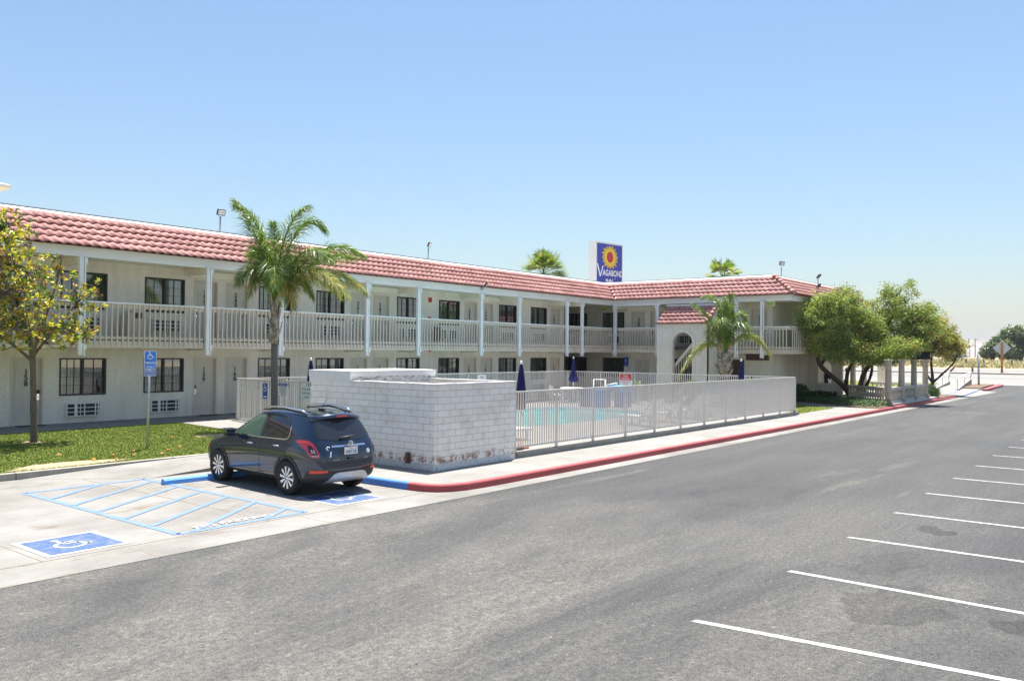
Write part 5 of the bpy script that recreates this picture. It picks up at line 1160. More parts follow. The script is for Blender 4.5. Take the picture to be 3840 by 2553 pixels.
for i, (x, y, ln, l) in enumerate(((120.0, 22.65, .55, 'short brown marker post leaning right beside the street'), (121.0, 20.25, 0, 'short upright brown marker post beside the street'))):
    m = MB(); m.tube([(x, y, .74), (x, y-ln, 1.45)], .12, 'brown_post', 8); tag(m.build('marker_post'), l, 'post')
for i, (x, y, h) in enumerate(((158, 27.4, 1.35), (158, 24.8, 1.2), (158, 20.7, 1.2))):
    lb = ('dark fence post in the desert brush, leftmost of three', 'dark fence post in the desert brush, middle of three', 'dark fence post in the desert brush just right of the diamond sign')[i]; m = MB(); m.box(x-.1, x+.1, y-.1, y+.1, tz(x), tz(x)+h, 'brown_post'); tag(m.build('fence_post'), lb, 'fence post', 'fence posts along the desert verge')
def uray(px, dist):   # helper: ground position on a bearing (pixel column of the photo) at a distance, only used to lay out far things
    a = rt*((px-1920)/3142.92)+fw; a.z = 0; a.normalize(); return a*dist
def upole(px, dist, h, arm, label):
    p = uray(px, dist); z = tz(p.x)-.4; t = thing('utility_pole', (p.x, p.y, z), label, 'utility pole'); m = MB(); m.tube([(p.x, p.y, z), (p.x, p.y, z+h)], [.26, .18], 'dark_bark', 8); m.build('pole', t)
    m = MB(); m.obox((p.x, p.y, z+h-.8), (-.4, .92, 0), (0, 0, 1), (.92, .4, 0), arm, .1, .1, 'dark_bark'); m.build('cross_arm', t); return p, z+h
a1 = upole(3657, 560, 11.6, 1.2, 'taller dark utility pole standing over the desert'); a2 = upole(3637, 640, 8.6, .9, 'shorter dark utility pole left of the taller one')
for px, d_, h, l in ((3562, 900, 32, 'taller faint lattice tower on the horizon behind the brown tree'), (3553, 1000, 30, 'fainter lattice tower just left of the taller one')):
    p = uray(px, d_); z = tz(p.x)-1; m = MB()
    for sx in (-1, 1):
        for sy in (-1, 1): m.tube([(p.x+sx*1.6, p.y+sy*1.6, z), (p.x+sx*.5, p.y+sy*.5, z+h)], .16, 'galvanized', 5)
    for k in range(8):
        zz = z+h*k/8; s_ = 1.6-1.1*k/8; s2 = 1.6-1.1*(k+1)/8
        for a, b in (((-s_, -s_), (s2, -s2)), ((s_, -s_), (s2, s2)), ((s_, s_), (-s2, s2)), ((-s_, s_), (-s2, -s2))): m.tube([(p.x+a[0], p.y+a[1], zz), (p.x+b[0], p.y+b[1], zz+h/8)], .1, 'galvanized', 4)
    tag(m.build('lattice_tower'), l, 'tower')
m = MB()
for z_ in (0, -1.0):
    pa, pb = Vector((a1[0].x, a1[0].y, a1[1]-1+z_)), Vector((a2[0].x, a2[0].y, a2[1]-.8+z_*.5)); q0 = uray(3440, 700); q1 = uray(3990, 470)
    L0 = [Vector((q0.x, q0.y, pb.z)), pb, pa, Vector((q1.x, q1.y, pa.z+.3))]
    for a, b in zip(L0, L0[1:]): m.tube([a.lerp(b, k/6)-Vector((0, 0, 1.0*math.sin(math.pi*k/6))) for k in range(7)], .05, 'dark_bark', 4)
tag(m.build('power_lines'), 'thin power lines strung between the far utility poles', 'power line')
p = uray(3588, 420); t = thing('distant_camper', (p.x, p.y, tz(p.x)), 'pale green and white vehicle far off on the desert edge', 'vehicle')
m = MB(); z = tz(p.x)-.2; u_ = Vector((.6, -.8, 0)); m.obox((p.x, p.y, z+1.5), u_, (0, 0, 1), (.8, .6, 0), 3.4, 1.0, 1.1, 'white_sign'); m.obox((p.x, p.y, z+1.35), u_, (0, 0, 1), (.8, .6, 0), 3.43, .3, 1.13, 'cyan_plastic'); m.obox(Vector((p.x, p.y, z+1.1))+u_*4.2, u_, (0, 0, 1), (.8, .6, 0), .9, .6, 1.0, 'white_sign'); m.build('body', t)
for s_ in (-1, 1): q = Vector((p.x, p.y, z+.4))+u_*s_*2.3-Vector((.8, .6, 0))*1.0; m = MB(); m.lathe((q.x, q.y, q.z), [(.4, -.1), (.4, .1)], 'rubber', 12, 'X'); m.build('wheel', t)
# ================================================================ VEGETATION
def rot_basis(n):   # n random orthonormal-ish direction pairs
    d = rng.normal(size=(n, 3)); d /= np.linalg.norm(d, axis=1)[:, None]
    e = rng.normal(size=(n, 3)); e -= d*(e*d).sum(1)[:, None]; e /= np.linalg.norm(e, axis=1)[:, None]; return d, e
def leaves(P, D, W_, L, w):
    "diamond leaves: base P, direction D, side W_"
    n = len(P); L = np.broadcast_to(np.asarray(L, float).reshape(-1, 1), (n, 1)); w = np.broadcast_to(np.asarray(w, float).reshape(-1, 1), (n, 1))
    V = np.empty((n, 4, 3)); V[:, 0] = P; V[:, 1] = P+D*L*.45+W_*w*.5; V[:, 2] = P+D*L; V[:, 3] = P+D*L*.45-W_*w*.5
    F = np.arange(n*4).reshape(n, 4); return V.reshape(-1, 3), F
def crown(name, lobes, ncl, per, L, w, mats, wts, parent, droop=.3, clr=.38, shell=.55, squash=.7):
    vol = np.array([r[0]*r[1]*r[2] for c, r in lobes]); vol /= vol.sum(); C_ = []
    for i in range(ncl):
        c, r = lobes[rng.choice(len(lobes), p=vol)]; d = rng.normal(size=3); d /= np.linalg.norm(d); q = shell+(1-shell)*rng.random() if rng.random() < .8 else rng.random()*shell
        C_.append(np.array(c)+d*np.array(r)*q)
    C_ = np.array(C_); rad = clr*(.55+.9*rng.random(ncl)); cnt = (per*(.4+1.2*rng.random(ncl))).astype(int)
    idx = np.repeat(np.arange(ncl), cnt); n = len(idx)
    off = rng.normal(size=(n, 3)); off /= np.linalg.norm(off, axis=1)[:, None]; off *= (rng.random((n, 1))**.45)
    P = C_[idx]+off*rad[idx][:, None]*np.array([1, 1, squash]); D, E_ = rot_basis(n); D = D*.8+off*.6; D[:, 2] -= droop; D /= np.linalg.norm(D, axis=1)[:, None]; E_ = np.cross(D, E_); E_ /= np.linalg.norm(E_, axis=1)[:, None]
    V, F = leaves(P, D, E_, L*(.6+.8*rng.random(n)), w*(.7+.6*rng.random(n)))
    wts = np.array(wts, float); base = rng.choice(len(mats), size=ncl, p=wts/wts.sum()); mi = np.where(rng.random(n) < .5, base[idx], rng.choice(len(mats), size=n, p=wts/wts.sum()))
    return fastmesh(name, V, F, mats, mi, parent), C_
def limb(mb, pts, r0, r1, mat, n=8):
    P = [Vector(p) for p in pts]; Q = []
    for i in range(len(P)-1):
        for k in range(4):
            t = k/4; a, b = P[i], P[i+1]; pa = P[i-1] if i else a; pb = P[i+2] if i+2 < len(P) else b
            Q.append(.5*((2*a)+(-pa+b)*t+(2*pa-5*a+4*b-pb)*t*t+(-pa+3*a-3*b+pb)*t**3))
    Q.append(P[-1]); m_ = len(Q); mb.tube(Q, [(r0+(r1-r0)*i/(m_-1))*(1+.08*math.sin(i*1.9)) for i in range(m_)], mat, n)
# ---- palms
def frond(V, F, MI, base, apex, tip, ll, mats, wts, droop=.5, nl=95, wid=.032, start=.12, plum=.6):
    p0, pm, p2 = Vector(base), Vector(apex), Vector(tip); c = 2*pm-(p0+p2)/2; pts = []
    for i in range(nl+1): t = i/nl; pts.append(p0*(1-t)**2+2*c*t*(1-t)+p2*t*t)
    for i in range(int(nl*start), nl):
        t = i/nl; p = pts[i]; d = (pts[i+1]-p).normalized(); up = Vector((0, 0, 1)); s_ = d.cross(up)
        if s_.length < .15: s_ = d.cross(Vector((.4, .6, 0)))
        s_.normalize(); u = s_.cross(d).normalized(); L = ll*(.35+.65*math.sin(math.pi*min(1, (t*1.02))**.75))*random.uniform(.8, 1.15)
        for sg in (-1, 1):
            for rep in range(1):
                ang = random.uniform(-1.0, 1.0)*plum*1.3; dirv = (s_*sg*math.cos(ang)+u*math.sin(ang)+d*(.75+.6*t)).normalized()
                wv = d.cross(dirv).normalized().cross(dirv).normalized()*wid*.5
                if random.random() < .5: wv = d.cross(dirv).normalized()*wid*.5
                a = p; b = a+dirv*L*.5+Vector((0, 0, -droop*L*.10)); e = b+(dirv*.5+Vector((0, 0, -droop*(.5+.7*random.random())))).normalized()*L*.5
                k = len(V); V += [a-wv*.6, a+wv*.6, b+wv, b-wv, e]; mi = random.choices(range(len(mats)), wts)[0]
                F.append((k, k+1, k+2, k+3)); MI.append(mi); F.append((k+3, k+2, k+4, k+4)); MI.append(mi)
    return pts
def palm(label, base, top, crown_c, rb, rt_, boot, fronds, ll, name='queen_palm', wid=.032, nl=95):
    t = thing(name, base, label, 'palm tree'); m = MB(); b = Vector(base); tp = Vector(top); cc = Vector(crown_c)
    m.tube([b.lerp(tp, k/10) for k in range(11)], [rb*(1-.1*k/10)*(1+.03*math.sin(k*2.1)) for k in range(11)], 'palm_bark', 14); m.build('trunk', t)
    m = MB()   # old leaf bases, overlapping wedges round the upper trunk
    L = (cc-tp).length; nb_ = int(L/.075)
    m.tube([tp, tp.lerp(cc, .5), cc+Vector((0, 0, .15))], [rt_*.95, rt_*1.25, rt_*.5], 'palm_boot', 10)
    for i in range(nb_):
        a = i*2.4; s_ = i/nb_; p = tp.lerp(cc, s_); rr_ = rt_*(1.0+.55*math.sin(math.pi*min(1, s_*1.1+.1))*boot); o = Vector((math.cos(a), math.sin(a), 0)); q = Vector((-o.y, o.x, 0))
        h = .34*boot; w_ = rt_*1.0
        V = [p+o*rr_*.8-q*w_*.7-Vector((0, 0, .05)), p+o*rr_*.8+q*w_*.7-Vector((0, 0, .05)), p+o*rr_*1.25+q*w_*.32+Vector((0, 0, h)), p+o*rr_*1.25-q*w_*.32+Vector((0, 0, h)), p+o*rr_*1.12+Vector((0, 0, -.02)), p+o*(rr_*1.5)+Vector((0, 0, h*1.08))]
        m.add(V, [(0, 4, 5, 3), (4, 1, 2, 5), (3, 5, 2)], 'palm_boot')
    m.build('leaf_bases', t)
    V = []; F = []; MI = []; mats = ['palm_green', 'palm_lime', 'palm_dry', 'palm_silver', 'palm_tan']; st = MB()
    for (a, z, kind) in fronds:
        ap = cc+rt*a[0]+Vector((0, 0, a[1]))+Vector((fw.x, fw.y, 0))*a[2]; tip = cc+rt*z[0]+Vector((0, 0, z[1]))+Vector((fw.x, fw.y, 0))*z[2]
        wts = {'g': [6, 3, .3, 1.2, 0], 'y': [3, 3, 3, .5, 1.2], 's': [3, 3, .5, 4, 0], 'n': [1, 8, 0, 0, 0], 'd': [1, 1, 4, 0, 3]}[kind]
        pts = frond(V, F, MI, cc, ap, tip, ll*(.8 if kind == 'n' else 1), mats, wts, .55, nl, wid)
        st.tube(pts[::8]+[pts[-1]], [rt_*.28*(1-k/(len(pts[::8])+1))+.006 for k in range(len(pts[::8])+1)], 'palm_lime' if kind != 'y' else 'palm_tan', 6)
    Va = np.array([tuple(v) for v in V]); Fa = np.array(F)
    # triangles were written as degenerate quads: split into a clean mesh
    me = bpy.data.meshes.new('fronds'); me.from_pydata([tuple(v) for v in Va], [], [tuple(f) if f[2] != f[3] else tuple(f[:3]) for f in F])
    for k in mats: me.materials.append(MAT[k])
    me.polygons.foreach_set('material_index', MI); me.update(); o = bpy.data.objects.new('fronds', me); col.objects.link(o); o.parent = t; o.matrix_parent_inverse = parent_inv(t)
    st.build('frond_stems', t); return t
palm('tall queen palm whose trunk rises behind the parked car', (16.68, 23.0, .2), (16.64, 23.0, 3.06), (16.62, 23.0, 4.42), .115, .115, 1.0,
     [((-.62, 2.05, .1), (-1.42, 3.35, .2), 'g'), ((-.42, 2.2, -.2), (-1.2, 3.05, -.3), 'g'), ((.72, 2.35, .1), (1.6, 2.35, .2), 'g'), ((.45, 2.1, -.4), (1.2, 3.0, -.6), 'g'), ((1.45, 1.65, .1), (2.85, 1.5, .3), 'g'), ((1.2, 1.3, .4), (2.4, 1.55, .9), 's'),
      ((1.55, .95, -.1), (3.05, .25, -.2), 'y'), ((1.25, .9, -.5), (2.6, .1, -1.1), 'y'), ((-.35, 1.15, 0), (-.85, .25, .1), 'y'), ((-.45, .95, -.4), (-.9, .55, -.9), 'g'), ((.5, 1.0, .2), (1.15, .2, .4), 'g'), ((.2, 1.1, -.8), (.5, .3, -1.7), 'g'), ((-.1, 1.3, -.5), (-.3, 2.2, -.6), 'n'), ((.1, 1.5, .8), (.1, .9, 1.9), 'g'), ((.0, 1.7, 0), (-.12, 2.6, .1), 'n'),
      ((.35, .7, -.3), (.75, -.25, -.5), 'd'), ((1.0, 1.5, -.6), (2.1, 1.2, -1.3), 'g'), ((-.5, 1.6, .5), (-1.1, 1.5, 1.2), 'g'), ((.9, 1.0, .6), (1.9, .2, 1.3), 'y'), ((-.15, .9, .7), (-.3, -.1, 1.4), 'g')], .86, wid=.020, nl=210)
palm('stout young queen palm between the far pool fence and the stair tower', (41.0, 18.3, .15), (41.0, 18.3, 1.6), (41.0, 18.3, 2.85), .25, .24, .9,
     [((-.25, 2.4, 0), (-1.15, 2.95, .1), 's'), ((-.75, 1.7, 0), (-1.65, 2.6, .2), 'g'), ((.25, 2.1, .1), (.35, 3.1, .2), 's'), ((.55, 1.9, 0), (1.15, 1.7, .1), 's'), ((-.6, 1.3, -.2), (-.85, .35, -.3), 'y'), ((1.15, 1.0, 0), (2.35, .0, .1), 'y'), ((-1.15, .45, 0), (-2.45, -1.45, .1), 'y'), ((.6, 1.5, -.4), (1.0, .8, -.8), 'g'), ((-.3, 1.6, -.6), (-.7, 1.4, -1.3), 's'), ((.2, 1.5, .7), (.5, 1.2, 1.6), 'g'), ((.1, 2.0, -.2), (-.1, 2.9, -.3), 'n')], .76, wid=.023, nl=170)
def fan_palm(label, x, y, top, wcr, nf=46, lo=-.7):
    t = thing('fan_palm', (x, y, 0), label, 'palm tree'); m = MB(); cz = top-wcr*.85; m.tube([(x, y, 0), (x, y, cz)], [.34, .24], 'palm_bark', 12); m.build('trunk', t)
    V = []; F = []; MI = []; mats = ['palm_green', 'palm_lime', 'palm_dry', 'palm_silver', 'palm_tan']; st = MB()
    for i in range(nf):
        a = i*2.399+random.uniform(-.3, .3); el = random.uniform(lo, 1.5); d = Vector((math.cos(a)*math.cos(el), math.sin(a)*math.cos(el), math.sin(el))); c = Vector((x, y, cz)); L = wcr*random.uniform(.48, .66); q = c+d*L
        st.tube([c, c+d*L*.5+Vector((0, 0, .05)), q], .022, 'palm_lime', 4); s_ = d.cross(Vector((0, 0, 1))).normalized(); u = s_.cross(d); fl = wcr*.52
        for k in range(26):
            g_ = R(-115+230*k/25); dv_ = (d*math.cos(g_)+s_*math.sin(g_)+u*.12*math.cos(3*g_)).normalized(); e = q+dv_*fl*random.uniform(.8, 1.05)+Vector((0, 0, -.16*random.random()-.08)); mdl = q+dv_*fl*.55; wv = dv_.cross(u).normalized()*.045
            b = len(V); V += [q, mdl+wv, e, mdl-wv]; F.append((b, b+1, b+2, b+3)); MI.append(random.choices(range(5), [5, 4, 1.2, 2, .6] if el > -.2 else [2, 2, 4, 1, 4])[0])
    fastmesh('fronds', np.array([tuple(v) for v in V]), np.array(F), mats, MI, t); st.build('frond_stems', t)
fan_palm('bushy fan palm crown showing above the long roof left of the motel sign', 60, 43.9, 11.7, 2.4)
fan_palm('smaller fan palm tip showing above the right-hand roof', 61, 27.4, 10.1, 1.75, 15, .0)
# ---- magnolia at the left edge
mg = thing('magnolia_tree', (9.745, 24.0, .3), 'young magnolia with yellow-green glossy leaves standing in the lawn at the left edge', 'tree')
m = MB(); Z = lambda x, z, y=24.0: (x, y, z)
limb(m, [Z(9.745, .26), Z(9.72, 1.2), Z(9.70, 2.0), Z(9.67, 2.65)], .085, .07, 'bark', 12)
BR = [([Z(9.67, 2.6), Z(9.55, 3.2), Z(9.35, 4.0), Z(9.2, 5.0), Z(9.0, 6.1)], .06), ([Z(9.67, 2.6), Z(9.78, 3.3, 23.8), Z(9.95, 4.1, 23.6), Z(10.15, 4.9, 23.6), Z(10.2, 5.4, 23.6)], .045), ([Z(9.67, 2.6), Z(9.95, 3.0), Z(10.35, 3.5), Z(10.8, 4.1), Z(11.3, 4.6)], .042), ([Z(9.62, 2.55), Z(9.3, 2.9, 24.2), Z(8.8, 3.4, 24.4), Z(8.3, 4.2, 24.4)], .045),
      ([Z(9.55, 3.2), Z(9.2, 3.6, 23.5), Z(8.8, 4.3, 23.3), Z(8.5, 5.2, 23.3)], .04), ([Z(9.7, 2.7), Z(9.9, 3.0, 24.6), Z(10.2, 3.5, 25), Z(10.5, 4.2, 25)], .035), ([Z(9.67, 2.6), Z(9.5, 2.85, 23.5), Z(9.2, 3.3, 23.0), Z(9.0, 4.0, 22.8)], .035), ([Z(9.3, 4.2), Z(9.5, 4.9), Z(9.6, 5.6)], .03), ([Z(10.35, 3.5), Z(10.7, 3.5), Z(11.1, 3.4)], .025)]
for p, r in BR: limb(m, p, r, .012, 'bark', 7)
br_pts = [Vector(q) for p, r in BR for q in p[1:]]
V = []; F = []; MI = []; mats = ['mag_yellow', 'mag_green', 'mag_brown', 'mag_lime']
lob = [((9.1, 24, 4.3), (1.25, 1.15, 1.35)), ((8.6, 24, 5.1), (1.1, 1.1, 1.1)), ((8.9, 24, 5.9), (.85, .8, .65)), ((10.95, 23.9, 4.35), (.62, .7, .62)), ((10.2, 23.8, 4.9), (.45, .5, .55)), ((10.5, 24, 3.35), (.85, .85, .5)), ((9.8, 24, 3.3), (1.3, 1.1, .55)), ((8.4, 24, 3.5), (1.0, 1.0, .8)), ((10.15, 24, 5.35), (.2, .25, .3))]
vol = np.array([a*b*c for _, (a, b, c) in lob]); vol /= vol.sum()
for i in range(1150):
    c, r = lob[rng.choice(len(lob), p=vol)]; d = rng.normal(size=3); d /= np.linalg.norm(d); q = (rng.random()**.45); P = Vector(c)+Vector(d*np.array(r)*q)
    if P.z < 2.75: continue
    nb_ = min(br_pts, key=lambda b: (b-P).length); ax = (P-nb_); ax = ax.normalized() if ax.length > .01 else Vector((0, 0, 1)); ax = (ax+Vector((0, 0, .5))).normalized()
    if (P-nb_).length < 1.4 and i % 2 == 0: m.tube([nb_, nb_.lerp(P, .5)+Vector((0, 0, -.05)), P], [.012, .009, .006], 'bark', 5)
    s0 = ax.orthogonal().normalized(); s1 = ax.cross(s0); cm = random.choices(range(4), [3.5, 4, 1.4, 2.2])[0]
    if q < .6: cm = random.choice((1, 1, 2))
    for k in range(random.randint(6, 11)):
        a = k*2.4+random.uniform(-.3, .3); sp = random.uniform(.5, 1.25); dv_ = (ax*math.cos(sp)+(s0*math.cos(a)+s1*math.sin(a))*math.sin(sp)).normalized(); L = random.uniform(.08, .15); w_ = L*.38; sd_ = ax.cross(dv_).normalized(); nn = sd_.cross(dv_).normalized()
        b0 = P-ax*.02*k*.4; k0 = len(V); V += [b0, b0+dv_*L*.35+sd_*w_*.45+nn*.008, b0+dv_*L*.75+sd_*w_*.38+nn*.004, b0+dv_*L, b0+dv_*L*.75-sd_*w_*.38+nn*.004, b0+dv_*L*.35-sd_*w_*.45+nn*.008]
        mi = cm if random.random() < .65 else random.choices(range(4), [5, 3, 1.5, 2])[0]
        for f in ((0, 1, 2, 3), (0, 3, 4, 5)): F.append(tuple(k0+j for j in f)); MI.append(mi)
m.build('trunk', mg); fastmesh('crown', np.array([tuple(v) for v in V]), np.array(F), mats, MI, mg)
V = []; F = []
for x, y in ((10.9, 20.9), (10.6, 20.4), (11.6, 20.6), (12.2, 20.9), (12.9, 22.7), (9.3, 21.3), (10.2, 20.7), (13.9, 21.6), (11.3, 20.15), (10.0, 20.0), (9.6, 20.2)):
    z = lawn_z(x, y)+.05; a = random.uniform(0, 6); k = len(V); V += [(x, y, z), (x+.08*math.cos(a), y+.08*math.sin(a), z+.03), (x+.14*math.cos(a+.4), y+.14*math.sin(a+.4), z), (x+.07*math.cos(a+.9), y+.07*math.sin(a+.9), z+.02)]; F.append((k, k+1, k+2, k+3))
tag(fastmesh('fallen_leaves', np.array(V), np.array(F), ['petal'], [0]*len(F)), 'scattered orange fallen leaves on the lawn', 'leaves', kind='stuff')
# ---- willowy trees over the patio corner
def tree(name, label, base, limbs, lobes, ncl, per, L, w_, mats, wts, bark='dark_bark', **k):
    t = thing(name, base, label, 'tree'); m = MB()
    for pts, r0, r1 in limbs: limb(m, pts, r0, r1, bark, 9)
    o, C_ = crown('crown', lobes, ncl, per, L, w_, mats, wts, t, **k)
    ends = [Vector(p[-1]) for p, _, _ in limbs]+[Vector(p[len(p)//2]) for p, _, _ in limbs]
    for c in C_[::3]:
        c = Vector(c); e = min(ends, key=lambda q: (q-c).length); mid = e.lerp(c, .5)+Vector((0, 0, .12)); m.tube([e, mid, c], [.035*max(.4, r0/.15), .022, .008], bark, 5)
    m.build('trunk', t); return t
wm = ['wil_a', 'wil_b', 'wil_c', 'wil_d']
tree('willow_tree', 'olive-green tree with a long trunk leaning left in front of the motel end wall', (51.3, 14.95, .2),
     [([(51.2, 14.9, .2), (50.6, 15.12, .95), (49.2, 15.44, 1.65), (47.7, 15.56, 2.24), (47.0, 15.5, 2.8), (46.8, 15.3, 3.7), (46.9, 15.1, 4.7)], .17, .07), ([(50.8, 15.1, .9), (50.8, 15.0, 1.9), (50.8, 14.7, 2.5), (50.6, 14.5, 3.6), (50.2, 14.7, 5)], .13, .06), ([(47.7, 15.56, 2.24), (48.2, 15.2, 3.2), (48.6, 14.9, 4.8)], .09, .04)],
     [((46.2, 15.3, 4.6), (1.3, .85, 1.3)), ((47, 15.0, 5.5), (1.4, 1.0, 1.05)), ((48.5, 14.5, 6.0), (1.3, .8, .8)), ((48.3, 14.9, 4.1), (1.6, 1.0, 1.1)), ((46.4, 15.4, 3.7), (1.0, .7, .8)), ((50, 14.3, 5.1), (1.4, .9, 1.0)), ((45.4, 15.5, 4.9), (.7, .5, .8)), ((48.6, 14.2, 3.3), (1.2, .9, .6)), ((50.4, 13.9, 3.2), (1.0, 1.0, .6)), ((48.3, 14.6, 3.0), (1.1, .8, .6)), ((49.8, 13.6, 2.8), (1.2, .9, .6)), ((47.2, 15.2, 3.2), (.8, .6, .5)), ((50.8, 14.0, 4.6), (1.3, .9, 1.0))], 900, 58, .15, .045, wm, [3, 4, 2, .9], clr=.34)
tree('willow_tree', 'taller olive-green tree spreading over the stone columns', (51.4, 14.55, .2),
     [([(51.2, 14.75, .2), (51.3, 14.5, .9), (51.6, 14.3, 1.8), (52, 14.1, 2.3), (52.5, 13.7, 3.4), (52.8, 13.2, 4.8), (53, 13.0, 6.2)], .18, .06), ([(52, 14.1, 2.3), (52.3, 13.6, 2.5), (52.7, 13.1, 2.9), (53, 12.2, 3.9), (53.2, 11.6, 5)], .10, .05), ([(51.2, 14.6, .2), (51.6, 14.2, 1.0), (52.1, 14.0, 2.0), (52.6, 14.2, 3.6)], .13, .05)],
     [((52.6, 13.7, 5.4), (1.2, .8, 1.2)), ((53, 13.3, 6.5), (.9, .6, .7)), ((53, 12.2, 6.75), (.9, .5, .72)), ((53.2, 11.4, 4.9), (1.5, 1.1, 1.0)), ((53, 12.4, 5.2), (1.6, 1.3, 1.2)), ((52.6, 13.1, 3.8), (1.6, 1.6, .95)), ((52.3, 14.4, 3.9), (1.3, 1.2, .9)), ((53, 11.9, 3.9), (1.3, 1.1, .9)), ((50.6, 13.8, 3.2), (1.0, 1.1, .6)), ((50.8, 12.5, 3.3), (1.1, .9, .6)), ((49.9, 13.1, 2.95), (.9, .8, .65)), ((51.2, 11.9, 3.3), (1.2, .8, .7)), ((53, 12.8, 3.2), (1.6, 1.2, .6)), ((51, 12.9, 2.8), (1.1, .8, .6))], 700, 58, .15, .045, wm, [3, 4, 2, 1.0], clr=.34)
tree('willow_tree', 'browner thin tree behind the pergola at the far side of the patio', (66, 13.6, .1),
     [([(66, 13.6, .1), (66, 13.6, 1.3), (66.1, 13.7, 2.6), (66, 13.4, 4.2)], .13, .05), ([(66, 13.6, .9), (66, 13.0, 1.5), (66, 12.2, 2.4), (66, 11.9, 3.4)], .09, .04), ([(66, 13.6, .9), (66, 14.2, 2), (66, 14.4, 3.5)], .08, .04)],
     [((66, 13.3, 4.4), (1.7, 1.3, 1.25)), ((66, 12.5, 3.6), (1.6, 1.1, 1.15)), ((66, 14.3, 3.6), (1.6, 1.2, 1.2)), ((66, 11.9, 3.4), (.9, .6, .8))], 360, 55, .18, .05, ['wil_d', 'wil_b', 'wil_a', 'wil_c'], [4, 2.4, 1.6, .8])
def shrub(label, c, r, n, L, w_, mats, wts, name='shrub', kind=None, cat='shrub'):
    t = thing(name, (c[0], c[1], c[2]-r[2]), label, cat)
    crown('foliage', [(c, r)], n, 40, L, w_, mats, wts, t, droop=-.2, clr=.16, shell=.8, squash=1); m = MB(); m.tube([(c[0], c[1], c[2]-r[2]-.05), (c[0], c[1], c[2])], [.04, .03], 'dark_bark', 6); m.build('stem', t)
shrub('rounded dark green shrub at the foot of the shaded end wall', (48.1, 16.95, .62), (.55, .55, .5), 190, .06, .035, ['shrub_a', 'shrub_b'], [4, 1])
shrub('small round dark shrub at the far end of the kerb beside the last column', (58.6, 12.2, .5), (.7, .5, .42), 150, .07, .04, ['shrub_a', 'shrub_b'], [3, 1])
shrub('low yellow-green plant behind the far pool fence left of the stair tower', (39.5, 22.9, .75), (.5, .5, .5), 60, .2, .05, ['palm_lime', 'palm_dry'], [3, 1])
shrub('low yellow-green plant behind the far pool fence at the foot of the palm', (39.3, 19.4, .75), (.6, .6, .55), 70, .2, .05, ['palm_lime', 'palm_dry'], [3, 1])
V = []; F = []; MI = []
for i in range(9000):
    x = random.uniform(44.9, 50.6); y = random.uniform(11.85, 16.9)
    lo_ = 12.35+(x-44.9)*1.72; 
    if y > lo_+.1 or (x > 47.6 and y < 12.6+(x-47.6)*.95): continue
    z = .17+random.uniform(0, .30); d = Vector((random.gauss(0, 1), random.gauss(0, 1), random.uniform(.1, 1.6))).normalized(); s_ = d.orthogonal().normalized()*.022; p = Vector((x, y, z)); L = random.uniform(.07, .15); k = len(V)
    V += [p, p+d*L*.5+s_, p+d*L, p+d*L*.5-s_]; F.append((k, k+1, k+2, k+3)); MI.append(random.choices((0, 1), (3, 2))[0])
tag(fastmesh('ground_cover', np.array([tuple(v) for v in V]), np.array(F), ['shrub_a', 'shrub_b'], MI), 'low dark green ground cover along the red kerb under the trees', 'ground cover', kind='stuff')
for j, (x, y) in enumerate(((49.0, 16.6), (49.6, 16.0), (50.2, 15.7), (50.0, 16.8), (50.8, 16.5))):
    V = []; F = []; MI = []
    for i in range(90):
        a = random.uniform(0, 6.28); L = random.uniform(.35, .75); o = Vector((math.cos(a), math.sin(a), 0)); p = Vector((x, y, .17))+o*random.uniform(0, .1); q = p+o*L*.35+Vector((0, 0, L*.75)); e = q+o*L*.4+Vector((0, 0, -L*.15)); s_ = Vector((-o.y, o.x, 0))*.02; k = len(V)
        V += [p-s_, p+s_, q+s_, q-s_, e+s_*.2, e-s_*.2]; F += [(k, k+1, k+2, k+3), (k+3, k+2, k+4, k+5)]; mi = random.choice((0, 0, 1)); MI += [mi, mi]
    tag(fastmesh('strap_leaf_plant', np.array([tuple(v) for v in V]), np.array(F), ['shrub_a', 'shrub_b'], MI), ('dark strap-leaved plant nearest the rounded shrub', 'dark strap-leaved plant in the middle front of the bed', 'dark strap-leaved plant nearest the tree trunks', 'dark strap-leaved plant closest below the arched window', 'dark strap-leaved plant at the right end below the arched wall')[j], 'plant', group='strap-leaved plants in the bed below the arched wall')
# ---- eucalyptus stand and desert brush
em = ['euc_a', 'euc_b', 'euc_c']
def euc(px, dist, hh, wd, label, seed):
    p = uray(px, dist); z = tz(p.x)-.5; cr = Vector((rt.x, rt.y, 0)).normalized(); fd = Vector((fw.x, fw.y, 0)).normalized()
    L_ = []; rs = random.Random(seed)
    for i in range(15):
        u = rs.uniform(-1, 1)*wd*.5; top = hh*(1-.35*(abs(u)/(wd*.5))**2); v = rs.uniform(.30, .88)*top; q = p+cr*u+fd*rs.uniform(-.2, .2)*wd; s_ = rs.uniform(.13, .2)*hh
        L_.append(((q.x, q.y, z+v), (s_*1.1, s_*1.1, s_*.8)))
    ls = [([(p.x, p.y, z), (p.x, p.y, z+hh*.3), ((p+cr*wd*s_*.25).x, (p+cr*wd*s_*.25).y, z+hh*.7)], .4, .12) for s_ in (-1, -.4, .5, 1)]
    tree('eucalyptus_tree', label, (p.x, p.y, z), ls, L_, 520, 34, .85, .42, em, [4, 3, 2], bark='bark', clr=1.15, droop=.5, shell=.75)
euc(3755, 300, 8.3, 12, 'grey-green eucalyptus, left one of the stand behind the diamond sign', 3)
euc(3850, 290, 11.0, 13, 'taller dark eucalyptus of the stand at the right edge', 5)
ncl = 520; P = []; 
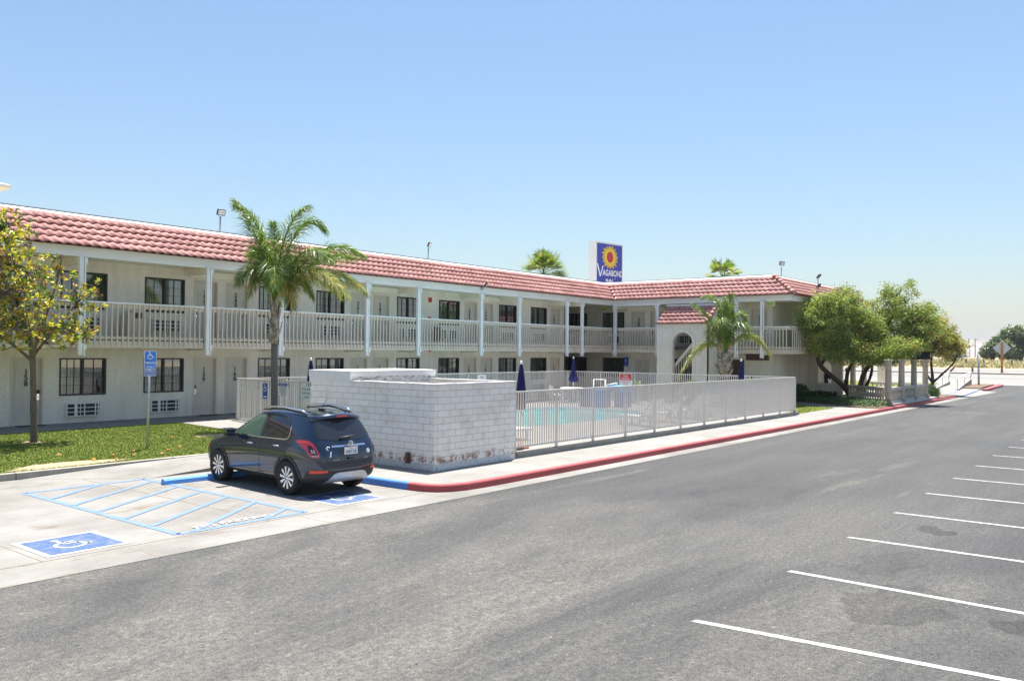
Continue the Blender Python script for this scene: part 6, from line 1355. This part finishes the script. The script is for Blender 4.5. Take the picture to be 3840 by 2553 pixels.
for i in range(ncl):
    x = random.choice((random.uniform(150, 175), random.uniform(160, 330))); y = random.uniform(.02*x, .32*x); P.append((x, y, tz(x)+.2, random.uniform(.35, .85)))
P = np.array(P); cnt = 46; idx = np.repeat(np.arange(ncl), cnt); n = len(idx); off = rng.normal(size=(n, 3)); off /= np.linalg.norm(off, axis=1)[:, None]; off *= rng.random((n, 1))**.5
PP = P[idx, :3]+off*P[idx, 3][:, None]*np.array([1.7, 1.7, .7]); D, E_ = rot_basis(n); V, F = leaves(PP, D, E_, .55, .22); base = rng.integers(0, 2, ncl)
tag(fastmesh('desert_brush', V, F, ['sage_a', 'sage_b'], base[idx]), 'dry sage brush covering the desert beyond the street', 'brush', kind='stuff')
# ================================================================ PARKED CAR
CS = 1.045
car = thing('parked_car', (11.16, 13.70, 0), 'dark blue-grey compact crossover parked in the accessible bay beside the block enclosure', 'car')
CM = Matrix.Translation((11.14, 13.74, .006)) @ Matrix.Rotation(R(-3.35), 4, 'Z') @ Matrix.Diagonal((.965, 1.03, .99, 1))
def cb(mb, name, parent=None):
    mb.v = [tuple(CM @ Vector(p)) for p in mb.v]; return mb.build(name, parent or car)
ST = [
 # j:   0            1                2                3               4               5                6                 7                 8      (x,y,z)
 [(0,-.70,.30),(.56,-.72,.28),(.66,-.83,.36),(.70,-.865,.60),(.69,-.845,.86),(.67,-.77,1.08),(.585,-.47,1.50),(.43,-.43,1.60),(0,-.42,1.615)],
 [(0,-.60,.24),(.70,-.58,.25),(.82,-.60,.35),(.85,-.62,.62),(.842,-.60,.90),(.775,-.58,1.11),(.605,-.33,1.55),(.44,-.30,1.625),(0,-.30,1.64)],
 [(0,-.34,.22),(.76,-.34,.24),(.872,-.36,.34),(.892,-.37,.62),(.886,-.36,.92),(.82,-.34,1.12),(.622,-.10,1.578),(.45,-.08,1.64),(0,-.08,1.655)],
 [(0,0,.20),(.78,0,.23),(.872,0,.34),(.893,0,.62),(.884,0,.90),(.832,.0,1.095),(.632,.15,1.592),(.46,.15,1.652),(0,.15,1.668)],
 [(0,.5,.20),(.78,.5,.23),(.862,.5,.34),(.884,.5,.60),(.884,.5,.88),(.84,.5,1.07),(.640,.55,1.60),(.46,.55,1.658),(0,.55,1.674)],
 [(0,1.0,.20),(.78,1.0,.23),(.860,1.0,.34),(.880,1.0,.60),(.884,1.0,.87),(.842,1.0,1.055),(.636,.98,1.592),(.46,.98,1.650),(0,.98,1.668)],
 [(0,1.5,.20),(.78,1.5,.23),(.862,1.5,.34),(.882,1.5,.60),(.884,1.5,.86),(.84,1.5,1.04),(.612,1.38,1.548),(.45,1.40,1.605),(0,1.42,1.625)],
 [(0,2.0,.20),(.78,2.0,.23),(.868,2.0,.34),(.888,2.0,.60),(.884,2.0,.86),(.836,2.0,1.02),(.66,1.80,1.33),(.48,1.84,1.38),(0,1.88,1.405)],
 [(0,2.4,.22),(.76,2.4,.24),(.868,2.4,.36),(.888,2.4,.62),(.878,2.4,.84),(.82,2.4,.985),(.715,2.22,1.075),(.52,2.28,1.12),(0,2.34,1.14)],
 [(0,2.8,.24),(.74,2.8,.26),(.856,2.8,.38),(.876,2.8,.62),(.86,2.8,.80),(.79,2.8,.93),(.66,2.80,.985),(.45,2.82,1.02),(0,2.85,1.035)],
 [(0,3.15,.24),(.66,3.12,.26),(.80,3.10,.38),(.83,3.10,.58),(.80,3.10,.76),(.72,3.14,.86),(.58,3.16,.905),(.40,3.2,.935),(0,3.22,.95)],
 [(0,3.36,.28),(.52,3.32,.28),(.68,3.28,.38),(.72,3.29,.56),(.69,3.29,.70),(.62,3.30,.79),(.50,3.33,.82),(.34,3.37,.84),(0,3.40,.85)]]
def car_body():
    rear = [[(x*s, y-d*(1 if j < 5 else .8), z) for j, (x, y, z) in enumerate(ST[0])] for s, d in ((0, .055), (.45, .05), (.85, .022))]
    front = [[(x*s, y+d, z) for x, y, z in ST[-1]] for s, d in ((.8, .03), (.4, .06), (0, .07))]
    S_ = rear+ST+front; bmx = bmesh.new(); G = []
    for st in S_: G.append([bmx.verts.new(p) for p in st])
    H_ = [[bmx.verts.new((-p[0], p[1], p[2])) for p in st] for st in S_]
    for g, fl in ((G, 0), (H_, 1)):
        for i in range(len(g)-1):
            for j in range(8):
                q = [g[i][j], g[i+1][j], g[i+1][j+1], g[i][j+1]]
                bmx.faces.new(q[::-1] if fl else q)
    bmesh.ops.remove_doubles(bmx, verts=bmx.verts[:], dist=1e-4)
    # drop faces that collapsed
    bmesh.ops.dissolve_degenerate(bmx, edges=bmx.edges[:], dist=1e-5); bmesh.ops.recalc_face_normals(bmx, faces=bmx.faces[:])
    me = bpy.data.meshes.new('cb'); bmx.to_mesh(me); bmx.free(); o = bpy.data.objects.new('cb', me); col.objects.link(o)
    sb = o.modifiers.new('s', 'SUBSURF'); sb.levels = 3; sb.render_levels = 3
    cut = []
    for yy in (0, 2.555):
        for sx in (-1, 1):
            m = MB(); m.lathe((sx*.80, yy, .345), [(.385, -.24), (.385, .24)], 'rubber', 48, 'X', False); c = m.build('cut'); bmc = bmesh.new(); bmc.from_mesh(c.data); bmesh.ops.recalc_face_normals(bmc, faces=bmc.faces[:]); bmc.to_mesh(c.data); bmc.free()
            bo = o.modifiers.new('b', 'BOOLEAN'); bo.object = c; bo.operation = 'DIFFERENCE'; bo.solver = 'EXACT'; cut.append(c)
    dg = bpy.context.evaluated_depsgraph_get(); ev = o.evaluated_get(dg); out = bpy.data.meshes.new_from_object(ev)
    bpy.data.objects.remove(o)
    for c in cut: bpy.data.objects.remove(c)
    return out
cbm = car_body(); cbm.name = 'body'; cbm.materials.clear(); cbm.materials.append(MAT['car_paint']); cbm.materials.append(MAT['black_plastic'])
for p in cbm.polygons:
    p.use_smooth = True; c = p.center
    arch = any(abs(math.hypot(c.y-yy, c.z-.345)-.385) < .02 and abs(c.x) < .875 for yy in (0, 2.555)) and abs(p.normal.x) < .5
    p.material_index = 1 if (arch or c.z < .30 or (abs(p.normal.x) > .9 and abs(c.x) < .6)) else 0
bvh = BVHTree.FromPolygons([v.co.copy() for v in cbm.vertices], [tuple(p.vertices) for p in cbm.polygons])
def decal(poly, direc, mat, mb=None, off=.004, step=.05, U=None):
    """poly in (a,z) seen against direction direc ('L','R','B','F' or vector); projected on the body"""
    D = {'L': Vector((1, 0, 0)), 'R': Vector((-1, 0, 0)), 'B': Vector((0, 1, 0)), 'F': Vector((0, -1, 0))}.get(direc, None) if isinstance(direc, str) else Vector(direc).normalized()
    U = {'L': Vector((0, 1, 0)), 'R': Vector((0, 1, 0)), 'B': Vector((1, 0, 0)), 'F': Vector((1, 0, 0))}[direc] if isinstance(direc, str) else Vector(U)
    bmx = bmesh.new(); bmx.faces.new([bmx.verts.new((a, b, 0)) for a, b in poly])
    A = [p[0] for p in poly]; B = [p[1] for p in poly]
    for lo, hi, no in ((min(A), max(A), (1, 0, 0)), (min(B), max(B), (0, 1, 0))):
        k = math.ceil(lo/step)*step
        while k < hi: bmesh.ops.bisect_plane(bmx, geom=bmx.verts[:]+bmx.edges[:]+bmx.faces[:], plane_co=(k if no[0] else 0, k if no[1] else 0, 0), plane_no=no); k += step
    V = []; idx = {}
    for v in bmx.verts:
        o = U*v.co.x+Vector((0, 0, v.co.y))-D*4; h, n, _, _ = bvh.ray_cast(o, D)
        if h is None: h, n, _, _ = bvh.find_nearest(U*v.co.x+Vector((0, 0, v.co.y))-D*.5)
        if n.dot(D) > 0: n = -n
        idx[v] = len(V); V.append(h+(n*.6-D*.4).normalized()*off)
    F = [tuple(idx[v] for v in f.verts) for f in bmx.faces]; bmx.free()
    mb = mb or MB(); mb.add(V, F, mat, True); return mb
cbm.transform(CM); bo_ = bpy.data.objects.new('body', cbm); col.objects.link(bo_); bo_.parent = car; bo_.matrix_parent_inverse = parent_inv(car)
def strip_poly(pts, w_):
    P = [Vector(p) for p in pts]; Lf = []; Rt_ = []
    for i, p in enumerate(P):
        d = (P[min(i+1, len(P)-1)]-P[max(i-1, 0)]).normalized(); q = Vector((-d.y, d.x))*w_/2; Lf.append(tuple(p+q)); Rt_.append(tuple(p-q))
    return [[Lf[i], Lf[i+1], Rt_[i+1], Rt_[i]] for i in range(len(P)-1)]
def dstrip(pts, w_, direc, mat, mb, off=.005, step=.08):
    for q in strip_poly(pts, w_): decal(q, direc, mat, mb, off, step)
for sd2 in ('L', 'R'):
    sx = -1 if sd2 == 'L' else 1
    fwn = [(1.99, 1.085), (1.80, 1.26), (1.60, 1.405), (1.42, 1.492), (1.22, 1.525), (1.04, 1.535), (1.00, 1.09)]
    rwn = [(.92, 1.093), (.955, 1.537), (.60, 1.533), (.34, 1.50), (.17, 1.44), (.08, 1.34), (.03, 1.20), (.05, 1.13), (.12, 1.108)]
    m = decal(fwn, sd2, 'car_lit_look_glass', step=.06, off=.006); o = cb(m, 'front_window')
    m = decal(rwn, sd2, 'car_glass', step=.06, off=.006); o = cb(m, 'rear_window')
    m = decal([(1.045, 1.05), (1.045, 1.545), (.905, 1.545), (.905, 1.05)], sd2, 'black_plastic', step=.06, off=.004)
    dstrip([(.235, 1.12), (.30, 1.49)], .022, sd2, 'black_plastic', m, .009)
    dstrip([(2.02, 1.07), (1.80, 1.28), (1.60, 1.425), (1.42, 1.512), (1.0, 1.555), (.60, 1.552), (.33, 1.52), (.15, 1.455)], .03, sd2, 'black_plastic', m, .004); cb(m, 'pillar_trim')
    m = MB(); dstrip([(2.02, 1.072), (1.5, 1.076), (1.0, 1.080), (.5, 1.088), (.14, 1.095), (.05, 1.11), (.008, 1.17), (.02, 1.26), (.05, 1.36)], .022, sd2, 'chrome', m, .011); cb(m, 'window_trim')
    m = MB()   # door seams
    for pts in ([(.965, 1.05), (.965, .38)], [(2.05, 1.0), (2.10, .80), (2.08, .5), (2.02, .38)], [(.0, 1.10), (-.06, .98), (.02, .85), (.28, .66), (.42, .50), (.46, .38)], [(.46, .40), (2.02, .395)]): dstrip(pts, .010, sd2, 'black_ink', m, .002, .06)
    cb(m, 'door_seams')
    m = MB()
    for q in ([(.44, .34), (.44, .23), (2.12, .23), (2.12, .34)],): decal(q, sd2, 'black_plastic', m, .010, .1)
    for yy in (0, 2.555):
        pts = [(yy+.415*math.cos(R(a)), .345+.415*math.sin(R(a))) for a in range(-18, 199, 12)]
        for q in strip_poly(pts, .058): decal(q, sd2, 'black_plastic', m, .012, .2)
    cb(m, 'cladding')
    for yh in (.98+.18, .12+.10):
        m = MB(); x = sx*.905; zh = .945 if yh > 1 else .965; P = [(x, yh, zh), (x+sx*.018, yh+.04, zh+.004), (x+sx*.02, yh+.16, zh+.004), (x, yh+.21, zh)]; m.tube(P, [.010, .016, .016, .010], 'chrome', 8); cb(m, 'door_handle')
    m = MB(); m.obox((sx*1.00, 1.90, 1.12), (1, 0, 0), (0, 1, 0), (0, 0, 1), .105, .055, .075, 'car_paint'); m.obox((sx*.90, 1.90, 1.075), (1, .0, .2), (0, 1, 0), (0, 0, 1), .09, .03, .02, 'black_plastic'); m.obox((sx*1.0, 1.842, 1.12), (1, 0, 0), (0, 1, 0), (0, 0, 1), .085, .003, .058, 'car_glass')
    o = cb(m, 'wing_mirror'); bv = o.modifiers.new('b', 'BEVEL'); bv.width = .03; bv.segments = 3
    m = MB(); m.tube([(sx*.56, -.22, 1.63), (sx*.575, -.05, 1.685), (sx*.585, .5, 1.715), (sx*.58, 1.05, 1.70), (sx*.55, 1.28, 1.655)], [.012, .018, .018, .018, .010], 'chrome', 8)
    m.tube([(sx*.565, -.22, 1.60), (sx*.585, .5, 1.685), (sx*.56, 1.28, 1.63)], .016, 'black_plastic', 8); cb(m, 'roof_rail')
    # tail lamp: wraps the corner, seen from the diagonal
    U = Vector((1, -1*-sx*-1, 0)).normalized() if False else Vector((1, 1*sx*-1, 0)).normalized()*1.0
    dvec = Vector((-sx, 1, 0)).normalized(); U = Vector((1*sx*-1, -1, 0)).normalized()   # a grows rearwards along the car and inwards
    # a = (-sx*x - y)/sqrt2
    A_of = lambda x, y: (-sx*x*sx*sx-y)/math.sqrt(2)
    a0 = (-.88+.32)/math.sqrt(2); a1_ = (-.53+.83)/math.sqrt(2)
    lamp = [(a0-.03, 1.10), (a0+.10, 1.125), (a0+.26, 1.115), (a0+.36, 1.06), (a0+.43, .98), (a0+.49, .88), (a0+.50, .80), (a0+.36, .79), (a0+.28, .82), (a0+.21, .92), (a0+.08, 1.02)]
    m = decal(lamp, dvec, 'tail_red', None, .014, .04, U)
    inn = [(a0+.24, 1.04), (a0+.32, 1.02), (a0+.40, .93), (a0+.45, .86), (a0+.36, .85), (a0+.28, .90)]; decal(inn, dvec, 'tail_dark', m, .017, .04, U)
    for t_ in (0, .045): decal([(a0+.31+t_, .95), (a0+.335+t_, .95), (a0+.365+t_, .88), (a0+.34+t_, .88)], dvec, 'tail_white', m, .020, .04, U)
    decal([(a0+.34, .822), (a0+.48, .822), (a0+.48, .836), (a0+.34, .836)], dvec, 'tail_white', m, .020, .04, U)
    decal([(a0+.02, 1.085), (a0+.22, 1.095), (a0+.22, 1.08), (a0+.02, 1.075)], dvec, 'reflector_red', m, .019, .04, U)
    cb(m, 'tail_lamp')
    m = decal([(3.06, .80), (3.18, .78), (3.12, .70), (3.02, .74)], sd2, 'amber', step=.05, off=.01); cb(m, 'side_marker')
# rear
m = decal([(-.62, 1.145), (-.30, 1.10), (.30, 1.10), (.62, 1.145), (.67, 1.20), (.60, 1.36), (.555, 1.485), (-.555, 1.485), (-.60, 1.36), (-.67, 1.20)], 'B', 'car_glass', step=.06, off=.008); cb(m, 'rear_windscreen')
m = decal([(-.56, 1.56), (.56, 1.56), (.74, 1.16), (-.74, 1.16)], 'F', 'car_glass', step=.08, off=.008); cb(m, 'windscreen')
m = MB(); V = []
for x in np.linspace(-.60, .60, 13): zz = 1.632-.05*(abs(x)/.6)**3-.012*abs(x); V += [(x, -.30+.03*abs(x), zz+.012), (x, -.62+.16*(abs(x)/.6)**2, zz-.055), (x, -.60+.16*(abs(x)/.6)**2, zz-.10), (x, -.42+.04*abs(x), zz-.105)]
m.add(V, [(i*4+k, (i+1)*4+k, (i+1)*4+(k+1) % 4, i*4+(k+1) % 4) for i in range(12) for k in range(4)]+[(0, 1, 2, 3), (51, 50, 49, 48)], 'car_paint', True); sp_ = cb(m, 'spoiler')
m = MB(); m.box(-.13, .13, -.637, -.615, 1.555, 1.578, 'reflector_red'); cb(m, 'brake_light', sp_)
m = MB(); dstrip([(-.42, .995), (.42, .995)], .034, 'B', 'chrome', m, .022); dstrip([(-.42, 1.02), (.42, 1.02)], .018, 'B', 'black_ink', m, .010); cb(m, 'chrome_bar')
m = MB(); m.lathe((0, -.905, 1.045), [(.058, 0), (.058, -.018), (.044, -.018)], 'chrome', 24, 'Y'); m.lathe((0, -.925, 1.045), [(.043, 0), (.043, -.003)], 'alloy_dark', 24, 'Y')
for k in (-1, 0, 1): m.obox((k*.022, -.931, 1.045+k*.012), (1, 0, .3), (0, 1, 0), (-.3, 0, 1), .010, .003, .022, 'chrome')
cb(m, 'emblem')
m = MB(); m.box(-.165, .165, -.938, -.925, .835, 1.0-.028, 'plate_white'); pl = cb(m, 'licence_plate')
m = MB(); F = Flat(m, (0, -.9395, .905), (1, 0, 0), (0, 0, 1)); F.text('8AEV128', 0, -.048, .088, 'plate_ink', .004, .80); F.text('California', 0, .035, .034, 'red_sign', .0, 1.0); F.rect(.10, .036, .14, .056, 'red_sign'); cb(m, 'plate_text', pl)
m = decal([(-.22, .80), (.22, .80), (.27, .985), (-.27, .985)], 'B', 'alloy_dark', step=.06, off=.003); cb(m, 'plate_recess')
m = MB(); m.box(-.06, .06, -.945, -.93, .735, .77, 'black_ink'); cb(m, 'tailgate_handle')
m = MB()
for pts in ([(-.68, 1.10), (-.60, .95), (-.57, .80), (-.52, .70), (-.40, .665), (0, .655), (.40, .665), (.52, .70), (.57, .80), (.60, .95), (.68, 1.10)],): dstrip(pts, .011, 'B', 'black_ink', m, .003, .06)
cb(m, 'tailgate_seam')
m = decal([(-.83, .525), (-.83, .30), (-.5, .27), (.5, .27), (.83, .30), (.83, .525), (.60, .56), (.35, .515), (-.35, .515), (-.60, .56)], 'B', 'black_plastic', step=.06, off=.012)
for sx in (-1, 1): decal([(sx*.80, .55), (sx*.55, .55), (sx*.52, .51), (sx*.80, .49)], 'B', 'reflector_red', m, .018, .06)
bpr = cb(m, 'rear_bumper')
m = decal([(-.56, .30), (-.38, .47), (-.28, .49), (.28, .49), (.38, .47), (.56, .30)], 'B', 'silver_trim', step=.06, off=.024); cb(m, 'skid_plate')
m = MB(); P = [(-.17, -.80, 1.155), (0, -.815, 1.165), (.15, -.80, 1.185)]; m.tube(P, [.02, .024, .014], 'black_plastic', 8); m.tube([(-.17, -.80, 1.155), (-.12, -.79, 1.14)], .025, 'black_plastic', 8); cb(m, 'wiper')
m = MB(); m.obox((-.02, .0, 1.675), (1, 0, 0), (0, 1, 0), (0, 0, 1), .035, .075, .018, 'black_plastic'); m.tube([(-.02, -.02, 1.69), (-.02, -.02, 1.705)], .014, 'chrome', 8); m.tube([(-.02, -.02, 1.70), (-.02, -.17, 1.93)], [.006, .003], 'black_plastic', 5); cb(m, 'antenna')
m = MB(); F = Flat(m, (0, -.945, 0), (1, 0, 0), (0, 0, 1)); F.text('ENCORE', -.37, .735, .034, 'chrome', .002, 1.1); F.text('PREMIUM', .37, .735, .028, 'chrome', .002, 1.0); cb(m, 'badges')
m = MB(); q = (.49, .86)
for r_, mt, of in ((.048, 'plate_white', .006), (.036, 'plate_ink', .008), (.026, 'plate_white', .010)): decal([(q[0]+r_*math.cos(2*math.pi*k/16), q[1]+r_*math.sin(2*math.pi*k/16)) for k in range(16)], 'B', mt, m, of, .1)
cb(m, 'round_sticker'); m = MB(); decal([(-.46, .90), (-.43, .905), (-.455, .80), (-.49, .79)], 'B', 'plate_white', m, .007, .2); dstrip([(-.50, .93), (-.54, .97), (-.50, 1.0), (-.45, .985)], .014, 'B', 'plate_white', m, .007, .2); decal([(-.45, .86), (-.40, .85), (-.43, .80)], 'B', 'plate_ink', m, .007, .2); cb(m, 'ribbon_sticker')
# wheels
for yy in (0, 2.555):
    for sx in (-1, 1):
        c = Vector((sx*.775, yy, .345)); m = MB(); P = [(.225, -.095), (.30, -.112), (.335, -.10), (.345, -.06), (.345, .06), (.335, .10), (.30, .112), (.225, .095)]
        m.lathe(c, P, 'rubber', 48, 'X'); tyre_parent = empty('wheel', tuple(CM @ c), None, None); tyre_parent.parent = car; tyre_parent.matrix_parent_inverse = parent_inv(car); WORLD_INV[tyre_parent.name] = Matrix.Translation(-(CM @ c))
        for yg in (-.05, 0, .05): pass
        cb(m, 'tyre', tyre_parent)
        r_ = MB(); r_.lathe(c+Vector((sx*.062, 0, 0)), [(.235, 0), (.235, sx*.03), (.222, sx*.036)] if sx > 0 else [(.222, -.036), (.235, -.03), (.235, 0)], 'alloy', 40, 'X', cap=False); r_.lathe(c+Vector((sx*.05, 0, 0)), [(.228, -.004), (.228, .004)], 'alloy_dark', 40, 'X', False)
        cx_ = c.x+sx*.096
        for k in range(10):
            a = 2*math.pi*k/10+.1; a2 = .13 if k % 2 else -.02
            e = Vector((0, math.cos(a), math.sin(a))); q = Vector((0, -math.sin(a), math.cos(a))); P4 = [e*.05-q*.013, e*.05+q*.013, e*.215+q*.036, e*.222+q*.0, e*.215-q*.020]
            f = [Vector((cx_-sx*.012*(0 if p.length < .1 else 0), c.y+p.y, c.z+p.z)) for p in P4]; b = [p-Vector((sx*.03, 0, 0)) for p in f]
            r_.add(f+b, [(0, 1, 2, 3, 4), (0, 5, 6, 1), (1, 6, 7, 2), (2, 7, 8, 3), (3, 8, 9, 4), (4, 9, 5, 0)], 'alloy')
        r_.lathe(c+Vector((sx*.09, 0, 0)), [(.052, 0), (.05, sx*.012)] if sx > 0 else [(.05, -.012), (.052, 0)], 'alloy', 20, 'X'); cb(r_, 'rim', tyre_parent)
# wheel stop in front of the car
m = MB(); V = []
a, b = Vector((9.36, 16.74, 0)), Vector((11.25, 16.60, 0)); d = (b-a).normalized(); q = Vector((-d.y, d.x, 0))
for p in (a, b): V += [p-q*.085+Vector((0, 0, .006)), p-q*.07+Vector((0, 0, .09)), p-q*.035+Vector((0, 0, .125)), p+q*.035+Vector((0, 0, .125)), p+q*.07+Vector((0, 0, .09)), p+q*.085+Vector((0, 0, .006))]
m.add(V, [(k, k+1, k+7, k+6) for k in range(5)]+[(0, 1, 2, 3, 4, 5), (11, 10, 9, 8, 7, 6)], 'stop_paint'); tag(m.build('wheel_stop'), 'blue painted concrete wheel stop at the nose of the parked car', 'wheel stop')
# ================================================================ AIR
m = NT('haze_air'); m.t.nodes.remove(m.b); pv = m.n('ShaderNodeVolumePrincipled'); pv.inputs['Color'].default_value = (.80, .86, 1, 1); pv.inputs['Density'].default_value = HZD = 1.1e-4; pv.inputs['Anisotropy'].default_value = .0
m.l(pv.outputs[0], m.out.inputs['Volume'])
b = MB(); b.box(-600, 9500, -6500, 7500, -9, 110, 'haze_air'); hz = b.build('haze'); hz['kind'] = 'stuff'; hz['label'] = 'thin pale air between here and the hills'
